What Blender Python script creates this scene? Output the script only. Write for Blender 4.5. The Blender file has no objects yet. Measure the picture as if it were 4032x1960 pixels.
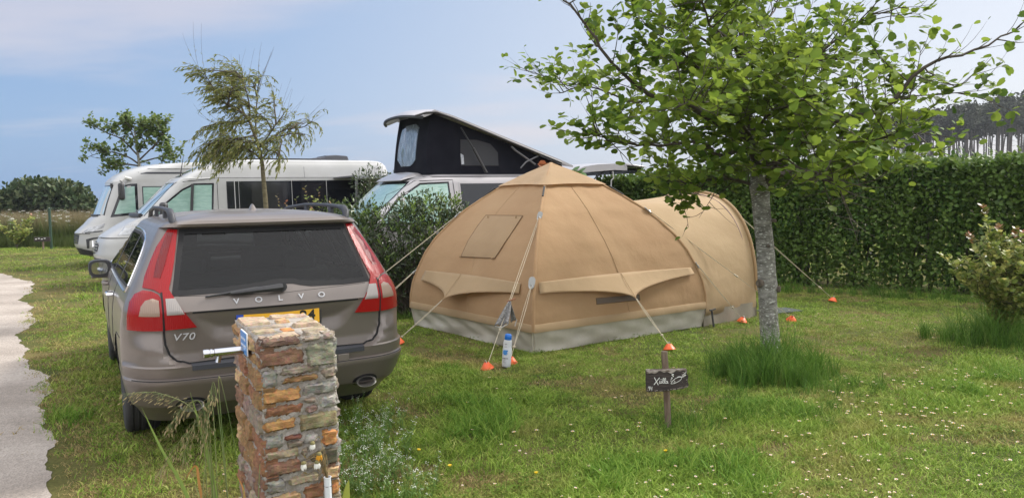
import bpy, bmesh, math, random
import numpy as np
from mathutils import Vector, Matrix, Euler
from mathutils.bvhtree import BVHTree
from mathutils.geometry import delaunay_2d_cdt
SC = bpy.context.scene
COL = SC.collection
random.seed(11)
rng = np.random.default_rng(11)
def R(d): return math.radians(d)
def U(a, b): return random.uniform(a, b)

# ------------------------------------------------------------ materials
def srgb(r, g, b):
    return tuple(((c/255)/12.92 if c/255 < .04045 else ((c/255+.055)/1.055)**2.4) for c in (r, g, b))
def newmat(name):
    m = bpy.data.materials.new(name); m.use_nodes = True
    nt = m.node_tree
    return m, nt, nt.nodes['Principled BSDF'], nt.nodes, nt.links
def mat(name, col, rough=.6, metal=0., col2=None, scale=6., detail=4., lo=.35, hi=.65, bump=0., bscale=60., coat=0., spec=.5, sheen=0., stretch=None, emit=None, rvar=0.):
    m, nt, p, N, L = newmat(name)
    p.inputs['Base Color'].default_value = (*col, 1)
    p.inputs['Roughness'].default_value = rough
    p.inputs['Metallic'].default_value = metal
    p.inputs['Coat Weight'].default_value = coat
    p.inputs['Coat Roughness'].default_value = .06
    p.inputs['Specular IOR Level'].default_value = spec
    if sheen: p.inputs['Sheen Weight'].default_value = sheen
    tc = N.new('ShaderNodeTexCoord'); src = tc.outputs['Object']
    if stretch:
        mp = N.new('ShaderNodeMapping'); mp.inputs['Scale'].default_value = stretch
        L.new(src, mp.inputs[0]); src = mp.outputs[0]
    if col2 is not None:
        n = N.new('ShaderNodeTexNoise'); n.inputs['Scale'].default_value = scale; n.inputs['Detail'].default_value = detail
        L.new(src, n.inputs['Vector'])
        r = N.new('ShaderNodeValToRGB'); r.color_ramp.elements[0].position = lo; r.color_ramp.elements[1].position = hi
        r.color_ramp.elements[0].color = (*col, 1); r.color_ramp.elements[1].color = (*col2, 1)
        L.new(n.outputs['Fac'], r.inputs[0]); L.new(r.outputs[0], p.inputs['Base Color'])
        if rvar:
            mr = N.new('ShaderNodeMapRange'); mr.inputs['To Min'].default_value = rough-rvar; mr.inputs['To Max'].default_value = rough+rvar
            L.new(n.outputs['Fac'], mr.inputs['Value']); L.new(mr.outputs[0], p.inputs['Roughness'])
    if bump:
        n2 = N.new('ShaderNodeTexNoise'); n2.inputs['Scale'].default_value = bscale; n2.inputs['Detail'].default_value = 3
        L.new(src, n2.inputs['Vector'])
        b = N.new('ShaderNodeBump'); b.inputs['Strength'].default_value = bump; b.inputs['Distance'].default_value = .01
        L.new(n2.outputs['Fac'], b.inputs['Height']); L.new(b.outputs[0], p.inputs['Normal'])
    return m
def leafmat(name, cols, trans=.3, rough=.45, patch=None, spec=.4):
    """cols spread over the leaves at random; patch = (colour, scale) adds larger clumps of another colour"""
    m, nt, p, N, L = newmat(name)
    g = N.new('ShaderNodeNewGeometry')
    r = N.new('ShaderNodeValToRGB'); e = r.color_ramp.elements
    while len(e) < len(cols): e.new(.5)
    for i, c in enumerate(cols):
        e[i].position = i/(len(cols)-1); e[i].color = (*c, 1)
    L.new(g.outputs['Random Per Island'], r.inputs[0])
    colout = r.outputs[0]
    if patch:
        n = N.new('ShaderNodeTexNoise'); n.inputs['Scale'].default_value = patch[1]; n.inputs['Detail'].default_value = 2
        L.new(g.outputs['Position'], n.inputs['Vector'])
        mr = N.new('ShaderNodeMapRange'); mr.inputs['From Min'].default_value = .42; mr.inputs['From Max'].default_value = .62
        L.new(n.outputs['Fac'], mr.inputs['Value'])
        mx = N.new('ShaderNodeMixRGB'); L.new(mr.outputs[0], mx.inputs[0]); L.new(colout, mx.inputs[1]); mx.inputs[2].default_value = (*patch[0], 1)
        colout = mx.outputs[0]
    L.new(colout, p.inputs['Base Color'])
    p.inputs['Roughness'].default_value = rough; p.inputs['Specular IOR Level'].default_value = spec
    t = N.new('ShaderNodeBsdfTranslucent')
    hs = N.new('ShaderNodeHueSaturation'); hs.inputs['Value'].default_value = 1.35; hs.inputs['Hue'].default_value = .485
    L.new(colout, hs.inputs['Color']); L.new(hs.outputs[0], t.inputs['Color'])
    ms = N.new('ShaderNodeMixShader'); ms.inputs[0].default_value = trans
    L.new(p.outputs[0], ms.inputs[1]); L.new(t.outputs[0], ms.inputs[2])
    L.new(ms.outputs[0], N['Material Output'].inputs['Surface'])
    return m
def glassmat(name, tint, ior=1.5, rough=.02, dirt=0.):
    m, nt, p, N, L = newmat(name); N.remove(p)
    tr = N.new('ShaderNodeBsdfTransparent'); tr.inputs[0].default_value = (*tint, 1)
    gl = N.new('ShaderNodeBsdfGlossy'); gl.inputs['Roughness'].default_value = rough
    fr = N.new('ShaderNodeFresnel'); fr.inputs['IOR'].default_value = ior
    ms = N.new('ShaderNodeMixShader')
    L.new(fr.outputs[0], ms.inputs[0]); L.new(tr.outputs[0], ms.inputs[1]); L.new(gl.outputs[0], ms.inputs[2])
    out = ms
    if dirt:
        df = N.new('ShaderNodeBsdfDiffuse'); df.inputs[0].default_value = (.32, .31, .3, 1)
        tc = N.new('ShaderNodeTexCoord'); n = N.new('ShaderNodeTexNoise'); n.inputs['Scale'].default_value = 2.2; n.inputs['Detail'].default_value = 6
        L.new(tc.outputs['Object'], n.inputs['Vector'])
        mr = N.new('ShaderNodeMapRange'); mr.inputs['From Min'].default_value = .3; mr.inputs['From Max'].default_value = .75; mr.inputs['To Max'].default_value = dirt
        L.new(n.outputs['Fac'], mr.inputs['Value'])
        m2 = N.new('ShaderNodeMixShader'); L.new(mr.outputs[0], m2.inputs[0]); L.new(ms.outputs[0], m2.inputs[1]); L.new(df.outputs[0], m2.inputs[2]); out = m2
    L.new(out.outputs[0], N['Material Output'].inputs['Surface'])
    return m
def attrmat(name, rough=.8, bump=.5, bscale=60., var=.25):
    """stone: the colour of each stone comes from the mesh attribute 'Col', broken up by noise"""
    m, nt, p, N, L = newmat(name)
    a = N.new('ShaderNodeAttribute'); a.attribute_name = 'Col'
    tc = N.new('ShaderNodeTexCoord')
    n = N.new('ShaderNodeTexNoise'); n.inputs['Scale'].default_value = 22; n.inputs['Detail'].default_value = 7; n.inputs['Roughness'].default_value = .65
    mp = N.new('ShaderNodeMapping'); mp.inputs['Scale'].default_value = (1, 1, 2.2)
    L.new(tc.outputs['Object'], mp.inputs[0]); L.new(mp.outputs[0], n.inputs['Vector'])
    r = N.new('ShaderNodeValToRGB'); r.color_ramp.elements[0].position = .3; r.color_ramp.elements[1].position = .72
    r.color_ramp.elements[0].color = (.58, .57, .57, 1); r.color_ramp.elements[1].color = (1.5, 1.47, 1.42, 1)
    L.new(n.outputs['Fac'], r.inputs[0])
    mx = N.new('ShaderNodeMixRGB'); mx.blend_type = 'MULTIPLY'; mx.inputs[0].default_value = 1
    L.new(a.outputs['Color'], mx.inputs[1]); L.new(r.outputs[0], mx.inputs[2]); L.new(mx.outputs[0], p.inputs['Base Color'])
    n2 = N.new('ShaderNodeTexNoise'); n2.inputs['Scale'].default_value = bscale; n2.inputs['Detail'].default_value = 8; n2.inputs['Roughness'].default_value = .7
    L.new(mp.outputs[0], n2.inputs['Vector'])
    b = N.new('ShaderNodeBump'); b.inputs['Strength'].default_value = bump; b.inputs['Distance'].default_value = .012
    L.new(n2.outputs['Fac'], b.inputs['Height']); L.new(b.outputs[0], p.inputs['Normal'])
    p.inputs['Roughness'].default_value = rough; p.inputs['Specular IOR Level'].default_value = .25
    return m

# ------------------------------------------------------------ objects
def tag(o, label, cat, group=None, kind=None):
    o['label'] = label; o['category'] = cat
    if group: o['group'] = group
    if kind: o['kind'] = kind
    return o
def thing(name, label, cat, loc=(0, 0, 0), rz=0., group=None):
    o = bpy.data.objects.new(name, None); COL.objects.link(o)
    o.location = loc; o.rotation_euler = (0, 0, rz); o.empty_display_size = .2
    return tag(o, label, cat, group)
def link(name, me, parent=None):
    o = bpy.data.objects.new(name, me); COL.objects.link(o)
    if parent: o.parent = parent
    return o
def dup(root, loc, rz=0., label=None, scale=None):
    r = root.copy(); COL.objects.link(r); r.location = loc; r.rotation_euler = (0, 0, rz)
    if scale: r.scale = (scale,)*3 if not isinstance(scale, tuple) else scale
    if label: r['label'] = label
    for ch in list(root.children):
        c = ch.copy(); COL.objects.link(c); c.parent = r
        for g in ch.children:
            d = g.copy(); COL.objects.link(d); d.parent = c
    return r
class MB:
    def __init__(s): s.v = []; s.f = []; s.mi = []
    def add(s, vs, fs, mi=0):
        b = len(s.v); s.v += [tuple(v) for v in vs]; s.f += [tuple(b+i for i in f) for f in fs]; s.mi += [mi]*len(fs)
        return s
    def box(s, c, d, mi=0, rot=None):
        vs = [Vector((x*d[0]/2, y*d[1]/2, z*d[2]/2)) for x in (-1, 1) for y in (-1, 1) for z in (-1, 1)]
        if rot is not None: vs = [rot @ v for v in vs]
        vs = [v+Vector(c) for v in vs]
        return s.add(vs, [(0, 1, 3, 2), (4, 6, 7, 5), (0, 4, 5, 1), (2, 3, 7, 6), (0, 2, 6, 4), (1, 5, 7, 3)], mi)
    def loft(s, rings, mi=0, cap0=True, cap1=True, closed=True):
        n = len(rings[0]); vs = [p for r in rings for p in r]; fs = []
        for i in range(len(rings)-1):
            for j in range(n if closed else n-1):
                k = (j+1) % n
                fs.append((i*n+j, i*n+k, (i+1)*n+k, (i+1)*n+j))
        if cap0: fs.append(tuple(range(n-1, -1, -1)))
        if cap1: fs.append(tuple(range((len(rings)-1)*n, len(rings)*n)))
        return s.add(vs, fs, mi)
    def tube(s, pts, rad, n=6, mi=0, caps=True):
        pts = [Vector(p) for p in pts]
        if not hasattr(rad, '__len__'): rad = [rad]*len(pts)
        rings = []; up = None
        for i, p in enumerate(pts):
            d = (pts[min(i+1, len(pts)-1)]-pts[max(i-1, 0)])
            d = d.normalized() if d.length > 1e-9 else Vector((0, 0, 1))
            if up is None:
                up = d.orthogonal().normalized()
            a = up-d*up.dot(d); a = a.normalized() if a.length > 1e-6 else d.orthogonal().normalized(); up = a
            b = d.cross(a)
            rings.append([p+(a*math.cos(2*math.pi*k/n)+b*math.sin(2*math.pi*k/n))*rad[i] for k in range(n)])
        return s.loft(rings, mi, caps, caps)
    def lathe(s, prof, n=16, mi=0, axis='z', c=(0, 0, 0)):
        rings = []
        for r, h in prof:
            ring = []
            for k in range(n):
                a = 2*math.pi*k/n; x, y = r*math.cos(a), r*math.sin(a)
                p = (x, y, h) if axis == 'z' else ((h, x, y) if axis == 'x' else (y, h, x))
                ring.append((p[0]+c[0], p[1]+c[1], p[2]+c[2]))
            rings.append(ring)
        return s.loft(rings, mi)
    def prism(s, poly, axis, a, b, mi=0):
        mk = {'y': lambda p, t: (p[0], t, p[1]), 'x': lambda p, t: (t, p[0], p[1]), 'z': lambda p, t: (p[0], p[1], t)}[axis]
        return s.loft([[mk(p, a) for p in poly], [mk(p, b) for p in poly]], mi)
    def mesh(s, name, mats, smooth=False, angle=None, fix=False):
        me = bpy.data.meshes.new(name); me.from_pydata(s.v, [], s.f)
        for m in mats: me.materials.append(m)
        if len(mats) > 1: me.polygons.foreach_set('material_index', s.mi)
        if fix:
            bm = bmesh.new(); bm.from_mesh(me); bmesh.ops.recalc_face_normals(bm, faces=bm.faces); bm.to_mesh(me); bm.free()
        if smooth:
            me.polygons.foreach_set('use_smooth', [True]*len(me.polygons))
            if angle: me.set_sharp_from_angle(angle=R(angle))
        me.update(); return me
    def build(s, name, mats, parent=None, smooth=False, angle=35, bevel=0., fix=True, loc=None, rot=None):
        if not isinstance(mats, (list, tuple)): mats = [mats]
        o = link(name, s.mesh(name, mats, smooth or bevel > 0, angle, fix), parent)
        if loc: o.location = loc
        if rot: o.rotation_euler = rot
        if bevel:
            md = o.modifiers.new('Bevel', 'BEVEL'); md.width = bevel; md.segments = 2; md.limit_method = 'ANGLE'; md.angle_limit = R(30)
        return o
def fast_mesh(name, V, F, mats, mi=None, smooth=False):
    """V (n,3), F (m,k) numpy arrays, all faces with the same number of corners"""
    me = bpy.data.meshes.new(name); m, k = F.shape
    me.vertices.add(len(V)); me.vertices.foreach_set('co', V.astype(np.float32).ravel())
    me.loops.add(m*k); me.loops.foreach_set('vertex_index', F.astype(np.int32).ravel())
    me.polygons.add(m); me.polygons.foreach_set('loop_start', (np.arange(m)*k).astype(np.int32))
    for q in mats: me.materials.append(q)
    if mi is not None: me.polygons.foreach_set('material_index', mi.astype(np.int32))
    if smooth: me.polygons.foreach_set('use_smooth', np.ones(m, bool))
    me.update(calc_edges=True); me.validate(); return me
def frames(D, Nn):
    """rows of orthonormal frames: leaf axis D, leaf normal near Nn"""
    D = D/np.linalg.norm(D, axis=1, keepdims=True)
    X = np.cross(D, Nn); l = np.linalg.norm(X, axis=1, keepdims=True); X = np.where(l < 1e-5, np.array([[1., 0, 0]]), X/np.maximum(l, 1e-5))
    return X, D, np.cross(X, D)
LEAF = {  # template (x across, y along, z up), quads
 'oval': (np.array([(0, 0, 0), (.32, .3, .05), (.3, .7, .05), (0, 1, 0), (-.3, .7, .05), (-.32, .3, .05)]), np.array([(0, 1, 2, 3), (0, 3, 4, 5)])),
 'narrow': (np.array([(0, 0, 0), (.11, .35, .02), (.08, .75, 0), (0, 1, -.06), (-.08, .75, 0), (-.11, .35, .02)]), np.array([(0, 1, 2, 3), (0, 3, 4, 5)])),
 'spoon': (np.array([(0, 0, 0), (.09, .35, .03), (.17, .78, .04), (0, 1, -.03), (-.17, .78, .04), (-.09, .35, .03)]), np.array([(0, 1, 2, 3), (0, 3, 4, 5)])),
 'alder': (np.array([(0, .0, 0), (.26, .18, .06), (.46, .5, .09), (.42, .82, .05), (.2, 1.0, 0), (0, .9, -.03), (-.2, 1.0, 0), (-.42, .82, .05), (-.46, .5, .09), (-.26, .18, .06), (0, .5, 0)]),
           np.array([(0, 1, 2, 10), (10, 2, 3, 4), (10, 4, 5, 5), (0, 10, 8, 9), (10, 6, 7, 8), (10, 5, 6, 6)])),
}
def leaf_mesh(name, pos, D, Nn, size, kind, mats, mi=None):
    T, Q = LEAF[kind]
    if kind == 'alder':
        Q = np.array([(0, 1, 2), (0, 2, 10), (10, 2, 3), (10, 3, 4), (10, 4, 5), (0, 10, 8), (0, 8, 9), (10, 7, 8), (10, 6, 7), (10, 5, 6)])
    X, Y, Z = frames(D, Nn); n = len(pos); s = size[:, None, None]
    V = pos[:, None, :]+s*(T[None, :, 0:1]*X[:, None, :]+T[None, :, 1:2]*Y[:, None, :]+T[None, :, 2:3]*Z[:, None, :])
    F = (Q[None]+(np.arange(n)*len(T))[:, None, None]).reshape(-1, Q.shape[1])
    m = None if mi is None else np.repeat(mi, len(Q))
    return fast_mesh(name, V.reshape(-1, 3), F, mats, m)
def rdir(n): 
    v = rng.normal(size=(n, 3)); return v/np.linalg.norm(v, axis=1, keepdims=True)
def text_mesh(s, size, depth, m, name, parent, loc, rot, bold=0., sx=1., shear=0., spacing=1.):
    cu = bpy.data.curves.new('lettering', 'FONT'); cu.body = s; cu.size = size; cu.extrude = depth; cu.offset = bold; cu.shear = shear
    cu.space_character = spacing
    cu.align_x = 'CENTER'; cu.align_y = 'CENTER'
    t = bpy.data.objects.new('lettering', cu); COL.objects.link(t)
    bpy.context.view_layer.update()
    me = bpy.data.meshes.new_from_object(t.evaluated_get(bpy.context.evaluated_depsgraph_get()))
    bpy.data.objects.remove(t); bpy.data.curves.remove(cu)
    me.materials.clear(); me.materials.append(m)
    o = link(name, me, parent); o.location = loc; o.rotation_euler = rot; o.scale = (sx, 1, 1)
    return o

# ------------------------------------------------------------ vehicle bodies
def outline(z, yr, yf, hw, rr, rf, br=0., bf=0., nr=44, nc=8, ns=24, nf=16):
    p = []
    rr = min(rr, hw*.98); rf = min(rf, hw*.98)
    for i in range(nr):
        x = -(hw-rr)+2*(hw-rr)*i/nr; p.append((x, yr+br*(x/hw)**2, z))
    for i in range(nc):
        a = math.pi/2*i/nc; x = hw-rr+rr*math.sin(a); p.append((x, yr+rr-rr*math.cos(a)+br*(x/hw)**2, z))
    y0, y1 = yr+rr+br, yf-rf-bf
    for i in range(ns): p.append((hw, y0+(y1-y0)*i/ns, z))
    for i in range(nc):
        a = math.pi/2*i/nc; x = hw-rf+rf*math.cos(a); p.append((x, yf-rf+rf*math.sin(a)-bf*(x/hw)**2, z))
    for i in range(nf):
        x = (hw-rf)-2*(hw-rf)*i/nf; p.append((x, yf-bf*(x/hw)**2, z))
    for i in range(nc):
        a = math.pi/2*i/nc; x = -(hw-rf+rf*math.sin(a)); p.append((x, yf-rf+rf*math.cos(a)-bf*(x/hw)**2, z))
    for i in range(ns): p.append((-hw, y1+(y0-y1)*i/ns, z))
    for i in range(nc):
        a = math.pi/2*i/nc; x = -(hw-rr+rr*math.cos(a)); p.append((x, yr+rr-rr*math.sin(a)+br*(x/hw)**2, z))
    return p
def interp_levels(L, dz):
    """L: rows (z, yr, yf, hw, rr, rf, br, bf), linear between; sampled at dz and at each row"""
    out = []
    for a, b in zip(L[:-1], L[1:]):
        n = max(1, int(round((b[0]-a[0])/dz)))
        for i in range(n):
            t = i/n; out.append([a[k]+(b[k]-a[k])*t for k in range(len(a))])
    out.append(list(L[-1])); return out
def stack_body(L, dz=.03, **kw):
    mb = MB(); mb.loft([outline(*r, **kw) for r in interp_levels(L, dz)]); return mb
def bvh_of(mb): return BVHTree.FromPolygons([Vector(v) for v in mb.v], mb.f)
AX = {'rear': (lambda a, b: (Vector((a, -4, b)), Vector((0, 1, 0)))), 'front': (lambda a, b: (Vector((a, 12, b)), Vector((0, -1, 0)))),
      'near': (lambda a, b: (Vector((-4, a, b)), Vector((1, 0, 0)))), 'far': (lambda a, b: (Vector((4, a, b)), Vector((-1, 0, 0)))), 'top': (lambda a, b: (Vector((a, b, 6)), Vector((0, 0, -1))))}
def onto(bvh, a, b, axis):
    o, d = AX[axis](a, b); h = bvh.ray_cast(o, d)
    if h[0] is None:
        t = {'rear': 4.2, 'front': 8, 'near': 3.1, 'far': 3.1, 'top': 4.5}[axis]
        h = bvh.find_nearest(o+d*t)
    return h[0], d, h[1]
def resample(poly, s, closed=True):
    out = []; n = len(poly)
    for i in range(n if closed else n-1):
        a, b = Vector(poly[i]), Vector(poly[(i+1) % n]); k = max(1, int((b-a).length/s))
        out += [a+(b-a)*(j/k) for j in range(k)]
    if not closed: out.append(Vector(poly[-1]))
    return out
def inset(poly, d):
    n = len(poly); out = []; P = [Vector(p) for p in poly]
    ar = sum(P[i].x*P[(i+1) % n].y-P[(i+1) % n].x*P[i].y for i in range(n)); sg = 1 if ar > 0 else -1
    for i in range(n):
        a, b, c = P[i-1], P[i], P[(i+1) % n]
        e1 = (b-a).normalized(); e2 = (c-b).normalized()
        n1 = Vector((-e1.y, e1.x))*sg; n2 = Vector((-e2.y, e2.x))*sg
        m = (n1+n2); m = m.normalized() if m.length > 1e-6 else n1
        out.append(b+m*(d/max(.4, m.dot(n1))))
    return out
def smooth_poly(poly, it=2):
    P = [Vector(p) for p in poly]
    for _ in range(it):
        Q = []
        for i in range(len(P)):
            a, b = P[i], P[(i+1) % len(P)]; Q += [a*.75+b*.25, a*.25+b*.75]
        P = Q
    return P
def patch(bvh, poly, axis, name, mats, parent=None, off=.006, skirt=.012, s=.05, border=0., nrm=False):
    """a thin shell that follows the body: outline poly in the two coordinates across the axis; border>0 gives the rim the 2nd material"""
    B = resample(poly, s); n = len(B); vs = list(B); es = [(i, (i+1) % n) for i in range(n)]
    if border:
        I = resample(inset(poly, border), s); m = len(I); es += [(n+i, n+(i+1) % m) for i in range(m)]; vs += I
    xs = [p.x for p in B]; ys = [p.y for p in B]
    def inside(p, P):
        c = False
        for i in range(len(P)):
            a, b = P[i], P[i-1]
            if (a.y > p.y) != (b.y > p.y) and p.x < (b.x-a.x)*(p.y-a.y)/(b.y-a.y)+a.x: c = not c
        return c
    x = min(xs)+s*.5
    while x < max(xs):
        y = min(ys)+s*.5
        while y < max(ys):
            q = Vector((x, y))
            if inside(q, B) and min((q-b).length for b in B) > s*.45: vs.append(q)
            y += s
        x += s
    V, E_, F, *_ = delaunay_2d_cdt([Vector((p.x, p.y)) for p in vs], es, [], 1, 1e-6)
    P3 = []; P0 = []
    for p in V:
        h, d, nn = onto(bvh, p.x, p.y, axis)
        u = -d if not nrm else (nn if nn.dot(d) < 0 else -nn)
        P3.append(h+u*off); P0.append(h-u*skirt)
    mb = MB(); PI = inset(poly, border) if border else None
    fs = [tuple(f) for f in F]
    mb.add(P3, fs)
    if border:
        mb.mi = [0 if inside((V[f[0]]+V[f[1]]+V[f[2]])/3, PI) else 1 for f in fs]
    cnt = {}
    for f in fs:
        for i in range(len(f)):
            k = (f[i], f[(i+1) % len(f)]); cnt[k] = 1
    bd = [k for k in cnt if (k[1], k[0]) not in cnt]
    b = len(mb.v); mp = {}
    for a, c in bd:
        for q in (a, c):
            if q not in mp: mp[q] = len(mb.v); mb.v.append(tuple(P0[q]))
    for a, c in bd: mb.f.append((a, c, mp[c], mp[a])); mb.mi.append(1 if border else 0)
    o = mb.build(name, mats, parent, smooth=True, angle=50)
    return o
def seam(bvh, pts, axis, r, name, m, parent, closed=False, s=.03, off=0.):
    P = [(lambda h: h[0]-h[1]*off)(onto(bvh, p.x, p.y, axis)) for p in resample(pts, s, closed)]
    if closed: P.append(P[0])
    mb = MB(); mb.tube(P, r, 5); return mb.build(name, m, parent, smooth=True)
def carve(obj, cutters):
    for c in cutters:
        md = obj.modifiers.new('cut', 'BOOLEAN'); md.operation = 'DIFFERENCE'; md.object = c; md.solver = 'EXACT'
    bpy.context.view_layer.update()
    me = bpy.data.meshes.new_from_object(obj.evaluated_get(bpy.context.evaluated_depsgraph_get()))
    obj.modifiers.clear(); obj.data = me
    for c in cutters:
        d = c.data; bpy.data.objects.remove(c); bpy.data.meshes.remove(d)
    return obj
def split_faces(obj, pred, name, parent):
    """faces whose centre satisfies pred move to a mesh of their own"""
    bm = bmesh.new(); bm.from_mesh(obj.data); b2 = bm.copy()
    bmesh.ops.delete(bm, geom=[f for f in bm.faces if pred(f.calc_center_median())], context='FACES')
    bmesh.ops.delete(b2, geom=[f for f in b2.faces if not pred(f.calc_center_median())], context='FACES')
    me2 = obj.data.copy(); b2.to_mesh(me2); bm.to_mesh(obj.data); bm.free(); b2.free()
    return link(name, me2, parent)
def wheel(parent, x, y, r, w, out, rimmat, tyremat, steel=False):
    e = bpy.data.objects.new('wheel', None); COL.objects.link(e); e.parent = parent; e.location = (x, y, r)
    t = MB(); prof = [(r*.62, -w/2), (r*.9, -w/2), (r*.97, -w*.44), (r, -w*.36)]
    for k in range(4):   # tread grooves
        a = -w*.36+w*.72*(k+.5)/4
        prof += [(r, a-.006*1.6), (r-.008, a-.005), (r-.008, a+.005), (r, a+.006*1.6)]
    prof += [(r, w*.36), (r*.97, w*.44), (r*.9, w/2), (r*.62, w/2)]
    t.lathe(prof, 40, 0, 'x'); t.build('tyre', tyremat, e, smooth=True, angle=40)
    m = MB(); s = 1 if out > 0 else -1
    m.lathe([(r*.64, -w*.42*s), (r*.64, w*.46*s), (r*.58, w*.46*s), (r*.55, w*.25*s), (r*.2, w*.2*s)], 24, 0, 'x')
    for k in range(5):
        a = 2*math.pi*k/5; rot = Matrix.Rotation(a, 3, 'X')
        m.box(rot @ Vector((w*.34*s, 0, r*.33)), (w*.14, r*.17, r*.56), 0, rot)
    m.lathe([(r*.14, w*.2*s), (r*.14, w*.44*s), (r*.08, w*.47*s)], 14, 0, 'x')
    m.build('rim', rimmat, e, smooth=True, angle=35)
    return e
EXPO = .75
CLOUD_LOC = (-2.6, -.95, 0.)
SKY_FILL = (7.6, 7.6, 7.8, 1)
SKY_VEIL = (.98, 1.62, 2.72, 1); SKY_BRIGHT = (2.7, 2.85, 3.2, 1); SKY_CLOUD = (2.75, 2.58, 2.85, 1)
# ------------------------------------------------------------ camera, light, sky
cam = bpy.data.cameras.new('camera'); co = bpy.data.objects.new('camera', cam); COL.objects.link(co); SC.camera = co
cam.sensor_width = 36; cam.lens = 36*1935/2576; cam.clip_end = 3000; cam.clip_start = .05
co.matrix_world = Matrix.Translation((0, 0, 1.653)) @ Matrix.Rotation(R(90)-.0715, 4, 'X') @ Matrix.Rotation(-.016, 4, 'Z')
SUN_AZ, SUN_EL = R(60), R(42)       # azimuth from the view direction (+Y) towards the right (+X)
su = bpy.data.lights.new('sun', 'SUN'); su.energy = 3.3; su.angle = R(14); su.color = (1, .95, .88)
so = bpy.data.objects.new('sun', su); COL.objects.link(so)
sd = Vector((math.sin(SUN_AZ)*math.cos(SUN_EL), math.cos(SUN_AZ)*math.cos(SUN_EL), math.sin(SUN_EL)))
so.rotation_euler = (-sd).to_track_quat('-Z', 'Y').to_euler(); so.location = (8, 2, 9)
SC.view_settings.view_transform = 'Standard'; SC.view_settings.look = 'None'; SC.view_settings.gamma = 1
SC.view_settings.exposure = EXPO
def make_world():
    w = bpy.data.worlds.new('World'); SC.world = w; w.use_nodes = True
    nt = w.node_tree; N, L = nt.nodes, nt.links
    bg = N['Background']; bg.inputs['Strength'].default_value = .15
    sky = N.new('ShaderNodeTexSky'); sky.sky_type = 'NISHITA'; sky.sun_disc = False
    sky.sun_elevation = SUN_EL; sky.sun_rotation = SUN_AZ; sky.air_density = 1.0; sky.dust_density = 2.2; sky.ozone_density = 1.5
    tc = N.new('ShaderNodeTexCoord'); d = tc.outputs['Generated']
    # clouds live on a flat layer overhead: direction divided by its height
    sx = N.new('ShaderNodeSeparateXYZ'); L.new(d, sx.inputs[0])
    ad = N.new('ShaderNodeMath'); ad.operation = 'ADD'; ad.inputs[1].default_value = .14; L.new(sx.outputs['Z'], ad.inputs[0])
    mx_ = N.new('ShaderNodeMath'); mx_.operation = 'MAXIMUM'; mx_.inputs[1].default_value = .05; L.new(ad.outputs[0], mx_.inputs[0])
    dv = N.new('ShaderNodeVectorMath'); dv.operation = 'DIVIDE'
    cb = N.new('ShaderNodeCombineXYZ'); [L.new(mx_.outputs[0], cb.inputs[i]) for i in range(3)]
    L.new(d, dv.inputs[0]); L.new(cb.outputs[0], dv.inputs[1])
    mp = N.new('ShaderNodeMapping'); mp.inputs['Location'].default_value = CLOUD_LOC; mp.inputs['Scale'].default_value = (.85, 1.5, 0.)
    L.new(dv.outputs[0], mp.inputs[0])
    n = N.new('ShaderNodeTexNoise'); n.inputs['Scale'].default_value = .62; n.inputs['Detail'].default_value = 5; n.inputs['Roughness'].default_value = .48
    L.new(mp.outputs[0], n.inputs['Vector'])
    mr = N.new('ShaderNodeMapRange'); mr.interpolation_type = 'SMOOTHSTEP'; mr.inputs['From Min'].default_value = .49; mr.inputs['From Max'].default_value = .70; mr.inputs['To Max'].default_value = .75
    L.new(n.outputs['Fac'], mr.inputs['Value'])
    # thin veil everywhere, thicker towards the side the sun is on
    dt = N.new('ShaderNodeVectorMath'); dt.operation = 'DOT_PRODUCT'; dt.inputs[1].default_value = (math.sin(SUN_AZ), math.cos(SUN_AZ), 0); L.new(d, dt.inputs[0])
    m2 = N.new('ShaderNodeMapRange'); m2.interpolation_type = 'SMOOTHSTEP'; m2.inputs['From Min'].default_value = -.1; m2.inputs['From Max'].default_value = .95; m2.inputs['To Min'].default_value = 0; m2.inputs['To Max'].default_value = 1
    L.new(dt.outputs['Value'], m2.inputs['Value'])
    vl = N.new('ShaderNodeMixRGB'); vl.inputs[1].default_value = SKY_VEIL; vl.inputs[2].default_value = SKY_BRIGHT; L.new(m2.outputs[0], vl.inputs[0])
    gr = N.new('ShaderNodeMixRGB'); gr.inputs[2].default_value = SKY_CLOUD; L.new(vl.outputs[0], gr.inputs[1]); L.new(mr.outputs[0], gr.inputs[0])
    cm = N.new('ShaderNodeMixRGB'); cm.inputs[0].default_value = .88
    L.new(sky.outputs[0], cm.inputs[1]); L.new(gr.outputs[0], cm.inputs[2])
    # unseen brighter sky overhead and behind the viewer, added as fill light
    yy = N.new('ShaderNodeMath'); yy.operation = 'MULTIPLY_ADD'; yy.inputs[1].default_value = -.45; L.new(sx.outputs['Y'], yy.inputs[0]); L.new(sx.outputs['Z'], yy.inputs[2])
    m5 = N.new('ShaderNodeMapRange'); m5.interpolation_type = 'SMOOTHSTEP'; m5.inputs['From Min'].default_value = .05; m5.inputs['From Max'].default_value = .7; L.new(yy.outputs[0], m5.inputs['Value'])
    c5 = N.new('ShaderNodeMixRGB'); L.new(m5.outputs[0], c5.inputs[0]); L.new(cm.outputs[0], c5.inputs[1]); c5.inputs[2].default_value = SKY_FILL
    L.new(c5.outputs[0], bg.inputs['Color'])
make_world()

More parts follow.
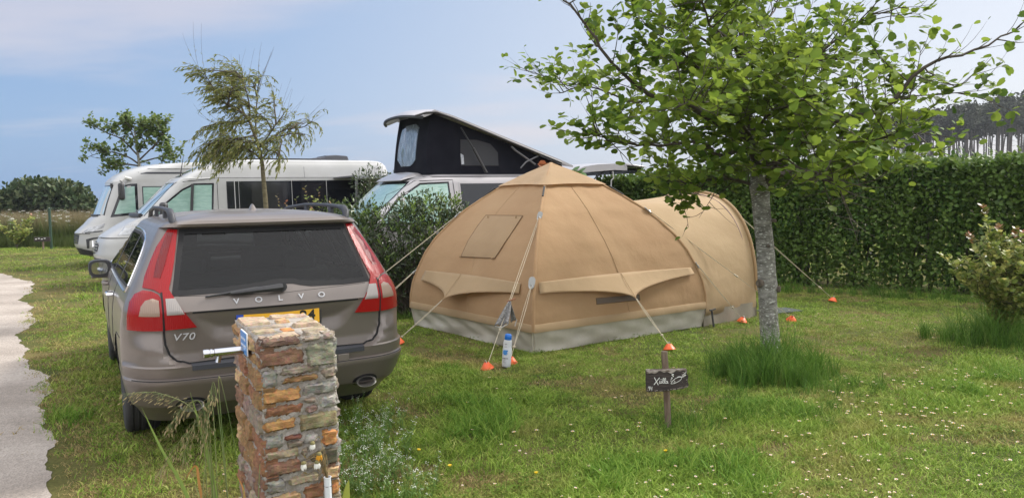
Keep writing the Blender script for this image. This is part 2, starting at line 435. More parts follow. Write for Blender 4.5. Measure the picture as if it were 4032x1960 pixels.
# ------------------------------------------------------------ ground
def groundmat():
    m, nt, p, N, L = newmat('lawn_soil')
    g = N.new('ShaderNodeNewGeometry')
    n = N.new('ShaderNodeTexNoise'); n.inputs['Scale'].default_value = .8; n.inputs['Detail'].default_value = 6; L.new(g.outputs['Position'], n.inputs['Vector'])
    r = N.new('ShaderNodeValToRGB'); e = r.color_ramp.elements; e[0].position = .35; e[1].position = .68
    e[0].color = (.045, .06, .014, 1); e[1].color = (.13, .105, .042, 1)
    L.new(n.outputs['Fac'], r.inputs[0])
    n2 = N.new('ShaderNodeTexNoise'); n2.inputs['Scale'].default_value = 45; n2.inputs['Detail'].default_value = 4; L.new(g.outputs['Position'], n2.inputs['Vector'])
    mx = N.new('ShaderNodeMixRGB'); mx.blend_type = 'OVERLAY'; mx.inputs[0].default_value = .7; L.new(r.outputs[0], mx.inputs[1]); L.new(n2.outputs['Fac'], mx.inputs[2])
    L.new(mx.outputs[0], p.inputs['Base Color']); p.inputs['Roughness'].default_value = 1; p.inputs['Specular IOR Level'].default_value = .1
    return m
mb = MB(); mb.add([(-1500, -400, 0), (1500, -400, 0), (1500, 2200, 0), (-1500, 2200, 0)], [(0, 1, 2, 3)])
o = mb.build('ground', groundmat()); o['kind'] = 'structure'; o['label'] = 'mown campsite lawn of patchy green and yellow grass'
# the gravel track on the left
EDGE = [(-19.0, 19.9), (-15.5, 19.5), (-13.4, 18.9), (-12.0, 18.0), (-10.5, 16.45), (-9.2, 14.6), (-7.92, 12.5), (-6.88, 10.8), (-5.9, 9.25), (-5.05, 7.95), (-4.42, 6.95), (-3.8, 6.1), (-3.37, 5.5), (-2.88, 4.8), (-2.45, 4.2), (-1.85, 3.1), (-.8, 1.6), (.2, -1)]
def edge_x(y):
    for (x0, y0), (x1, y1) in zip(EDGE[:-1], EDGE[1:]):
        if y1 <= y <= y0: return x0+(x1-x0)*(y-y0)/(y1-y0)
    return -99.
def wob(t): return .09*math.sin(t*1.3)+.05*math.sin(t*3.1+1)+.022*math.sin(t*8.1+2)+.012*math.sin(t*19+.4)+.008*math.sin(t*47)
def gravelmat():
    m, nt, p, N, L = newmat('gravel')
    g = N.new('ShaderNodeNewGeometry'); P = g.outputs['Position']
    def noise(s, d):
        n = N.new('ShaderNodeTexNoise'); n.inputs['Scale'].default_value = s; n.inputs['Detail'].default_value = d; L.new(P, n.inputs['Vector']); return n.outputs['Fac']
    r = N.new('ShaderNodeValToRGB'); e = r.color_ramp.elements; e[0].position = .3; e[1].position = .7
    e[0].color = (.28, .245, .215, 1); e[1].color = (.43, .385, .345, 1); L.new(noise(1.3, 8), r.inputs[0])
    v = N.new('ShaderNodeTexVoronoi'); v.inputs['Scale'].default_value = 70; L.new(P, v.inputs['Vector'])
    r2 = N.new('ShaderNodeValToRGB'); e = r2.color_ramp.elements; e[0].color = (.6, .6, .6, 1); e[1].color = (1.12, 1.1, 1.08, 1); L.new(v.outputs['Color'], r2.inputs[0])
    mx = N.new('ShaderNodeMixRGB'); mx.blend_type = 'MULTIPLY'; mx.inputs[0].default_value = .75; L.new(r.outputs[0], mx.inputs[1]); L.new(r2.outputs[0], mx.inputs[2])
    # scattered darker stones
    r3 = N.new('ShaderNodeValToRGB'); e = r3.color_ramp.elements; e[0].position = .68; e[1].position = .74; e[0].color = (1, 1, 1, 1); e[1].color = (.55, .5, .45, 1); L.new(noise(14, 3), r3.inputs[0])
    m3 = N.new('ShaderNodeMixRGB'); m3.blend_type = 'MULTIPLY'; m3.inputs[0].default_value = 1; L.new(mx.outputs[0], m3.inputs[1]); L.new(r3.outputs[0], m3.inputs[2])
    L.new(m3.outputs[0], p.inputs['Base Color']); p.inputs['Roughness'].default_value = .95; p.inputs['Specular IOR Level'].default_value = .15
    b = N.new('ShaderNodeBump'); b.inputs['Strength'].default_value = .7; b.inputs['Distance'].default_value = .01; L.new(v.outputs['Distance'], b.inputs['Height']); L.new(b.outputs[0], p.inputs['Normal'])
    return m
E2 = resample([Vector(p) for p in EDGE], .06, False)
near = []; far_ = []
for i, p in enumerate(E2):
    a = E2[max(0, i-1)]; b = E2[min(len(E2)-1, i+1)]; d = (b-a).normalized(); nrm = Vector((d.y, -d.x))     # towards the track
    near.append((p.x-nrm.x*wob(i*.06), p.y-nrm.y*wob(i*.06), .004)); far_.append((p.x+nrm.x*4.2, p.y+nrm.y*4.2, .004))
mb = MB(); mb.loft([near, far_], 0, False, False, False)
o = mb.build('gravel_track', gravelmat()); o['kind'] = 'structure'; o['label'] = 'pale gravel track curving along the edge of the lawn'

# ------------------------------------------------------------ air
def haze():
    m = bpy.data.materials.new('haze'); m.use_nodes = True; N = m.node_tree.nodes; N.remove(N['Principled BSDF'])
    v = N.new('ShaderNodeVolumePrincipled'); v.inputs['Color'].default_value = (.80, .85, .92, 1); v.inputs['Density'].default_value = .0004; v.inputs['Anisotropy'].default_value = .2
    m.node_tree.links.new(v.outputs[0], N['Material Output'].inputs['Volume'])
    mb = MB(); mb.box((15, 82, 12), (290, 230, 26)); o = mb.build('haze', m); o['kind'] = 'stuff'; o['label'] = 'thin pale haze in the air over the whole campsite'
haze()
# ------------------------------------------------------------ grass
def grassmat(name, greens, dry, dry_at, trans=.17, scale=.55, tip=None):
    m, nt, p, N, L = newmat(name)
    g = N.new('ShaderNodeNewGeometry'); P = g.outputs['Position']
    oi = N.new('ShaderNodeObjectInfo')
    r = N.new('ShaderNodeValToRGB'); e = r.color_ramp.elements
    while len(e) < len(greens): e.new(.5)
    for i, c in enumerate(greens): e[i].position = i/(len(greens)-1); e[i].color = (*c, 1)
    ad = N.new('ShaderNodeMath'); ad.operation = 'MULTIPLY_ADD'; ad.inputs[1].default_value = .5; L.new(g.outputs['Random Per Island'], ad.inputs[0])
    ml = N.new('ShaderNodeMath'); ml.operation = 'MULTIPLY'; ml.inputs[1].default_value = .5; L.new(oi.outputs['Random'], ml.inputs[0]); L.new(ml.outputs[0], ad.inputs[2])
    L.new(ad.outputs[0], r.inputs[0])
    n = N.new('ShaderNodeTexNoise'); n.inputs['Scale'].default_value = scale; n.inputs['Detail'].default_value = 4; n.inputs['Roughness'].default_value = .6; L.new(P, n.inputs['Vector'])
    mr = N.new('ShaderNodeMapRange'); mr.inputs['From Min'].default_value = dry_at; mr.inputs['From Max'].default_value = dry_at+.17; mr.inputs['To Max'].default_value = .8; L.new(n.outputs['Fac'], mr.inputs['Value'])
    mx = N.new('ShaderNodeMixRGB'); L.new(mr.outputs[0], mx.inputs[0]); L.new(r.outputs[0], mx.inputs[1]); mx.inputs[2].default_value = (*dry, 1)
    out = mx.outputs[0]
    if tip:
        sx = N.new('ShaderNodeSeparateXYZ'); L.new(P, sx.inputs[0])
        m2 = N.new('ShaderNodeMapRange'); m2.inputs['From Min'].default_value = tip[1]; m2.inputs['From Max'].default_value = tip[2]; L.new(sx.outputs['Z'], m2.inputs['Value'])
        mm = N.new('ShaderNodeMixRGB'); L.new(m2.outputs[0], mm.inputs[0]); L.new(out, mm.inputs[1]); mm.inputs[2].default_value = (*tip[0], 1); out = mm.outputs[0]
    L.new(out, p.inputs['Base Color']); p.inputs['Roughness'].default_value = .7; p.inputs['Specular IOR Level'].default_value = .15
    t = N.new('ShaderNodeBsdfTranslucent'); L.new(out, t.inputs['Color'])
    ms = N.new('ShaderNodeMixShader'); ms.inputs[0].default_value = trans; L.new(p.outputs[0], ms.inputs[1]); L.new(t.outputs[0], ms.inputs[2])
    L.new(ms.outputs[0], N['Material Output'].inputs['Surface'])
    return m
def tuft(name, n, h, spread, w, lean, m, hvar=.5):
    """one clump: n bent blades, each two quads and a tip"""
    V = []; F = []
    for i in range(n):
        a = U(0, 6.283); r = spread*math.sqrt(U(0, 1)); bx, by = r*math.cos(a), r*math.sin(a)
        la = U(0, 6.283); ln = lean*U(.2, 1.); hh = h*U(1-hvar, 1+hvar*.4); wa = U(0, 6.283); ww = w*U(.6, 1.2)
        dx, dy = math.cos(la), math.sin(la); sx, sy = math.cos(wa)*ww/2, math.sin(wa)*ww/2; b = len(V)
        for t, k in ((0, 1.), (.45, .85), (.8, .5), (1., .06)):
            o = ln*hh*t*t; z = hh*t*(1-.25*ln*t); V += [(bx+dx*o-sx*k, by+dy*o-sy*k, z), (bx+dx*o+sx*k, by+dy*o+sy*k, z)]
        F += [(b, b+1, b+3, b+2), (b+2, b+3, b+5, b+4), (b+4, b+5, b+7, b+6)]
    me = fast_mesh(name, np.array(V), np.array(F), [m]); return bpy.data.objects.new(name, me)
def scatter(name, kinds, pts, label, cat, rzs=None):
    """one stuff object: geometry nodes put one of the kinds on every point (x, y, z, scale, kind index)"""
    col = bpy.data.collections.new(name+'_kinds')
    for i, k in enumerate(kinds): k.name = '%s_kind_%02d' % (name, i); col.objects.link(k)
    n = len(pts); P = np.array(pts, float)
    me = bpy.data.meshes.new(name); me.vertices.add(n); me.vertices.foreach_set('co', P[:, :3].astype(np.float32).ravel())
    a = me.attributes.new('sc', 'FLOAT', 'POINT'); a.data.foreach_set('value', P[:, 3].astype(np.float32))
    a = me.attributes.new('rz', 'FLOAT', 'POINT'); a.data.foreach_set('value', rng.uniform(0, 6.283, n).astype(np.float32))
    a = me.attributes.new('id_kind', 'INT', 'POINT'); a.data.foreach_set('value', P[:, 4].astype(np.int32))
    o = link(name, me)
    nt = bpy.data.node_groups.new(name, 'GeometryNodeTree')
    nt.interface.new_socket('Geometry', in_out='INPUT', socket_type='NodeSocketGeometry'); nt.interface.new_socket('Geometry', in_out='OUTPUT', socket_type='NodeSocketGeometry')
    N, L = nt.nodes, nt.links
    gi = N.new('NodeGroupInput'); go = N.new('NodeGroupOutput'); iop = N.new('GeometryNodeInstanceOnPoints')
    ci = N.new('GeometryNodeCollectionInfo'); ci.inputs['Collection'].default_value = col; ci.inputs['Separate Children'].default_value = True; ci.inputs['Reset Children'].default_value = True
    def attr(nm, ty):
        q = N.new('GeometryNodeInputNamedAttribute'); q.data_type = ty; q.inputs['Name'].default_value = nm; return q.outputs['Attribute']
    cx = N.new('ShaderNodeCombineXYZ'); L.new(attr('rz', 'FLOAT'), cx.inputs[2])
    er = N.new('FunctionNodeEulerToRotation'); L.new(cx.outputs[0], er.inputs[0])
    L.new(gi.outputs[0], iop.inputs['Points']); L.new(ci.outputs[0], iop.inputs['Instance']); iop.inputs['Pick Instance'].default_value = True
    L.new(attr('id_kind', 'INT'), iop.inputs['Instance Index']); L.new(er.outputs[0], iop.inputs['Rotation']); L.new(attr('sc', 'FLOAT'), iop.inputs['Scale'])
    L.new(iop.outputs[0], go.inputs[0])
    md = o.modifiers.new('scatter', 'NODES'); md.node_group = nt
    return tag(o, label, cat, kind='stuff')
def vnoise(x, y, s, seed=0):
    """smooth value noise, vectorised"""
    x = np.asarray(x)*s+seed*17.3; y = np.asarray(y)*s+seed*9.1
    xi, yi = np.floor(x).astype(int), np.floor(y).astype(int); fx, fy = x-xi, y-yi
    h = lambda a, b: (np.sin(a*127.1+b*311.7+seed*74.7)*43758.5453) % 1.0
    fx, fy = fx*fx*(3-2*fx), fy*fy*(3-2*fy)
    return (h(xi, yi)*(1-fx)+h(xi+1, yi)*fx)*(1-fy)+(h(xi, yi+1)*(1-fx)+h(xi+1, yi+1)*fx)*fy
def in_poly(x, y, P):
    c = np.zeros(len(x), bool)
    for i in range(len(P)):
        (ax, ay), (bx, by) = P[i], P[i-1]
        k = ((ay > y) != (by > y)) & (x < (bx-ax)*(y-ay)/(by-ay+1e-12)+ax); c ^= k
    return c
TENT_FOOT = [(.2, 7.86), (2.34, 9.3), (3.2, 9.95), (1.9, 11.95), (.62, 11.35), (-1.27, 9.78)]
PILLAR_FOOT = [(-1.08, 3.24), (-.80, 3.41), (-1.08, 3.98), (-1.40, 3.83)]
def sector(n, r0, r1, a0=-40, a1=40):
    r = np.sqrt(rng.uniform(r0*r0, r1*r1, n)); a = np.radians(rng.uniform(a0, a1, n)); return r*np.sin(a), r*np.cos(a)
def keep(x, y, road=True):
    k = ~in_poly(x, y, TENT_FOOT) & ~in_poly(x, y, PILLAR_FOOT)
    if road:
        ex = np.array([edge_x(v) for v in y]); t = vnoise(x, y, 9., 3)
        k &= (x > ex-.02) | ((x > ex-.55) & (t > .66+(ex-x)*.5) & (rng.uniform(0, 1, len(x)) < .6))
        k &= ~((x < ex+.35) & (vnoise(x, y, 8., 5)*.6+.4*rng.uniform(0, 1, len(x)) > .45+(x-ex)*1.2))
    return k
GL = [(.075, .155, .018), (.165, .27, .036), (.285, .38, .062), (.47, .48, .17)]
gm = grassmat('lawn_blades', GL, (.33, .255, .10), .50, scale=.9)
glush = grassmat('lush_blades', [(.042, .11, .012), (.10, .205, .024), (.19, .30, .042), (.30, .38, .09)], (.2, .22, .06), .62)
kinds = [tuft('t', 19, .028, .08, .0050, 1.6, gm, .7) for _ in range(4)]+[tuft('t', 19, .045, .08, .0052, 1.4, gm, .7) for _ in range(3)]+[tuft('t', 16, .078, .08, .0056, 1.2, glush, .7) for _ in range(3)]
# broad little leaves of clover and plantain between the blades
clov = leafmat('clover', [(.07, .12, .018), (.12, .18, .03)], .25, .85, spec=.08)
for _ in range(2):
    n = 22; a = rng.uniform(0, 6.28, n); P = np.stack([.07*np.cos(a)*rng.uniform(0, 1, n), .07*np.sin(a)*rng.uniform(0, 1, n), rng.uniform(.008, .035, n)], -1)
    kinds.append(bpy.data.objects.new('t', leaf_mesh('t', P, np.stack([np.cos(a), np.sin(a), rng.uniform(0, .5, n)], -1), np.array([[0, 0, 1.]])+.5*rdir(n), rng.uniform(.012, .022, n), 'oval', [clov])))
dry = grassmat('dry_blades', [(.15, .12, .045), (.26, .20, .08), (.36, .28, .13), (.20, .20, .06)], (.33, .25, .11), .5)
kinds += [tuft('t', 15, .022, .085, .005, 1.8, dry, .7) for _ in range(2)]
pts = []
for n, r0, r1, sc in ((11000, 2.3, 4.5, 1.), (17500, 4.5, 8, 1.05), (19000, 8, 13.5, 1.2), (15000, 13.5, 33, 1.9)):
    x, y = sector(n, r0, r1); k = keep(x, y); x, y = x[k], y[k]
    lush = vnoise(x, y, .9, 1)*.55+.45*vnoise(x, y, 2.6, 2)
    # the uncut strip in front of the tree and sign is longer and greener
    strip = np.clip((x*1.-.1)/1.2, 0, 1)*np.clip((6.6-y)/1.2, 0, 1)
    lush += .10*strip-.14*np.clip((y-6.2)/2, 0, 1)-.06
    rr = rng.uniform(0, 1, len(x)); kd = np.where(rr < .07, rng.integers(10, 12, len(x)), np.where(lush > .66, rng.integers(7, 10, len(x)), np.where(lush > .5, rng.integers(4, 7, len(x)), rng.integers(0, 4, len(x)))))
    s = sc*rng.uniform(.65, 1.25, len(x))*(.8+.45*lush)
    bare = vnoise(x, y, 1.7, 8)*.6+.4*vnoise(x, y, 5.5, 9)
    rim = x-np.array([edge_x(v) for v in y]); worn = ((bare > .72) & (lush < .6)) | ((rim < 1.1) & (rng.uniform(0, 1, len(x)) < .85-.65*rim))
    kd = np.where(worn & (rng.uniform(0, 1, len(x)) < .8), rng.integers(12, 14, len(x)), kd); k2 = ~((bare > .76) & (lush < .6) & (rng.uniform(0, 1, len(x)) < .5))
    pts += [(a, b, 0, c, d) for a, b, c, d, e in zip(x, y, s, kd, k2) if e]
scatter('lawn_grass', kinds, pts, 'short mown lawn grass with greener longer patches', 'grass')
# tall clumps: round the tree, under the right-hand shrub, by the pillar and the bushes
tall = grassmat('tall_blades', [(.022, .065, .008), (.055, .13, .016), (.11, .21, .03), (.19, .27, .065)], (.2, .2, .07), .7)
tk = [tuft('t', 26, .30, .09, .0065, .9, tall) for _ in range(3)]+[tuft('t', 20, .46, .07, .006, .75, tall) for _ in range(2)]+[tuft('t', 20, .2, .09, .006, 1.0, tall) for _ in range(2)]
pts = []
def clump(cx, cy, rx, ry, n, s0, s1, ks):
    for _ in range(n):
        a, r = U(0, 6.283), math.sqrt(U(0, 1)); pts.append((cx+rx*r*math.cos(a), cy+ry*r*math.sin(a), 0, U(s0, s1)*(1.1-.4*r), random.choice(ks)))
clump(2.3, 6.75, .55, .5, 120, .8, 1.2, (0, 1, 2, 3, 4)); clump(2.2, 6.35, .95, .5, 60, .5, .9, (0, 5, 6)); clump(1.5, 5.6, .55, .35, 26, .5, .8, (5, 6)); clump(2.0, 5.6, .8, .4, 24, .4, .7, (5, 6))
clump(5.3, 8.2, .85, .6, 120, .8, 1.2, (0, 1, 2, 3)); clump(5.7, 7.3, 1.0, .6, 60, .5, .8, (5, 6, 0))
clump(-1.45, 3.7, .35, .5, 22, .4, .8, (0, 5, 6)); clump(-.62, 3.75, .25, .35, 22, .5, .9, (0, 5, 6)); clump(-1.25, 3.0, .35, .25, 26, .5, .9, (0, 1, 5, 6))
clump(-1.5, 10.6, .9, .5, 60, .5, .9, (0, 5, 6)); clump(1.2, 5.2, .25, .2, 10, .5, .8, (0, 5, 6))
for _ in range(150):
    t = U(0, 1); pts.append((4.4+t*3.9+U(-.25, .25), 12.55-t*2.6+U(-.3, .2), 0, U(.4, .85), random.choice((0, 5, 6))))
scatter('tall_grass', tk, pts, 'tall tufts of uncut grass round the tree and shrubs', 'grass')
# daisies
def daisy_mesh():
    mb = MB(); mb.tube([(0, 0, 0), (.002, .001, .02), (.003, 0, .04)], .0012, 4, 0)
    for k in range(10):
        a = 6.283*k/10; c, s = math.cos(a), math.sin(a); q = .0026
        mb.add([(.003+.003*c, .003*s, .0405), (.003+.008*c-q*s, .008*s+q*c, .0425), (.003+.0125*c, .0125*s, .0435), (.003+.008*c+q*s, .008*s-q*c, .0425)], [(0, 1, 2, 3)], 1)
    mb.lathe([(.0045, .0395), (.0042, .0425), (.002, .0445), (.0002, .045)], 8, 2, c=(.003, 0, 0))
    return mb
pink = leafmat('daisy_petals', [(.72, .70, .68), (.75, .68, .68), (.70, .45, .5)], .2)
dm = daisy_mesh().mesh('daisy', [mat('daisy_stalk', (.08, .14, .03)), pink, mat('daisy_eye', (.65, .42, .04))])
cand = []
for cx, cy, rx, ry, n in ((.95, 3.95, .75, .35, 60), (1.45, 4.35, 1.0, .5, 60), (.1, 3.85, .8, .4, 30), (2.6, 4.6, 1.1, .9, 95), (3.6, 5.9, 1.3, .9, 80), (.4, 4.6, .9, .6, 25), (4.3, 6.4, .6, .4, 35), (1.9, 3.7, 1.0, .3, 40), (-1.6, 4.3, .6, .4, 10), (2.4, 5.4, 1.2, .5, 30), (-.3, 8.3, .5, .4, 12), (.2, 5.6, 1.2, .8, 15)):
    for _ in range(n):
        a, r = U(0, 6.283), math.sqrt(U(0, 1)); cand.append((cx+rx*r*math.cos(a), cy+ry*r*math.sin(a)))
cand = [c for c in cand if not in_poly(np.array([c[0]]), np.array([c[1]]), PILLAR_FOOT)[0]]
cand.sort(key=lambda c: c[1])
for i, (x, y) in enumerate(cand[:295]):
    o = link('daisy', dm); o.location = (x, y, 0); o.rotation_euler = (U(-.3, .3), U(-.3, .3), U(0, 6)); o.scale = (U(.55, .95),)*3
    tag(o, 'small white and pink daisy growing in the lawn', 'flower', 'daisies in the lawn')
scatter('distant_daisies', [bpy.data.objects.new('d', dm)], [(x, y, 0, U(.8, 1.2), 0) for x, y in cand[295:]]+[(x, y, 0, U(.7, 1.1), 0) for x, y in zip(*sector(160, 6, 14, -5, 36)) if keep(np.array([x]), np.array([y]))[0]], 'daisies sprinkled over the farther lawn', 'flowers')
# white flowering weeds beside the pillar
wm = [mat('weed_stalk', (.09, .17, .03)), leafmat('weed_flower', [(.7, .7, .64), (.78, .78, .74)], .2), leafmat('weed_leaf', [(.07, .15, .02), (.14, .23, .05)], .3)]
wk = []
for _ in range(4):
    mb = MB(); tops = []
    for _ in range(6):
        a = U(0, 6.28); h = U(.14, .32); e = (U(-.06, .06), U(-.06, .06), h); mb.tube([(0, 0, 0), (e[0]*.4, e[1]*.4, h*.6), e], .0013, 3, 0)
        for _ in range(5):
            p = Vector(e)+Vector((U(-.012, .012), U(-.012, .012), U(-.012, .006))); mb.add([p+Vector((.0035, 0, 0)), p+Vector((0, .0035, .002)), p+Vector((-.0035, 0, 0)), p+Vector((0, -.0035, .002))], [(0, 1, 2, 3)], 1)
        for t in (.15, .25, .35, .45, .55, .65, .75, .85):
            p = Vector((e[0]*t, e[1]*t, h*t)); d = Vector((U(-1, 1), U(-1, 1), .5)).normalized()*U(.02, .045); q = d.cross(Vector((0, 0, 1)))*.16
            mb.add([p, p+d*.5+q, p+d, p+d*.5-q], [(0, 1, 2, 3)], 2)
    wk.append(bpy.data.objects.new('w', mb.mesh('w', wm)))
pts = []
for cx, cy, rx, ry, n in ((-.9, 4.5, .25, .6, 34), (-.66, 4.15, .22, .4, 22), (-.98, 5.2, .2, .3, 10)):
    for _ in range(n):
        a, r = U(0, 6.283), math.sqrt(U(0, 1)); pts.append((cx+rx*r*math.cos(a), cy+ry*r*math.sin(a), 0, U(.6, 1.05), random.randrange(4)))
scatter('white_wildflowers', wk, pts, 'white flowering weeds growing beside the stone pillar', 'flowers')
# buttercups: few, each its own
bc = MB(); bc.tube([(0, 0, 0), (.004, 0, .06)], .0014, 4, 0); bc.lathe([(.002, .058), (.011, .066), (.012, .071), (.004, .068), (.0003, .069)], 8, 1, c=(.004, 0, 0))
bcm = bc.mesh('buttercup', [wm[0], mat('buttercup_petal', (.75, .5, .02), .35)])
for i, (x, y, lb) in enumerate(((-.62, 4.72, 'yellow buttercup near the white weeds by the pillar'), (-.38, 4.43, 'yellow buttercup in open lawn between pillar and sign'), (.12, 4.28, 'yellow buttercup halfway across the lawn from pillar to sign post'), (.93, 4.62, 'yellow buttercup in the lawn below the wooden sign'))):
    o = link('buttercup', bcm); o.location = (x, y, 0); o.rotation_euler = (U(-.2, .2), U(-.2, .2), 0); tag(o, lb, 'flower', 'buttercups in the lawn')
# the hay meadow beyond the lawn, and the far green bank
mead = grassmat('meadow_stalks', [(.05, .085, .018), (.085, .12, .03), (.13, .15, .05)], (.19, .16, .075), .58, scale=.25, tip=((.19, .15, .085), .5, 1.15))
mk = [tuft('m', 46, 1.12, .42, .016, .35, mead, .45) for _ in range(4)]
umb = MB()
for _ in range(5):
    bx, by, h = U(-.4, .4), U(-.4, .4), U(.75, 1.25); umb.tube([(bx, by, 0), (bx+U(-.1, .1), by+U(-.1, .1), h)], .006, 3, 0); q = umb.v[-1]
    for _ in range(9):
        p = Vector((q[0]+U(-.08, .08), q[1]+U(-.08, .08), h+U(0, .03))); s = .024; umb.add([p+Vector((s, 0, 0)), p+Vector((0, s, .01)), p+Vector((-s, 0, 0)), p+Vector((0, -s, .01))], [(0, 1, 2, 3)], 1)
mk.append(bpy.data.objects.new('m', umb.mesh('m', [wm[0], wm[1]])))
pts = []
for _ in range(5200):
    y = 28.2+30*U(0, 1)**2.2; x = U(-.80, -.28)*y
    pts.append((x, y+.4*math.sin(x*1.3), 0, U(.62, 1.08), 4 if U(0, 1) < .06 else random.randrange(4)))
for _ in range(420):
    x = U(-24, -9); pts.append((x, 27.7+.4*math.sin(x*1.3)+U(-.4, .3), 0, U(.25, .5), random.randrange(4)))
scatter('hay_meadow', mk, pts, 'tall seeding hay meadow with white umbels beyond the lawn', 'meadow grass')
# ------------------------------------------------------------ the estate car
PAINT = mat('taupe_paint', (.160, .136, .121), .38, .3, (.146, .124, .111), 3, coat=.35, rvar=.06)
BLACK = mat('black_plastic', (.022, .022, .025), .5, col2=(.032, .032, .034), scale=30, bump=.1, bscale=300)
GREYPL = mat('grey_plastic', (.03, .032, .04), .55)
RUBBER = mat('tyre_rubber', (.02, .02, .021), .85, col2=(.035, .034, .033), scale=12)
RIM = mat('alloy', (.42, .42, .43), .35, .8)
CHROME = mat('chrome', (.75, .75, .77), .12, 1.)
DARK = mat('dark_gap', (.006, .006, .007), .8)
SEATM = mat('seat_cloth', (.05, .048, .047), .9)
DARKGLASS = glassmat('tinted_window', (.44, .48, .49), 1.42, .012, .015)
SIDEGLASS = glassmat('side_window_glass', (.12, .14, .14), 2.6, .01)
CLEARGLASS = glassmat('windscreen_glass', (.75, .8, .78), 1.45, .01)
def lampmat(name, col, glow=0.):
    m, nt, p, N, L = newmat(name); p.inputs['Base Color'].default_value = (*col, 1); p.inputs['Roughness'].default_value = .25; p.inputs['Specular IOR Level'].default_value = .3; p.inputs['Coat Weight'].default_value = .08; p.inputs['Coat Roughness'].default_value = .08
    w = N.new('ShaderNodeTexWave'); w.bands_direction = 'X'; w.inputs['Scale'].default_value = 30; tc = N.new('ShaderNodeTexCoord'); L.new(tc.outputs['Object'], w.inputs['Vector'])
    b = N.new('ShaderNodeBump'); b.inputs['Strength'].default_value = .25; b.inputs['Distance'].default_value = .004; L.new(w.outputs['Fac'], b.inputs['Height']); L.new(b.outputs[0], p.inputs['Normal'])
    return m
RED = lampmat('red_lens', (.27, .005, .007)); DEEPRED = lampmat('deep_red_lens', (.15, .005, .006)); CLEARL = lampmat('clear_lens', (.30, .275, .26)); AMBER = lampmat('amber_clear_lens', (.28, .20, .155))
CARPOS = (-1.485, 4.92, 0); CARROT = R(29.5)
car = thing('estate_car', 'taupe grey estate car parked on the lawn with red tail lamps and roof rails', 'car', CARPOS, CARROT)
#      z    yr    yf    hw    rr   rf   br   bf
CL = [(.22, .34, 4.55, .80, .20, .30, .03, .15), (.30, .22, 4.68, .84, .24, .36, .04, .18), (.36, .11, 4.76, .880, .28, .40, .05, .2), (.42, .065, 4.79, .905, .30, .42, .06, .2), (.49, .022, 4.80, .918, .31, .42, .06, .2),
      (.520, .006, 4.80, .922, .31, .42, .06, .2), (.540, .004, 4.81, .924, .31, .42, .06, .2), (.552, .034, 4.81, .922, .31, .42, .06, .2), (.60, .024, 4.81, .926, .31, .42, .06, .2), (.622, .022, 4.81, .926, .31, .42, .06, .2), (.632, .06, 4.81, .926, .31, .42, .06, .2), (.645, .092, 4.80, .926, .31, .42, .05, .2),
      (.70, .098, 4.79, .926, .31, .42, .05, .2), (.80, .088, 4.72, .925, .31, .42, .05, .2), (.86, .080, 4.62, .92, .30, .42, .05, .2), (.945, .070, 4.25, .908, .29, .40, .05, .2), (.957, .063, 4.18, .905, .29, .4, .05, .2), (1.0, .080, 3.95, .892, .27, .4, .05, .2), (1.03, .094, 3.66, .88, .26, .3, .05, .16), (1.06, .112, 3.56, .865, .25, .22, .05, .14),
      (1.15, .172, 3.32, .822, .22, .2, .045, .12), (1.25, .245, 3.06, .772, .19, .2, .04, .12), (1.35, .318, 2.80, .722, .16, .2, .04, .12), (1.43, .376, 2.58, .682, .13, .2, .04, .12), (1.462, .398, 2.48, .664, .12, .2, .04, .12), (1.472, .345, 2.44, .66, .12, .2, .04, .12), (1.49, .335, 2.38, .640, .13, .2, .04, .12),
      (1.51, .350, 2.28, .60, .15, .2, .04, .12), (1.53, .40, 2.14, .535, .18, .2, .04, .1), (1.548, .50, 1.96, .44, .2, .2, .04, .1), (1.562, .68, 1.7, .30, .2, .2, .03, .06), (1.57, .9, 1.45, .15, .1, .1, .0, .0)]
bm_ = stack_body(CL, .0125, nr=130, nc=16, ns=170, nf=60)
def sstep(a, b, t): t = max(0., min(1., (t-a)/(b-a))); return t*t*(3-2*t)
SCOOP = smooth_poly([(-.52, .955), (-.49, .86), (-.43, .775), (-.33, .735), (.33, .735), (.43, .775), (.49, .86), (.52, .955)], 2)
def pin(p, P):
    c = False
    for i in range(len(P)):
        a, b = P[i], P[i-1]
        if (a.y > p[1]) != (b.y > p[1]) and p[0] < (b.x-a.x)*(p[1]-a.y)/(b.y-a.y)+a.x: c = not c
    return c
def pdist(p, P):
    q = Vector(p); best = 9
    for i in range(len(P)):
        a, b = P[i-1], P[i]; ab = b-a; t = max(0, min(1, (q-a).dot(ab)/max(ab.length_squared, 1e-9))); best = min(best, (a+ab*t-q).length)
    return best
WX = [(.60, .53), (.622, .555), (.65, .615), (.68, .655), (.74, .68), (.845, .70), (.87, .70)]
def wing_x(z):
    for (a, x0), (b, x1) in zip(WX[:-1], WX[1:]):
        if a <= z <= b: return x0+(x1-x0)*(z-a)/(b-a)
    return 9
nv = []
for x, y, z in bm_.v:
    if y < .6:
        if .72 < z < .96 and abs(x) < .54 and pin((x, z), SCOOP):
            y += .032*sstep(-.02, .13, pdist((x, z), SCOOP))
        if .6 < z < .86:
            k = sstep(-.01, .045, abs(x)-wing_x(z))*(1-sstep(.72, .85, z))
            tgt = .018+.02*sstep(.62, .84, z)+.06*(x/.926)**2
            flat = tgt if abs(x) < .926-.31 else None
            if k > 0:
                dy = .055*sstep(.618, .645, z)
                y -= dy*k*(1-sstep(.80, .925, abs(x)))
    nv.append((x, y, z))
bm_.v = nv
CB = bvh_of(bm_)
body = bm_.build('body', PAINT, car, smooth=True, angle=28)
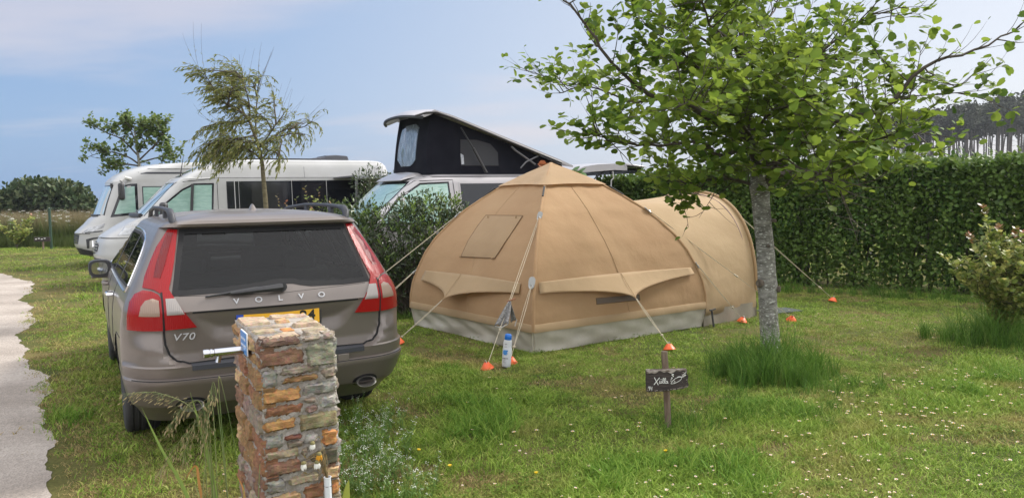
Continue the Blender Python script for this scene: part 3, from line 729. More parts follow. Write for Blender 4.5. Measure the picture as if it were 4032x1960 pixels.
# cabin cavity and window openings
cav = stack_body([(.62, .42, 3.45, .80, .2, .2, 0, 0), (.98, .30, 3.45, .82, .2, .2, 0, 0), (1.06, .24, 3.40, .79, .2, .2, 0, 0), (1.25, .36, 2.98, .71, .15, .2, 0, 0), (1.42, .48, 2.5, .62, .12, .2, 0, 0), (1.465, .56, 2.35, .58, .12, .2, 0, 0), (1.49, .65, 2.2, .5, .12, .2, 0, 0)], .03, nr=50, nc=4, ns=110, nf=40).build('cabin_lining', PAINT)
GLASS_R = [(-.548, 1.462), (-.30, 1.485), (0, 1.492), (.30, 1.485), (.548, 1.462), (.585, 1.30), (.620, 1.14), (.640, 1.062), (.45, 1.055), (.22, 1.060), (.15, 1.072), (.10, 1.085), (0, 1.088), (-.12, 1.075), (-.3, 1.058), (-.640, 1.055), (-.620, 1.14), (-.585, 1.30)]
GLASS_R = [(x, min(z, 1.458)) if z > 1.4 else (x, z) for x, z in GLASS_R]
WIND = [(-.60, 1.44), (.60, 1.44), (.72, 1.09), (-.72, 1.09)]
QW = [(.60, 1.075), (.66, 1.17), (.80, 1.30), (1.00, 1.375), (1.45, 1.40), (1.45, 1.06)]
RD = [(1.52, 1.06), (1.52, 1.405), (2.30, 1.405), (2.32, 1.06)]
FD = [(2.39, 1.06), (2.37, 1.405), (2.56, 1.385), (2.95, 1.23), (3.26, 1.07)]
def drop_faces(o, pred):
    bm = bmesh.new(); bm.from_mesh(o.data); bmesh.ops.delete(bm, geom=[f for f in bm.faces if pred(f.calc_center_median())], context='FACES'); bm.to_mesh(o.data); bm.free()
def opening(ins, arch=True):
    gr, wi = inset(GLASS_R, ins), inset(WIND, ins); sd_ = [inset(q, ins*.6) for q in (QW, RD, FD)]
    def f(c):
        if c.z > 1.0:
            if c.y < 1 and abs(c.x) < .7 and pin((c.x, c.z), gr): return True
            if c.y > 2.2 and abs(c.x) < .74 and pin((c.x, c.z), wi): return True
            if abs(c.x) > .5: return any(pin((c.y, c.z), q) for q in sd_)
            return False
        return arch and abs(c.x) > .62 and any((c.y-y)**2+(c.z-.345)**2 < .362**2 for y in (1.08, 3.90))
    return f
drop_faces(body, opening(.022)); drop_faces(cav, opening(.0, False)); cav.parent = car; cav.data.materials[0] = SEATM
for x in (-1, 1):
    for y in (1.08, 3.90):
        mb = MB(); mb.lathe([(.02, .60*x), (.368, .60*x), (.368, .885*x)], 32, 0, 'x', (0, y, .345)); mb.f.pop(); mb.f = [f for f in mb.f if len(f) > 4 or sum(mb.v[i][2] for i in f)/len(f) > .40]; mb.f = [f for f in mb.f if len(f) == 4]; mb.mi = [0]*len(mb.f); mb.build('wheel_well', DARK, car, smooth=True)
bumper = split_faces(body, lambda c: c.y < .72 and (c.z < .628 or (c.z < .852 and abs(c.x) > wing_x(max(.601, min(c.z, .869)))+.008)), 'rear_bumper', car)
# glass
rw = patch(CB, GLASS_R, 'rear', 'rear_window', [DARKGLASS, DARK], car, .004, .004, .06, .032)
ws = patch(CB, WIND, 'front', 'windscreen', [CLEARGLASS, DARK], car, .003, .003, .1, .03)
for ax in ('near', 'far'):
    for q in (QW, RD, FD):
        w = patch(CB, q, ax, 'side_window', [SIDEGLASS, DARK], car, .003, .003, .09, .018)
    trim = [(.585, 1.06), (.64, 1.175), (.785, 1.315), (1.0, 1.395), (1.5, 1.425), (2.35, 1.425), (2.57, 1.40), (2.97, 1.245), (3.32, 1.055), (2.3, 1.043), (1.4, 1.043), (.7, 1.045)]
    seam(CB, smooth_poly(trim, 1), ax, .0095, 'window_trim', CHROME, car, True, .06)
# tail lamps: two lenses on each side, the outer on the body, the inner on the tailgate
def mir(P, s): return [(x*s, z) for x, z in P]
UP = [(-.612, 1.462), (-.560, 1.456), (-.578, 1.37), (-.603, 1.26), (-.634, 1.15), (-.652, 1.10), (-.618, 1.03), (-.585, .97), (-.508, .858), (-.687, .852), (-.690, .96), (-.690, 1.05), (-.695, 1.072), (-.735, 1.098), (-.792, 1.108), (-.775, 1.17), (-.735, 1.26), (-.690, 1.35)]
LO = [(-.700, .850), (-.700, .96), (-.700, 1.045), (-.712, 1.07), (-.745, 1.088), (-.79, 1.094), (-.835, 1.07), (-.868, 1.02), (-.886, .94), (-.890, .850)]
for s in (-1, 1):
    t = bpy.data.objects.new('tail_lamp', None); COL.objects.link(t); t.parent = car
    P = mir(UP, -s) if s > 0 else UP
    patch(CB, mir(UP, 1 if s < 0 else -1), 'rear', 'inner_lens', RED, t, .016, .01, .035)
    patch(CB, mir(LO, 1 if s < 0 else -1), 'rear', 'outer_lens', RED, t, .016, .01, .03)
    k = 1 if s < 0 else -1
    patch(CB, mir([(-.588, 1.44), (-.622, 1.44), (-.660, 1.36), (-.705, 1.25), (-.728, 1.17), (-.692, 1.165), (-.655, 1.25), (-.620, 1.35)], k), 'rear', 'led_strip', DEEPRED, t, .0185, .001, .03)
    patch(CB, mir([(-.676, .945), (-.676, 1.045), (-.622, 1.045), (-.575, .945)], k), 'rear', 'reversing_lens', CLEARL, t, .0195, .001, .02)
    patch(CB, mir([(-.714, .94), (-.714, 1.035), (-.745, 1.047), (-.785, 1.035), (-.812, 1.0), (-.826, .94)], k), 'rear', 'indicator_lens', AMBER, t, .0195, .001, .018)
    # side marker edge between lens and bumper
    seam(CB, mir([(-.694, 1.08), (-.694, .845)], k), 'rear', .007, 'lamp_gap', DARK, t, False, .02, .012)
# seams of the tailgate and bumper
GAP = [(-.694, .845), (-.690, .76), (-.668, .695), (-.63, .655), (-.56, .634), (-.3, .640), (0, .643), (.3, .640), (.56, .634), (.63, .655), (.668, .695), (.690, .76), (.694, .845)]
seam(CB, GAP, 'rear', .0075, 'tailgate_gap', DARK, car, False, .03)
seam(CB, [(-.60, 1.052), (0, 1.03), (.60, 1.052)], 'rear', .0015, 'glass_seam', DARK, car)
mb = MB(); mb.tube([onto(CB, x, .951, 'rear')[0]+Vector((0, .004, 0)) for x in np.linspace(-.53, .53, 24)], .0085, 6); mb.build('handle_shadow_gap', DARK, car, smooth=True)
seam(CB, [(-.88, .543), (-.6, .543), (0, .543), (.6, .543), (.88, .543)], 'rear', .004, 'bumper_seam', DARK, car)
# loading pad on top of the bumper
mb = MB()
rA = []; rB = []
for x in np.linspace(-.55, .55, 23):
    y0 = onto(CB, x, .61, 'rear')[0].y; rA.append([(x, y0-.004, .597), (x, y0-.004, .626), (x, y0+.012, .634), (x, y0+.065, .637), (x, y0+.065, .60)])
mb.loft(rA, 0, True, True, True); mb.build('loading_pad', GREYPL, car, smooth=True, angle=30)
mb = MB(); mb.box((.40, .031, .565), (.075, .012, .055)); mb.build('tow_eye_cover', PAINT, car, bevel=.003)
# exhaust tips in dark recesses
for x in (-.555, .575):
    mb = MB(); P = [(x+.092*math.cos(a), .372+.05*math.sin(a)) for a in np.linspace(0, 2*math.pi, 21)[:-1]]
    patch(CB, P, 'rear', 'exhaust_recess', DARK, car, .0015, .001, .03)
    mb.loft([[(x+.068*k*math.cos(a), y, .368+.036*k*math.sin(a)) for a in np.linspace(0, 2*math.pi, 25)[:-1]] for k, y in ((.95, .4), (1, .11), (1.06, .088), (1.02, .08), (.88, .088), (.86, .25))], 0, False, True)
    mb.build('exhaust_tip', mat('exhaust_steel', (.55, .53, .5), .3, .9), car, smooth=True, angle=50)
# number plate
npl = bpy.data.objects.new('number_plate', None); COL.objects.link(npl); npl.parent = car
PY = onto(CB, 0, .86, 'rear')[0].y-.012
mb = MB(); mb.box((0, PY+.006, .866), (.555, .014, .130)); mb.build('plate_holder', BLACK, npl, bevel=.008)
mb = MB(); mb.box((.018, PY-.003, .868), (.488, .006, .108)); mb.build('plate', mat('plate_yellow', (.80, .42, .025), .4), npl, bevel=.002)
mb = MB(); mb.box((-.249, PY-.003, .868), (.044, .006, .108)); mb.build('euro_band', mat('plate_blue', (.02, .07, .42), .4), npl, bevel=.002)
text_mesh('24', .095, .001, mat('plate_black', (.012, .012, .012), .4), 'plate_lettering', npl, (.182, PY-.0065, .866), (R(90), 0, 0), .0025, 1.1)
BADGE = mat('badge_metal', (.46, .46, .47), .4, .3)
# lettering on the tailgate
for i, ch in enumerate('VOLVO'):
    x = -.268+.1365*i; h = onto(CB, x, .999, 'rear')[0]
    t = text_mesh(ch, .049, .003, BADGE, 'badge_letter', car, (x, h.y-.004, .999), (R(90)-R(18), 0, 0), .0008, 1.2)
h = onto(CB, -.595, .80, 'rear')[0]
text_mesh('V70', .06, .003, BADGE, 'model_badge', car, (-.585, h.y-.006, .80), (R(90), 0, R(-4)), .0002, 1.25, .2, 1.1)
# rear wiper, resting on the glass
def on_r(x, z, o): 
    h = onto(CB, x, z, 'rear')[0]; return h+Vector((0, -o, 0))
mb = MB(); mb.tube([on_r(.02, 1.072, .045), on_r(-.06, 1.068, .052), on_r(-.2, 1.060, .045), on_r(-.30, 1.052, .032)], [.025, .022, .017, .010], 8)
mb.tube([on_r(.02, 1.072, .05), on_r(.03, 1.070, .0)], [.030, .026], 12)
mb.build('wiper_arm', BLACK, car, smooth=True)
mb = MB(); mb.tube([on_r(-.13, 1.073, .022), on_r(-.28, 1.058, .02), on_r(-.45, 1.040, .016)], [.011, .011, .006], 6); mb.build('wiper_blade', BLACK, car, smooth=True)
# roof aerial fin
mb = MB(); rr = []
for t in np.linspace(0, 1, 9):
    w = .032*(1-t)**.7+.002; l0 = .74+.085*t**.8; l1 = .92-.045*t; 
    rr.append([(w*math.cos(a), (l0+l1)/2+(l1-l0)/2*math.sin(a), 1.548+.062*t) for a in np.linspace(0, 2*math.pi, 13)[:-1]])
mb.loft(rr, 0); mb.build('roof_fin', PAINT, car, smooth=True, angle=50)
# roof rails with three feet
for s in (-1, 1):
    mb = MB(); ring = []
    path = [(.575, .46, 1.485), (.585, .47, 1.535), (.586, .52, 1.567), (.588, .66, 1.580), (.59, 1.0, 1.590), (.59, 1.6, 1.590), (.575, 2.15, 1.562), (.56, 2.42, 1.50)]
    path = [Vector((x*s, y, z)) for x, y, z in path]
    for i, p in enumerate(path):
        d = (path[min(i+1, 7)]-path[max(i-1, 0)]).normalized(); a = Vector((1, 0, 0)); b = d.cross(a).normalized()
        w, h = ((.024, .045), (.024, .040), (.022, .027), (.018, .016), (.016, .014), (.016, .014), (.017, .016), (.02, .03))[i]
        ring.append([p+a*w*math.cos(t)+b*h*math.sin(t) for t in np.linspace(0, 2*math.pi, 11)[:-1]])
    mb.loft(ring); mb.box((.588*s, .86, 1.552), (.024, .07, .06)); mb.box((.583*s, 1.55, 1.552), (.024, .07, .06))
    mb.build('roof_rail', GREYPL, car, smooth=True, angle=50)
# door mirrors
for s in (-1, 1):
    e = bpy.data.objects.new('door_mirror', None); COL.objects.link(e); e.parent = car
    mb = MB(); rr = []
    for t, k in ((0, .95), (.25, 1.), (.6, 1.), (.85, .9), (1., .55)):
        rr.append([(s*(.96+.095*k*math.copysign(abs(math.cos(a))**.6, math.cos(a))), 2.94+.14*t-.02, 1.035+.08*k*math.copysign(abs(math.sin(a))**.6, math.sin(a))) for a in np.linspace(0, 2*math.pi, 17)[:-1]])
    mb.loft(rr); mb.build('mirror_shell', BLACK, e, smooth=True, angle=60)
    mb = MB(); mb.loft([[(s*(.965+.066*math.copysign(abs(math.cos(a))**.7, math.cos(a))), y, 1.037+.056*math.copysign(abs(math.sin(a))**.7, math.sin(a))) for a in np.linspace(0, 2*math.pi, 17)[:-1]] for y in (2.912, 2.925)]); mb.build('mirror_glass', mat('mirror', (.45, .47, .48), .03, 1.), e, smooth=True, angle=40)
    mb = MB(); mb.box((s*.955, 3.0, .955), (.16, .10, .018)); mb.build('mirror_base', PAINT, e, bevel=.006)
    for y in (1.72, 2.62):
        h = onto(CB, y, .93, 'near' if s < 0 else 'far')[0]
        mb = MB(); mb.tube([(h.x+.0*s, y-.1, .93), (h.x+.035*s, y-.09, .932), (h.x+.04*s, y, .933), (h.x+.035*s, y+.08, .932), (h.x, y+.095, .93)], [.014, .015, .016, .015, .014], 8); mb.build('door_handle', PAINT if y > 2 else CHROME, car, smooth=True)
    ax = 'near' if s < 0 else 'far'
    for y in (1.50, 2.36): seam(CB, [(y, 1.04), (y+(.03 if y < 2 else 0), .7), (y+(.12 if y < 2 else .0), .36)], ax, .004, 'door_gap', DARK, car, False, .06)
    seam(CB, [(.45, .78), (.95, .745), (1.0, .36)] if s < 0 else [(.4, .8), (.9, .745)], ax, .003, 'side_gap', DARK, car, False, .05)
for s in (-1, 1):
    for y in (1.08, 3.90): wheel(car, s*.785, y, .325, .225, s, RIM, RUBBER)
# seats
for s in (-1, 1):
    e = bpy.data.objects.new('front_seat', None); COL.objects.link(e); e.parent = car
    mb = MB(); mb.box((s*.36, 2.15, .92), (.46, .16, .62), 0, Matrix.Rotation(R(12), 3, 'X')); mb.build('seat_back', SEATM, e, bevel=.06)
    mb = MB(); mb.box((s*.36, 2.07, 1.31), (.25, .1, .18)); mb.build('headrest', SEATM, e, bevel=.04)
mb = MB(); mb.box((0, 1.25, .86), (1.3, .14, .48), 0, Matrix.Rotation(R(14), 3, 'X')); [mb.box((x, 1.21, 1.15), (.26, .1, .14)) for x in (-.42, .42)]; mb.build('rear_seat', SEATM, car, bevel=.035)
mb = MB(); mb.box((0, 3.3, 1.0), (1.4, .25, .12)); mb.build('dashboard', SEATM, car, bevel=.03)
mb = MB(); mb.box((0, .78, .99), (1.36, .80, .012)); mb.build('luggage_cover', SEATM, car)
mb = MB(); mb.box((0, 2.72, 1.34), (.22, .03, .07)); mb.build('inner_mirror', SEATM, car, bevel=.015)
# ------------------------------------------------------------ camper vans, all parked square to the car
VROT = R(119.5); LX = Vector((-math.sin(R(29.5)), math.cos(R(29.5)), 0))
WHITE = mat('white_paint', (.40, .40, .395), .38, col2=(.355, .355, .345), scale=2, coat=.5, rvar=.05)
SILVER = mat('silver_paint', (.42, .40, .41), .4, .2, (.38, .365, .37), 2.5, coat=.5, rvar=.05)
BANDGLASS = mat('black_window_band', (.008, .009, .013), .07, spec=.5)
SHADE = mat('mint_sunshade', (.20, .34, .29), .22, col2=(.27, .42, .36), scale=7, coat=.9, bump=.25, bscale=9, stretch=(1, 1, 3))
SHADE2 = mat('quilted_sunshade', (.24, .42, .36), .2, col2=(.42, .58, .52), scale=14, coat=.9, bump=.5, bscale=24, stretch=(1, 1, 4))
WSCR = mat('windscreen_blue', (.20, .28, .31), .1, col2=(.30, .40, .43), scale=1.4, coat=1., spec=.7)
HEADL = mat('headlamp', (.42, .43, .44), .12, .3, (.16, .165, .17), 7, coat=1.)
def arches(body, ws, r, hw):
    cs = []
    for x in (-1, 1):
        for y in ws:
            mb = MB(); mb.lathe([(r+.05, (hw-.28)*x), (r+.05, (hw+.3)*x)], 28, 0, 'x', (0, y, r+.02)); cs.append(mb.build('cut', PAINT))
    carve(body, cs); body.data.set_sharp_from_angle(angle=R(32))
def wheels(p, ws, r, hw, w=.2):
    for s in (-1, 1):
        for y in ws: wheel(p, s*(hw-.13), y, r, w, s, RIM, RUBBER)
def mirror(p, x, y, z, h, w, shell, arm=None):
    e = bpy.data.objects.new('door_mirror', None); COL.objects.link(e); e.parent = p
    mb = MB(); mb.box((x, y, z), (w, .14, h)); mb.build('mirror_shell', shell, e, bevel=.05)
    mb = MB(); mb.box((x, y-.072, z), (w*.8, .008, h*.82)); mb.build('mirror_glass', mat('mirror_pane', (.6, .65, .7), .05, 1.), e, bevel=.002)
    if arm:
        mb = MB(); mb.tube(arm[0], arm[1], 8); mb.build('mirror_arm', arm[2], e, smooth=True)

# --- silver pop-top camper
P0 = Vector((-.87, 12., 0))
cv = thing('pop_top_camper', 'silver camper van with raised black canvas pop-top roof and open tailgate', 'camper van', P0+LX*.82, VROT)
L1 = [(.25, -2.45, 2.08, .86, .2, .3, .03, .2), (.38, -2.54, 2.26, .92, .2, .35, .04, .22), (.7, -2.58, 2.30, .95, .2, .38, .05, .22), (.9, -2.57, 2.22, .95, .2, .36, .05, .22), (1.03, -2.56, 2.02, .94, .2, .3, .05, .2), (1.14, -2.55, 1.70, .93, .2, .2, .05, .14), (1.18, -2.55, 1.62, .92, .2, .16, .05, .12),
      (1.42, -2.54, 1.32, .885, .2, .14, .05, .10), (1.62, -2.53, 1.06, .85, .18, .12, .05, .10), (1.87, -2.50, .76, .80, .16, .12, .05, .08), (1.92, -2.48, .66, .77, .16, .14, .05, .08), (1.96, -2.46, .50, .72, .15, .15, .04, .06), (1.985, -2.42, .30, .66, .15, .15, .03, .05)]
mb = stack_body(L1, .04, nr=24, nc=8, ns=40, nf=20); B1 = bvh_of(mb)
body1 = mb.build('body', SILVER, cv, smooth=True, angle=32); arches(body1, (-1.62, 1.36), .34, .95); wheels(cv, (-1.62, 1.36), .34, .95)
patch(B1, [(-.70, 1.865), (.70, 1.865), (.80, 1.20), (-.80, 1.20)], 'front', 'windscreen', [SHADE, BANDGLASS], cv, .004, .004, .12, .035)
W1 = [(.585, 1.84), (.10, 1.858), (.075, 1.22), (1.28, 1.22), (1.20, 1.36), (.95, 1.62)]
patch(B1, W1, 'near', 'door_window', [SHADE2, BANDGLASS], cv, .004, .004, .1, .03)
seam(B1, [(.66, 1.868), (.03, 1.885), (.0, 1.2), (-.02, .5)], 'near', .006, 'door_gap', DARK, cv, False, .08)
seam(B1, [(.66, 1.868), (.98, 1.665), (1.36, 1.30)], 'near', .006, 'door_gap', DARK, cv, False, .08)
patch(B1, [(-.07, 1.845), (-1.30, 1.845), (-1.30, 1.22), (-.07, 1.22)], 'near', 'side_window', [BANDGLASS, SILVER], cv, .005, .004, .15, .02)
patch(B1, [(-1.40, 1.845), (-2.36, 1.83), (-2.36, 1.22), (-1.40, 1.22)], 'near', 'side_window', [BANDGLASS, SILVER], cv, .005, .004, .15, .02)
seam(B1, [(.5, 1.93), (-2.3, 1.935)], 'near', .007, 'gutter', DARK, cv, False, .15)
mirror(cv, -1.06, 1.12, 1.25, .25, .2, BLACK)
for s in (-1, 1): patch(B1, [(s*.55, .98), (s*.82, 1.0), (s*.85, .80), (s*.5, .78)], 'front', 'headlamp', HEADL, cv, .006, .006, .06)
patch(B1, [(-.42, .95), (.42, .95), (.38, .80), (-.38, .80)], 'front', 'grille', BLACK, cv, .006, .006, .08)
# moulded scoop above the windscreen
mb = MB(); rr = []
for y, z, hw, hh in ((.80, 1.90, .56, .01), (.70, 1.93, .60, .055), (.58, 1.955, .60, .085), (.46, 1.96, .56, .075), (.38, 1.965, .52, .02)):
    rr.append([(hw*math.copysign(abs(math.cos(a))**.6, math.cos(a)), y, z+hh*max(0, math.sin(a))**.7-.02) for a in np.linspace(0, 2*math.pi, 29)[:-1]])
mb.loft(rr); mb.build('roof_scoop', SILVER, cv, smooth=True, angle=50)
# canvas of the pop-top: a wedge with slightly sucked-in sides
CANV = mat('black_canvas', (.005, .0055, .010), .9, col2=(.009, .0095, .015), scale=5, bump=.3, bscale=7, spec=.15)
def lid_z(y): return 2.93+(2.13-2.93)*(.34-y)/(.34+2.1)
mb = MB(); rings = []
for k in range(9):
    t = k/8; ring = []
    yf = .42-.12*t+.03*math.sin(t*3.14)
    for (x, y) in [(-1, y) for y in np.linspace(1, 0, 14)]+[(x, 0) for x in np.linspace(-.8, .8, 7)]+[(1, y) for y in np.linspace(0, 1, 14)]+[(x, 1) for x in np.linspace(.8, -.8, 9)]:
        yy = -2.1+(yf+2.1)*y; zt = lid_z(yy); z0 = 1.975; z = z0+(zt-z0)*t
        hw = (.70-.05*t-.028*math.sin(t*3.14)+.012*math.sin(yy*9+t*3)*math.sin(t*3.14)); ring.append((x*hw, yy+(.012*math.sin(x*7) if y == 1 else 0), z))
    rings.append(ring)
mb.loft(rings); BT = bvh_of(mb); mb.build('pop_top_canvas', CANV, cv, smooth=True, angle=40)
PLAST = mat('clear_plastic', (.10, .13, .16), .08, col2=(.30, .36, .42), scale=5, lo=.45, hi=.75, bump=.9, bscale=10, stretch=(9, 9, 1.1), coat=1.)
fw = patch(BT, smooth_poly([(-.29, 2.80), (.44, 2.78), (.50, 2.60), (.55, 2.13), (-.24, 2.12), (-.26, 2.5)], 1), 'front', 'canvas_window', PLAST, cv, .012, .006, .08)
MESHN = mat('canvas_net', (.018, .019, .024), .6)
patch(BT, [(-.18, 2.11), (-.19, 2.52), (-.48, 2.52), (-.72, 2.46), (-.86, 2.32), (-.86, 2.11)], 'near', 'net_window', MESHN, cv, .008, .004, .08)
patch(BT, [(-.185, 2.13), (-.185, 2.30), (-.235, 2.27), (-.235, 2.13)], 'near', 'white_tag', mat('tag', (.5, .52, .55), .6, col2=(.25, .27, .3), scale=40), cv, .011, .002, .05)
for (a, b) in (((-.185, 2.0), (-.18, 2.55)), ((-.87, 2.0), (-.87, 2.40)), ((.33, 2.0), (.28, 2.9))): seam(BT, [a, b], 'near', .004, 'canvas_seam', CANV, cv, False, .1)
# the lid
mb = MB(); rr = []
for x in np.linspace(-.78, .78, 15):
    c = .055*(1-(x/.78)**2)-.02; e = .16*(abs(x)/.78)**3; row = []
    for y, z, th in ((.66-e, 2.865, .0), (.62-e, 2.90, .03), (.50-e, 2.955, .035), (.30, 2.975, .04), (.0, 2.90, .04), (-1.1, 2.53, .04), (-2.0, 2.225, .04), (-2.24, 2.135, .02)): row.append(((x, y, z+c), th))
    rr.append([p for p, th in row]+[(p[0], p[1], p[2]-th-.012) for p, th in reversed(row)])
mb.loft(rr); o = mb.build('pop_top_lid', [SILVER], cv, smooth=True, angle=40)
mb = MB()
edge = [(-.79, .62, 2.845), (-.79, .45, 2.90), (-.79, .28, 2.915), (-.79, 0, 2.84), (-.79, -1.1, 2.465), (-.79, -2.0, 2.16)]
mb.tube(edge, .018, 6); mb.tube([(x*.79, .665-.16*abs(x)**3, 2.85+.055*(1-x*x)-.02) for x in np.linspace(-1, 1, 15)], .026, 6); mb.build('lid_rubber_edge', BLACK, cv, smooth=True)
mb = MB(); mb.tube([(-.74, -.16, 2.70), (-.76, -.36, 2.38)], .012, 6); mb.tube([(-.76, -.36, 2.38), (-.78, -.58, 1.99)], .024, 8); mb.build('gas_strut', BLACK, cv, smooth=True)
ALU = mat('grey_steel', (.16, .16, .17), .5, .5)
mb = MB(); mb.tube([(-.75, -1.06, 2.42), (-.76, -1.12, 2.36), (-.76, -1.50, 2.13)], .016, 6); mb.tube([(-.76, -1.22, 2.07), (-.77, -1.32, 2.17), (-.76, -1.56, 2.27)], .013, 6); mb.build('lid_hinge', ALU, cv, smooth=True)
# open tailgate
mb = MB(); rr = []
for y, z, th, hw in ((-2.36, 2.04, .06, .70), (-2.5, 2.10, .10, .74), (-2.75, 2.135, .12, .78), (-3.1, 2.15, .11, .80), (-3.38, 2.13, .10, .80)):
    rr.append([(hw*x, y, z+.03*(1-x*x)) for x in np.linspace(-1, 1, 9)]+[(hw*x, y, z-th) for x in np.linspace(1, -1, 9)])
mb.loft(rr); mb.build('tailgate', SILVER, cv, smooth=True, angle=40)
mb = MB(); rr = []
for y, z, hw in ((-2.48, 1.985, .70), (-3.2, 2.02, .77), (-3.66, 2.035, .78), (-3.72, 2.085, .78)):
    rr.append([(hw*x, y, z) for x in np.linspace(-1, 1, 5)]+[(hw*x, y, z-.05+(.035 if y < -3.7 else 0)) for x in np.linspace(1, -1, 5)])
mb.loft(rr); mb.build('tailgate_glass', BANDGLASS, cv, smooth=True, angle=40)
mb = MB(); mb.loft([[(x*.82, -3.36, 2.155), (x*.82, -3.80, 2.10), (x*.82, -3.80, 2.085), (x*.82, -3.36, 2.12)] for x in (-1, 1)]); mb.build('tailgate_spoiler', SILVER, cv, bevel=.006)
mb = MB(); mb.tube([(-.72, -2.46, 1.72), (-.74, -2.9, 2.01)], .013, 6); mb.build('tailgate_strut', BLACK, cv)
mb = MB(); mb.tube([(-.8, -3.06, 2.02), (-.8, -3.08, 1.90), (-.8, -3.03, 1.86), (-.8, -3.02, 1.70)], .012, 6); mb.build('strap', WHITE, cv, smooth=True)

# --- white high-roof van
PM = Vector((-2.6, 16.9, 0))
mv = thing('high_roof_van', 'tall white high-roof camper van with a black window band and diamond grille badge', 'camper van', PM+LX*.95, VROT)
L2 = [(.30, .08, 5.62, .92, .15, .35, .03, .25), (.42, .03, 5.76, .98, .15, .4, .03, .28), (.60, .0, 5.80, 1.0, .15, .42, .03, .28), (.85, .0, 5.75, 1.01, .15, .42, .03, .28), (.93, .0, 5.70, 1.01, .15, .42, .03, .27), (.945, .0, 5.66, 1.01, .15, .42, .03, .27), (.955, .0, 5.70, 1.01, .15, .42, .03, .27), (1.01, .0, 5.63, 1.01, .15, .40, .03, .26), (1.12, .0, 5.46, 1.0, .15, .34, .03, .24), (1.22, .0, 5.30, 1.0, .15, .26, .03, .2), (1.30, .0, 5.16, .99, .15, .2, .03, .16),
      (1.34, .0, 5.08, .985, .15, .18, .03, .14), (1.62, .0, 4.80, .965, .15, .16, .03, .13), (1.98, .0, 4.44, .945, .15, .15, .03, .11), (2.05, .0, 4.36, .94, .15, .16, .03, .11), (2.06, .0, 4.33, .925, .15, .18, .03, .11), (2.20, .02, 4.08, .90, .15, .22, .03, .11), (2.30, .05, 3.88, .875, .16, .26, .03, .1), (2.37, .10, 3.68, .84, .18, .3, .03, .08), (2.41, .17, 3.45, .78, .2, .3, .03, .06), (2.43, .3, 3.2, .68, .2, .3, .02, .04)]
mb = stack_body(L2, .05, nr=20, nc=8, ns=50, nf=20); B2 = bvh_of(mb)
body2 = mb.build('body', WHITE, mv, smooth=True, angle=30); arches(body2, (1.2, 4.75), .35, 1.0); wheels(mv, (1.2, 4.75), .35, 1.0)
patch(B2, [(-.80, 1.97), (.80, 1.97), (.90, 1.345), (-.90, 1.345)], 'front', 'windscreen', [WSCR, BANDGLASS], mv, .004, .004, .12, .02)
patch(B2, [(3.68, 1.955), (4.05, 1.95), (4.27, 1.84), (4.62, 1.55), (4.80, 1.34), (3.72, 1.33)], 'near', 'door_window', [SHADE, BANDGLASS], mv, .005, .005, .12, .035)
mb = MB(); mb.tube([onto(B2, 4.07, 1.94, 'near')[0]+Vector((-.008, 0, 0)), onto(B2, 4.12, 1.35, 'near')[0]+Vector((-.008, 0, 0))], .035, 4); mb.build('window_divider', BLACK, mv)
patch(B2, [(.55, 2.0), (3.45, 1.985), (3.45, 1.26), (.55, 1.26)], 'near', 'window_band', BANDGLASS, mv, .006, .006, .2)
for y, w in ((3.30, .018), (3.22, .008), (2.18, .010), (1.46, .012), (.52, .02)):
    mb = MB(); mb.tube([onto(B2, y, z, 'near')[0]+Vector((-.010, 0, 0)) for z in np.linspace(1.27, 2.0, 6)], w*.6, 4); mb.build('band_seam', WHITE, mv)
FR = mat('window_frame_dark', (.014, .013, .017), .12, coat=.5)
for a, b in ((2.98, 2.28), (1.98, 1.50)): patch(B2, smooth_poly([(b, 1.955), (b+.06, 1.955), (a-.06, 1.955), (a, 1.955), (a, 1.89), (a, 1.42), (a, 1.36), (a-.06, 1.36), (b+.06, 1.36), (b, 1.36), (b, 1.42), (b, 1.89)], 1), 'near', 'opening_window', FR, mv, .022, .014, .15)
seam(B2, [(.3, 2.055), (3.6, 2.055), (4.35, 1.97), (4.75, 1.62), (5.0, 1.36)], 'near', .007, 'gutter', DARK, mv, False, .12)
seam(B2, [(.3, 2.375), (3.3, 2.375)], 'near', .004, 'roof_seam', GREYPL, mv, False, .2)
seam(B2, [(.35, 2.06), (.33, 2.40)], 'near', .003, 'roof_seam', GREYPL, mv, False, .1); seam(B2, [(1.9, 2.06), (1.9, 2.38)], 'near', .003, 'roof_seam', GREYPL, mv, False, .1); seam(B2, [(3.9, 2.06), (3.86, 2.27)], 'near', .003, 'roof_seam', GREYPL, mv, False, .1)
seam(B2, [(3.62, 2.0), (3.62, .6)], 'near', .005, 'door_gap', DARK, mv, False, .1)
patch(B2, [(-.5, 2.33), (.5, 2.33), (.62, 2.09), (-.62, 2.09)], 'front', 'roof_skylight', mat('skylight', (.07, .075, .085), .1, coat=1.), mv, .012, .01, .12)
for s in (-1, 1):
    ax = 'near' if s < 0 else 'far'
    patch(B2, [(5.40, 1.00), (5.26, 1.17), (5.08, 1.235), (4.98, 1.20), (5.02, 1.01)], ax, 'headlamp', HEADL, mv, .008, .01, .08)
    mirror(mv, s*1.16, 4.62, 1.42, .36, .2, BLACK)
GR = smooth_poly([(-.44, .87), (.44, .87), (.40, .64), (-.40, .64)], 1)
patch(B2, GR, 'front', 'grille', BLACK, mv, .008, .008, .08)
for z in (.68, .735, .79, .845):
    mb = MB(); mb.tube([onto(B2, x, z, 'front')[0]+Vector((0, .012, 0)) for x in np.linspace(-.41, .41, 15)], .009, 4); mb.build('grille_bar', WHITE, mv)
h = onto(B2, 0, .76, 'front')[0]
mb = MB()
for (a, b) in (((0, .11), (.062, 0)), ((.062, 0), (0, -.11)), ((0, -.11), (-.062, 0)), ((-.062, 0), (0, .11))): mb.tube([(a[0], h.y+.03, h.z+a[1]), (b[0], h.y+.03, h.z+b[1])], .014, 4)
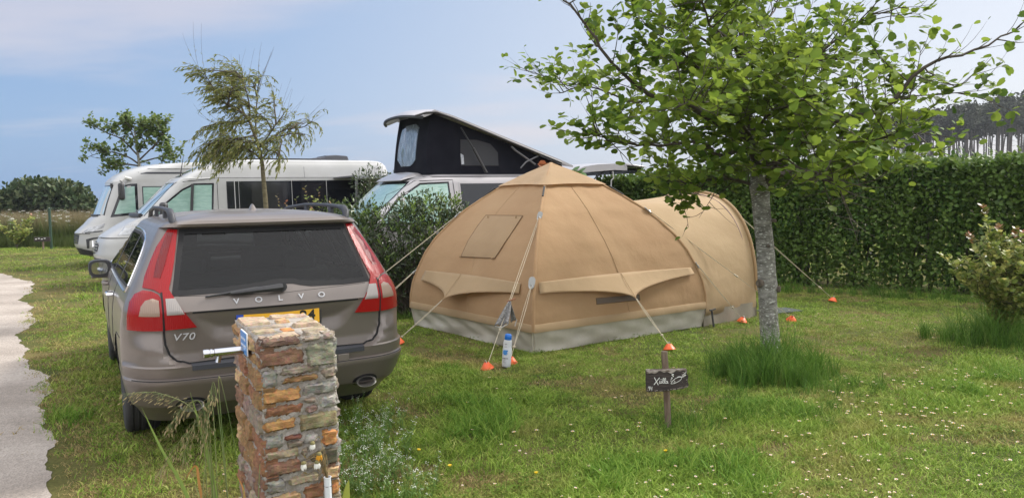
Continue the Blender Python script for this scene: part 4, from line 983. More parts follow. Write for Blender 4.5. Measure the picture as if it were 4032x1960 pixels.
mb.build('diamond_badge', CHROME, mv)
seam(B2, [(-.9, .945), (0, .945), (.9, .945)], 'front', .006, 'bonnet_gap', DARK, mv, False, .08)
patch(B2, [(-.6, .56), (.6, .56), (.55, .42), (-.55, .42)], 'front', 'lower_intake', BLACK, mv, .006, .006, .1)
mb = MB(); mb.tube([onto(B2, x, 1.345, 'front')[0]+Vector((0, .03, .01)) for x in np.linspace(-.85, .85, 9)], .045, 6); mb.tube([onto(B2, x, z, 'front')[0]+Vector((0, .03, 0)) for x, z in ((-.5, 1.36), (-.2, 1.42), (.2, 1.45))], .014, 5); mb.build('wiper', BLACK, mv, smooth=True)
mb = MB(); mb.loft([[(x*w, y, z) for x, z in ((-.45, 2.43), (-.42, zt-.02), (-.3, zt), (.3, zt), (.42, zt-.02), (.45, 2.43))] for y, zt, w in ((.78, 2.47, .9), (.82, 2.545, 1), (1.05, 2.56, 1), (1.28, 2.545, 1), (1.30, 2.52, 1), (1.68, 2.47, .9))]); mb.build('roof_vent', GREYPL, mv, smooth=True, angle=40)
mb = MB(); mb.lathe([(.16, 2.42), (.15, 2.455), (.08, 2.475), (.002, 2.48)], 16, 0, c=(-.3, 2.1, 0)); mb.build('roof_dome', WHITE, mv, smooth=True)
mb = MB(); mb.box((-.55, 2.4, 2.45), (.05, 1.9, .03)); mb.box((.2, .48, 2.45), (.2, .2, .04)); mb.box((-.2, 3.55, 2.46), (.8, .12, .07)); mb.build('roof_rail', BLACK, mv, bevel=.005)
mb = MB(); a0 = onto(B2, -.55, 2.10, 'front')[0]; mb.tube([a0, a0+Vector((0, .01, .05)), a0+Vector((0, -.06, .42))], [.022, .012, .004], 5); mb.build('aerial', BLACK, mv)

# --- white integrated motorhome farthest left
PA = Vector((-6.2, 20.6, 0))
av = thing('integrated_motorhome', 'white coachbuilt motorhome with hanging black mirror, farthest of the three campers', 'motorhome', PA+LX*1.09, VROT)
L3 = [(.24, -2.2, 4.38, 1.0, .1, .5, .02, .25), (.33, -2.2, 4.70, 1.06, .1, .55, .02, .28), (.56, -2.2, 4.81, 1.09, .1, .58, .02, .28), (.84, -2.2, 4.79, 1.10, .1, .58, .02, .28), (.865, -2.2, 4.80, 1.10, .1, .58, .02, .28), (.92, -2.2, 4.75, 1.10, .1, .55, .02, .27), (1.05, -2.2, 4.61, 1.10, .1, .5, .02, .25), (1.20, -2.2, 4.48, 1.10, .1, .42, .02, .22), (1.27, -2.2, 4.38, 1.10, .1, .36, .02, .2),
      (1.6, -2.2, 4.25, 1.10, .1, .34, .02, .2), (2.03, -2.2, 4.07, 1.09, .1, .33, .02, .2), (2.10, -2.2, 4.06, 1.09, .1, .34, .02, .2), (2.25, -2.2, 3.90, 1.08, .1, .4, .02, .2), (2.38, -2.2, 3.66, 1.07, .1, .45, .02, .18), (2.48, -2.18, 3.36, 1.05, .1, .5, .02, .14), (2.54, -2.15, 3.0, 1.02, .1, .5, .02, .08), (2.58, -2.1, 2.4, .96, .1, .4, .02, .04)]
mb = stack_body(L3, .06, nr=16, nc=10, ns=40, nf=20); B3 = bvh_of(mb)
body3 = mb.build('body', WHITE, av, smooth=True, angle=30); arches(body3, (.2, 3.75), .34, 1.09); wheels(av, (.2, 3.75), .34, 1.09)
WS2 = mat('pale_windscreen', (.28, .40, .48), .1, col2=(.36, .46, .52), scale=1.2, coat=1.)
patch(B3, [(-.90, 2.02), (.90, 2.02), (.97, 1.285), (-.97, 1.285)], 'front', 'windscreen', [WS2, BANDGLASS], av, .004, .004, .12, .03)
patch(B3, [(3.72, 2.03), (3.40, 2.05), (3.40, 1.30), (4.02, 1.24)], 'near', 'door_window', [SHADE, BANDGLASS], av, .006, .006, .12, .06)
patch(B3, [(3.34, 2.02), (2.2, 2.02), (2.2, 1.22), (3.34, 1.22)], 'near', 'window_frame', WHITE, av, .02, .01, .2)
patch(B3, [(3.30, 1.98), (2.25, 1.98), (2.25, 1.26), (3.30, 1.26)], 'near', 'living_window', [SHADE, GREYPL], av, .024, .004, .2, .025)
patch(B3, [(3.37, 2.33), (3.30, 2.285), (1.2, 2.285), (1.2, 2.33)], 'near', 'dark_stripe', GREYPL, av, .006, .004, .2)
patch(B3, [(3.2, 2.5), (3.14, 2.42), (-1.5, 2.42), (-1.5, 2.50)], 'near', 'awning_case', WHITE, av, .03, .02, .3)
patch(B3, [(-.5, 2.18), (.5, 2.18), (.5, 2.09), (-.5, 2.09)], 'front', 'name_strip', mat('dim_strip', (.25, .25, .27), .5), av, .006, .004, .15)
for s in (-1, 1):
    ax = 'near' if s < 0 else 'far'
    patch(B3, [(4.60, .90), (4.50, .985), (4.14, 1.10), (4.18, 1.0), (4.40, .905)], ax, 'headlamp', HEADL, av, .006, .006, .07)
    patch(B3, [(4.64, .855), (4.64, .885), (4.2, .93), (4.2, .90)], ax, 'lamp_strip', BLACK, av, .006, .004, .08)
    patch(B3, [(4.55, .50), (4.56, .72), (4.42, .76), (4.18, .785), (4.18, .755), (4.40, .72), (4.49, .68), (4.50, .50)], ax, 'corner_trim', BLACK, av, .006, .004, .06)
    patch(B3, smooth_poly([(4.38, .52), (4.14, .52), (4.14, .40), (4.38, .38)], 2), ax, 'fog_lamp', HEADL, av, .006, .004, .06)
    mirror(av, s*1.25, 3.76, 1.86, .42, .16, BLACK, ([(s*1.08, 3.55, 2.16), (s*1.2, 3.68, 2.19), (s*1.25, 3.76, 2.10)], [.05, .05, .04], WHITE))
patch(B3, [(-.62, .83), (.62, .83), (.55, .60), (-.55, .60)], 'front', 'grille', BLACK, av, .008, .008, .1)
for z in (.645, .70, .755):
    mb = MB(); mb.tube([onto(B3, x, z, 'front')[0]+Vector((0, .012, 0)) for x in np.linspace(-.55, .55, 13)], .010, 4); mb.build('grille_bar', CHROME, av)
patch(B3, [(-.9, .33), (.9, .33), (.95, .42), (.6, .50), (-.6, .50), (-.95, .42)], 'front', 'lower_intake', BLACK, av, .008, .008, .1)
seam(B3, [(-.9, .855), (0, .852), (.9, .855)], 'front', .008, 'bonnet_gap', BLACK, av, False, .08)
mb = MB(); mb.tube([onto(B3, x, 1.29, 'front')[0]+Vector((0, .03, .0)) for x in np.linspace(-.8, .6, 9)], .02, 5); mb.build('wiper', BLACK, av, smooth=True)
mb = MB(); h = onto(B3, -.86, 2.02, 'front')[0]; mb.box(h+Vector((0, .02, -.02)), (.05, .05, .12)); mb.build('marker_lamp', BLACK, av)
# awning frame standing between the two nearer vans
aw = thing('van_awning', 'grey rolled-out awning edge on a thin leg between the white van and the silver camper', 'awning', (-3.02, 15.0, 0), R(29.5))
mb = MB(); mb.box((1.15, .8, 2.045), (2.3, 1.7, .03)); mb.build('awning_cloth', mat('awning_grey', (.09, .09, .10), .7), aw)
mb = MB(); mb.box((1.15, -.06, 2.02), (2.34, .05, .06)); mb.build('awning_rail', mat('awning_alu', (.35, .36, .37), .4, .5), aw, bevel=.005)
for x in (.0, 2.3):
    mb = MB(); mb.box((x, -.06, .99), (.045, .045, 1.98)); mb.build('leg', ALU, aw, bevel=.004)
# ------------------------------------------------------------ the canvas tent
AP = Vector((.5, 9.6)); TP = [(1.0, 0), (1.02, .10), (1.03, .22), (1.025, .40), (1.005, .57), (.965, .74), (.91, .93), (.835, 1.11), (.735, 1.28), (.62, 1.45), (.49, 1.60), (.35, 1.745), (.19, 1.88), (.0, 2.015)]
CN = [Vector((.21, 7.85)), Vector((2.30, 9.29)), Vector((.66, 11.4)), Vector((-1.26, 9.75))]     # F R B L
def pr(z):
    for (r0, z0), (r1, z1) in zip(TP[:-1], TP[1:]):
        if z0 <= z <= z1: return r0+(r1-r0)*(z-z0)/(z1-z0)
    return 0.
def pole(k, z):
    p = AP+(CN[k % 4]-AP)*pr(z); return Vector((p.x, p.y, z))
def panel(k, u, z, off=0., ripple=True):
    """point on the panel from pole k to pole k+1"""
    a, b = pole(k, z), pole(k+1, z); p = a.lerp(b, u); n = Vector(((CN[(k+1) % 4]-CN[k]).y, -(CN[(k+1) % 4]-CN[k]).x, 0)).normalized()
    sag = -.035*math.sin(math.pi*u)*math.sin(math.pi*min(1, max(0, (z-.2)/1.8)))
    w = 0.
    if ripple and z > .25:
        e = min(u, 1-u); w = .006*math.sin(z*38+u*9)*math.exp(-e*22)*math.sin(math.pi*min(1, e*9))+.0035*math.sin(u*23+z*11+k)*math.sin(math.pi*u)
    return p+n*(sag+off+w)
CANVAS = None
def canvasmat(name, c1, c2, weave=.25):
    m, nt, p, N, L = newmat(name)
    tc = N.new('ShaderNodeTexCoord')
    n = N.new('ShaderNodeTexNoise'); n.inputs['Scale'].default_value = 2.2; n.inputs['Detail'].default_value = 6; L.new(tc.outputs['Object'], n.inputs['Vector'])
    r = N.new('ShaderNodeValToRGB'); r.color_ramp.elements[0].position = .3; r.color_ramp.elements[1].position = .72; r.color_ramp.elements[0].color = (*c1, 1); r.color_ramp.elements[1].color = (*c2, 1); L.new(n.outputs['Fac'], r.inputs[0])
    L.new(r.outputs[0], p.inputs['Base Color']); p.inputs['Roughness'].default_value = .85; p.inputs['Specular IOR Level'].default_value = .2; p.inputs['Sheen Weight'].default_value = .15
    n2 = N.new('ShaderNodeTexNoise'); n2.inputs['Scale'].default_value = 420; n2.inputs['Detail'].default_value = 2; L.new(tc.outputs['Object'], n2.inputs['Vector'])
    n3 = N.new('ShaderNodeTexNoise'); n3.inputs['Scale'].default_value = 5; n3.inputs['Detail'].default_value = 3; L.new(tc.outputs['Object'], n3.inputs['Vector'])
    b1 = N.new('ShaderNodeBump'); b1.inputs['Strength'].default_value = weave; b1.inputs['Distance'].default_value = .002; L.new(n2.outputs['Fac'], b1.inputs['Height'])
    b2 = N.new('ShaderNodeBump'); b2.inputs['Strength'].default_value = .45; b2.inputs['Distance'].default_value = .03; L.new(n3.outputs['Fac'], b2.inputs['Height']); L.new(b1.outputs[0], b2.inputs['Normal'])
    L.new(b2.outputs[0], p.inputs['Normal'])
    t = N.new('ShaderNodeBsdfTranslucent'); L.new(r.outputs[0], t.inputs['Color']); ms = N.new('ShaderNodeMixShader'); ms.inputs[0].default_value = .38; L.new(p.outputs[0], ms.inputs[1]); L.new(t.outputs[0], ms.inputs[2]); L.new(ms.outputs[0], N['Material Output'].inputs['Surface'])
    return m
CANVAS = canvasmat('sand_canvas', (.48, .305, .165), (.53, .35, .195)); PALE = canvasmat('paler_canvas', (.46, .33, .19), (.51, .37, .22)); GREYC = canvasmat('faded_canvas', (.44, .305, .175), (.50, .35, .205)); ANNX = canvasmat('annexe_canvas', (.48, .345, .20), (.53, .39, .23))
PVC = mat('groundsheet_pvc', (.38, .345, .29), .38, col2=(.50, .465, .40), scale=3, bump=.45, bscale=9)
PATCHM = mat('grey_reinforcement', (.36, .36, .35), .7, bump=.3, bscale=200)
ROPE = mat('cream_rope', (.50, .44, .33), .8, bump=.4, bscale=300); STEEL = mat('ring_steel', (.5, .5, .5), .3, 1.); WEB = mat('black_webbing', (.03, .03, .03), .7)
tent = thing('dome_tent', 'sand coloured canvas dome tent with an arched annexe and flared side flaps', 'tent', (AP.x, AP.y, 0))
TO = Vector((AP.x, AP.y, 0))
def T(p): p = Vector(p); return p-TO
zs = [.235+(2.015-.235)*(i/44) for i in range(45)]
for k in range(4):
    mb = MB(); mb.loft([[T(panel(k, u, min(z, 2.012))) for u in np.linspace(0, 1, 33)] for z in zs], 0, False, False, False); mb.build('canvas_panel', CANVAS, tent, smooth=True, angle=None)
def sheet_pt(k, u, z):
    h = (.235-z)/.235; fl = -.02*math.sin(math.pi*h)+.0*h
    q = panel(k, u, z, 0, False); n = Vector(((CN[(k+1) % 4]-CN[k]).y, -(CN[(k+1) % 4]-CN[k]).x, 0)).normalized()
    e = min(u, 1-u); w = .016*math.sin(u*31+z*26+k*2)*math.sin(math.pi*min(1, h*1.2))+.012*math.sin(u*13-z*40)*h
    return q+n*(fl+w*min(1, e*14)-.006)
mb = MB()
for k in range(4): mb.loft([[T(sheet_pt(k, u, z)) for u in np.linspace(0, 1, 61)] for z in (.245, .2, .16, .12, .08, .04, .004)], 0, False, False, False)
mb.build('groundsheet_wall', PVC, tent, smooth=True, angle=None)
for k in range(4):   # sewn hem where canvas meets groundsheet
    mb = MB(); mb.loft([[T(panel(k, u, z, o+.003*math.sin(u*40), False)) for u in np.linspace(0, 1, 41)] for z, o in ((.226, .008), (.235, .010), (.305, .008), (.310, .002))], 0, False, False, False); mb.build('hem', PALE, tent, smooth=True, angle=None)
for k in range(4):   # pole sleeves along the corners and the middle seam of each panel
    mb = MB(); mb.tube([T(pole(k, z)+(pole(k, z)-Vector((AP.x, AP.y, z))).normalized()*(-.010) if z < 1.98 else pole(k, z)) for z in zs], .020, 8); mb.build('pole_sleeve', CANVAS, tent, smooth=True)
    mb = MB(); mb.tube([T(panel(k, .42+.06*(1.9-z), z, .002)) for z in zs[:38]], .0035, 4); mb.build('panel_seam', GREYC, tent, smooth=True)
# cap over the peak
mb = MB(); rr = []
for z, o in ((2.035, 0.), (2.0, .012), (1.93, .02), (1.85, .028), (1.79, .036), (1.752, .045), (1.742, .048)):
    ring = []
    for k in range(4):
        for u in np.linspace(0, 1, 17)[:-1]:
            zz = z+.012*math.sin(u*math.pi)*(1 if z < 1.8 else 0); p = panel(k, u, min(zz, 2.01), o+.006*math.sin(u*19+k)*(z < 1.85), False); ring.append(T((p.x, p.y, zz+(.01 if z < 2.03 else 0))))
    rr.append(ring)
mb.loft(rr, 0, True, False); mb.build('peak_cap', GREYC, tent, smooth=True, angle=None)
# rectangular flap buttoned over the side window
def quadpatch(k, pts, off, name, m, n=10):
    mb = MB(); (u0, z0), (u1, z1), (u2, z2), (u3, z3) = pts; rr = []
    for i in range(n+1):
        t = i/n; row = []
        for j in range(n+1):
            s = j/n; u = (u0*(1-s)+u1*s)*(1-t)+(u3*(1-s)+u2*s)*t; z = (z0*(1-s)+z1*s)*(1-t)+(z3*(1-s)+z2*s)*t
            e = min(s, 1-s, t, 1-t); row.append(T(panel(k, u, z, off*(.55 if e == 0 else 1), False)))
        rr.append(row)
    mb.loft(rr, 0, False, False, False)
    ring = [T(panel(k, u0*(1-s)+u1*s, z0*(1-s)+z1*s, off*.5, False)) for s in np.linspace(0, 1, 9)]+[T(panel(k, u1*(1-s)+u2*s, z1*(1-s)+z2*s, off*.5, False)) for s in np.linspace(0, 1, 9)]+[T(panel(k, u2*(1-s)+u3*s, z2*(1-s)+z3*s, off*.5, False)) for s in np.linspace(0, 1, 9)]+[T(panel(k, u3*(1-s)+u0*s, z3*(1-s)+z0*s, off*.5, False)) for s in np.linspace(0, 1, 9)]
    o = mb.build(name, m, tent, smooth=True, angle=None); b2 = MB(); b2.tube(ring, .005, 4); b2.build(name+'_edge', mat('hem_dark', (.16, .10, .05), .9), tent); return o
quadpatch(3, [(.344, 1.40), (.80, 1.405), (.664, .936), (.36, .92)], .022, 'window_flap', GREYC)
for u, z in ((.40, 1.385), (.74, 1.39), (.655, .935), (.365, .92)):
    mb = MB(); mb.box(T(panel(3, u, z, .032)), (.016, .016, .028)); mb.build('toggle', GREYC, tent, bevel=.006)
# flared flaps over the low vents
def flap(k, u0, u1, zt, zb0, zb1, ut, tip):
    tip = Vector(tip); mb = MB(); rr = []; n = 36
    for i in range(n+1):
        s = i/n; u = u0+(u1-u0)*s; top = panel(k, u, zt+.012*math.sin(math.pi*s), .012, False)
        zb = zb0+(zb1-zb0)*s; base = panel(k, u, zb, .03, False)
        d = (u-ut)/((u1-ut) if u > ut else (ut-u0)); w = max(0, 1-abs(d)); g = w**1.55
        low = base.lerp(tip, g)
        row = [T(top.lerp(low, t)+Vector((0, 0, -.018*math.sin(math.pi*t)*g))) for t in (0, .12, .3, .5, .7, .88, 1.)]
        rr.append(row)
    mb.loft(rr, 0, False, False, False)
    o = mb.build('vent_flap', PALE, tent, smooth=True, angle=None)
    md = o.modifiers.new('thickness', 'SOLIDIFY'); md.thickness = .004
    b2 = MB(); b2.tube([r[-1] for r in rr], .0045, 4); b2.tube([T(panel(k, ut, zt+.012, .016)), T(panel(k, ut, zt, .02).lerp(tip, .5)), T(tip)], .003, 4); b2.build('flap_hem', GREYC, tent, smooth=True)
TIPR = (1.352, 8.35, .488); TIPL = (-.815, 8.80, .446)
flap(0, .025, .955, .735, .626, .660, .50, TIPR); flap(3, .085, .91, .715, .60, .616, .42, TIPL)
quadpatch(0, [(.335, .505), (.585, .49), (.585, .428), (.335, .44)], .006, 'vent_net', mat('vent_net', (.13, .10, .08), .9), 6)
# the arched annexe on the far right
H0 = Vector((3.18, 9.98)); H1 = Vector((1.95, 12.02)); HC = (H0+H1)/2
def hoop(s, o=0.):
    a = math.pi*s; c = math.cos(a); q = math.copysign(abs(c)**.80, c); z = 1.63*max(0, math.sin(a))**.66
    p = HC+(H0-HC)*q*(1+o); return Vector((p.x, p.y, z*(1+o*.6)))
def inner(s):
    """where the annexe joins the tent: up the R pole, across, down the B pole"""
    zt = 1.54
    if s < .36: z = zt*(s/.36)**.9; return pole(1, z)
    if s > .64: z = zt*((1-s)/.36)**.9; return pole(2, z)
    return panel(1, (s-.36)/.28, zt+.0, .0, False)
mb = MB(); rr = []
for i in range(61):
    s = i/60; a, b = inner(s), hoop(s); row = []
    for t in np.linspace(0, 1, 16):
        p = a.lerp(b, t); sag = .05*math.sin(math.pi*t)*(.3+.7*math.sin(math.pi*s)); d = Vector((HC.x-p.x, HC.y-p.y, 0)); d = d.normalized() if d.length > .01 else d
        rip = .009*math.sin(s*44+t*7)*math.sin(math.pi*t)*math.sin(math.pi*s)**.5+.007*math.sin(s*70)*(1-t)**2*math.sin(math.pi*min(1, s*1.0))
        q = p+d*(sag*.6+rip)+Vector((0, 0, -sag*math.sin(math.pi*s)))
        if q.z < .13: q.z = .13
        row.append(T(q))
    rr.append(row)
mb.loft(rr, 0, False, False, False); mb.build('annexe_canvas', ANNX, tent, smooth=True, angle=None)
mb = MB(); mb.tube([T(hoop(s, .012)) for s in np.linspace(.03, .97, 60)], .02, 8); mb.build('annexe_hoop', PALE, tent, smooth=True)
mb = MB(); mb.tube([T(hoop(s, -.012)+Vector((-.10, -.07, 0))) for s in np.linspace(.03, .97, 60)], .009, 6); mb.build('annexe_zip', mat('zip_mauve', (.20, .13, .12), .8), tent, smooth=True)
mb = MB(); rr = []
ax_ = Vector(((H0-H1).y, -(H0-H1).x, 0)).normalized(); ax_ = ax_ if ax_.x > 0 else -ax_
for t in np.linspace(0, 1, 9): rr.append([T(Vector((HC.x, HC.y, .3)).lerp(hoop(s), 1-t*.98)+ax_*(.16*math.sin(t*math.pi/2))) for s in np.linspace(0, 1, 40)])
mb.loft(rr, 0, False, False, False); mb.build('annexe_door', mat('pale_door_cloth', (.62, .60, .55), .8, bump=.3, bscale=12), tent, smooth=True, angle=None)
mb = MB(); pts_ = [pole(1, .06).lerp(hoop(.012), t) for t in np.linspace(0, 1, 20)]
mb.loft([[T((p.x+.012*math.sin(i*.9), p.y, z)) for i, p in enumerate(pts_)] for z in (.2, .1, .004)], 0, False, False, False)
mb.loft([[T((HC.x+(H0-HC).x*q+ax_.x*.01, HC.y+(H0-HC).y*q, z)) for q in np.linspace(1, -1, 12)] for z in (.2, .004)], 0, False, False, False); mb.build('annexe_groundsheet', mat('brown_pvc', (.24, .21, .17), .45, bump=.5, bscale=10), tent, smooth=True, angle=None)
# grey reinforcement tabs and guy ropes
def tab(p, d, name='reinforcement_tab', s=1.):
    s *= .72
    p = Vector(p); d = Vector(d).normalized(); r = d.orthogonal().normalized()
    n = Vector((p.x-AP.x, p.y-AP.y, .25)).normalized(); x = d.cross(n).normalized(); n = x.cross(d)
    mb = MB(); P = smooth_poly([(-.03, -.075), (.03, -.075), (.042, .04), (.02, .072), (-.02, .072), (-.042, .04)], 1)
    mb.loft([[T(p+x*(a.x*s)-d*(a.y*s)+n*h) for a in P] for h in (.012, .020)]); mb.build(name, PATCHM, tent, smooth=True, angle=40)
    m2 = MB(); c = p+d*.05*s+n*.024; m2.tube([T(c+(x*math.cos(a)*.014+d*math.sin(a)*.024)) for a in np.linspace(0, 2*math.pi, 13)], .0035, 5, 0, False); m2.build('rope_ring', STEEL, tent, smooth=True); return c
def guy(a, b, double=True, knot=.78, slack=.004):
    a, b = Vector(a), Vector(b); b = b+Vector((0, 0, .055)); d = b-a; L_ = d.length; x = d.cross(Vector((0, 0, 1))).normalized()
    mb = MB(); k = a+d*knot
    if double:
        for s in (-1, 1): mb.tube([T(a+d*knot*t+x*(.012*s*math.sin(math.pi*min(1, t*.9+.1)))-Vector((0, 0, slack*math.sin(math.pi*t)))) for t in np.linspace(0, 1, 9)], .0036, 4)
        mb.tube([T(k), T(b)], .0036, 4); mb.tube([T(k-d*.012), T(k+d*.014)], .011, 6); mb.tube([T(k+x*.018), T(k-x*.018)], .006, 5)
    else: mb.tube([T(a), T(b)], .0042, 5)
    mb.build('guy_rope', ROPE, tent, smooth=True)
PEG = [(-1.279, 8.50), (-.247, 7.162), (-.03, 7.402), (1.62, 7.901), (2.854, 9.513), (3.491, 9.571), (4.666, 11.144)]
def V3(p): return Vector((p[0], p[1], .0))
c = tab(pole(0, 1.40), (-.35, -.5, -1)); guy(c, V3(PEG[1]))
UPROPE = (c.copy(), V3(PEG[1])+Vector((0, 0, .055)))
c = tab(pole(0, .73)+Vector((-.02, -.01, 0)), (-.2, -.35, -1), s=1.25); guy(c, V3(PEG[2]), knot=.84)
guy(TIPR, V3(PEG[3])); guy(TIPL, V3(PEG[0]), knot=.93)
c = tab(pole(1, 1.42), (.7, -.1, -.7)); guy(c, V3(PEG[5]), True, .6)
c = tab(pole(1, .75), (.5, -.0, -1), s=.8); guy(c, V3(PEG[4]))
c = tab(pole(3, 1.39), (-.7, -.3, -.7)); guy(c, (-2.42, 9.02, 0))
c = tab(pole(3, .68), (-.7, -.5, -.6), s=.8); guy(c, (-1.98, 8.75, 0))
guy(hoop(.27), V3(PEG[6]), True, .86)
for k, z in ((0, 1.73), (1, 1.73), (3, 1.73)):
    p = pole(k, z); q = pole(k, z-.11); mb = MB(); mb.tube([T(p+(p-Vector((AP.x, AP.y, p.z))).normalized()*.05), T(q+(q-Vector((AP.x, AP.y, q.z))).normalized()*.03)], .011, 6); mb.build('cap_strap', WEB, tent)
mb = MB(); b = pole(1, .2)+Vector((.06, -.03, 0)); mb.tube([T(b), T(b+Vector((.01, -.01, -.1))), T(b+Vector((.02, -.02, -.19)))], .012, 6); mb.tube([T(b+Vector((-.03, -.02, .01))), T(b+Vector((.05, .02, .02)))], .01, 5); mb.build('corner_buckle', WEB, tent, smooth=True)
# pegs
ORNG = mat('orange_plastic', (.78, .115, .022), .45, col2=(.70, .10, .02), scale=12)
mb = MB(); mb.lathe([(.062, .012), (.066, .018), (.026, .072), (.018, .074), (.018, .05)], 12, 0); pm = mb.mesh('peg', [ORNG], True, 40, True)
mb = MB(); mb.tube([(0, 0, -.05), (0, 0, .085), (.012, 0, .094), (.024, 0, .086), (.024, 0, .074)], .004, 5); sm = mb.mesh('peg_pin', [STEEL], True, 60, True)
PL = ['orange peg cap half hidden beside the car bumper', 'orange peg cap closest to the white bottle, in front of it', 'orange peg cap just behind the white bottle', 'orange peg cap above the wooden sign, under the wide flap', 'orange peg cap at the corner between tent and annexe', 'orange peg cap just right of the tree trunk', 'orange peg cap farthest away, near the hedge']
for i, (x, y) in enumerate(PEG):
    e = thing('tent_peg', PL[i], 'tent peg', (x, y, 0), U(0, 6), 'orange tent pegs'); a = link('peg_cap', pm, e); b = link('pin', sm, e)
    e.rotation_euler = ((R(24), R(-12), .4) if i == 5 else (R(10), R(14), 1.) if i == 6 else (R(-8), R(6), U(0, 6)))
# cloth hung on the rope with a wooden clothes peg
def on_rope(t): return UPROPE[0].lerp(UPROPE[1], t)
A0 = on_rope(.60); dR = (UPROPE[1]-UPROPE[0]).normalized()
ct = thing('hanging_cloth', 'small grey towelling cloth hung over a guy rope in front of the tent', 'cloth', A0)
TOWEL = mat('grey_towel', (.13, .125, .12), .95, col2=(.27, .265, .26), scale=70, bump=1., bscale=220, lo=.4, hi=.6)
mb = MB(); rr = []
for t in np.linspace(0, 1, 14):
    row = []
    c = dR*(.30*t)
    for s in np.linspace(-1, 1, 13):
        w = .012+.06*t**.8; x = s*w; y = .018*math.cos(s*4.2)*(.3+t)-.012; z = -.05*t*(1-s*s)*.0
        row.append(Vector((c.x+x, c.y+y-.016, c.z+(.02*s if s > .2 else 0)*t-.012*t*math.cos(s*5))))
    rr.append(row)
mb.loft(rr, 0, False, False, False); o = mb.build('front_fold', TOWEL, ct, smooth=True, angle=None); md = o.modifiers.new('thickness', 'SOLIDIFY'); md.thickness = .006
mb = MB(); rr = []
for t in np.linspace(0, 1, 10):
    row = []
    for s in np.linspace(0, 1, 8):
        row.append(Vector((.008+.060*t*s+dR.x*.02, .012+.015*math.sin(s*5), -.225*t*(1-.15*s)-.0)))
    rr.append(row)
mb.loft(rr, 0, False, False, False); o = mb.build('back_fold', TOWEL, ct, smooth=True, angle=None); md = o.modifiers.new('thickness', 'SOLIDIFY'); md.thickness = .006
mb = MB(); mb.tube([dR*.30+Vector((-.068, -.03, -.008)), dR*.30+Vector((0, -.04, -.02)), dR*.30+Vector((.065, -.03, .012))], .006, 5); mb.tube([Vector((.066, .015, -.195)), Vector((.05, .015, -.24)), Vector((.045, .012, -.26))], .005, 5); mb.build('hem', mat('cloth_hem', (.45, .44, .42), .9), ct, smooth=True)
cp = thing('clothes_peg', 'brown wooden clothes peg clipping the grey cloth to the rope', 'clothes peg', A0+Vector((.012, -.014, .006)))
mb = MB(); mb.box((-.004, -.006, 0), (.085, .011, .013), 0, Matrix.Rotation(R(-14), 3, 'Y')); mb.box((.006, .006, .004), (.085, .011, .013), 0, Matrix.Rotation(R(-22), 3, 'Y')); mb.build('jaws', mat('peg_wood', (.26, .12, .06), .7), cp, bevel=.002)
# ------------------------------------------------------------ trees and shrubs
def barkmat(name, c1, c2, c3, scale=1., lichen=.62):
    m, nt, p, N, L = newmat(name); tc = N.new('ShaderNodeTexCoord')
    mp = N.new('ShaderNodeMapping'); mp.inputs['Scale'].default_value = (1, 1, 2.6); L.new(tc.outputs['Object'], mp.inputs[0])
    n = N.new('ShaderNodeTexNoise'); n.inputs['Scale'].default_value = 9*scale; n.inputs['Detail'].default_value = 8; n.inputs['Roughness'].default_value = .7; L.new(mp.outputs[0], n.inputs['Vector'])
    r = N.new('ShaderNodeValToRGB'); e = r.color_ramp.elements; e[0].position = .36; e[1].position = .64; e[0].color = (*c1, 1); e[1].color = (*c2, 1); L.new(n.outputs['Fac'], r.inputs[0])
    v = N.new('ShaderNodeTexVoronoi'); v.inputs['Scale'].default_value = 42*scale; L.new(tc.outputs['Object'], v.inputs['Vector'])
    n2 = N.new('ShaderNodeTexNoise'); n2.inputs['Scale'].default_value = 30*scale; n2.inputs['Detail'].default_value = 5; L.new(mp.outputs[0], n2.inputs['Vector'])
    mr = N.new('ShaderNodeMapRange'); mr.inputs['From Min'].default_value = lichen-.04; mr.inputs['From Max'].default_value = lichen+.03; L.new(n2.outputs['Fac'], mr.inputs['Value'])
    mx = N.new('ShaderNodeMixRGB'); L.new(mr.outputs[0], mx.inputs[0]); L.new(r.outputs[0], mx.inputs[1]); mx.inputs[2].default_value = (*c3, 1)
    L.new(mx.outputs[0], p.inputs['Base Color']); p.inputs['Roughness'].default_value = .9; p.inputs['Specular IOR Level'].default_value = .2
    ad = N.new('ShaderNodeMath'); L.new(n.outputs['Fac'], ad.inputs[0]); L.new(n2.outputs['Fac'], ad.inputs[1])
    b = N.new('ShaderNodeBump'); b.inputs['Strength'].default_value = .8; b.inputs['Distance'].default_value = .015; L.new(ad.outputs[0], b.inputs['Height']); L.new(b.outputs[0], p.inputs['Normal'])
    return m
def poly_at(P, t):
    n = len(P)-1; i = min(int(t*n), n-1); f = t*n-i; return P[i].lerp(P[i+1], f), (P[i+1]-P[i]).normalized()
def smooth_path(P, k=4):
    P = [Vector(p) for p in P]; out = []
    for i in range(len(P)-1):
        p0 = P[max(i-1, 0)]; p1 = P[i]; p2 = P[i+1]; p3 = P[min(i+2, len(P)-1)]
        for j in range(k):
            t = j/k; out.append(.5*((2*p1)+(p2-p0)*t+(2*p0-5*p1+4*p2-p3)*t*t+(3*p1-p0-3*p2+p3)*t**3))
    out.append(P[-1]); return out
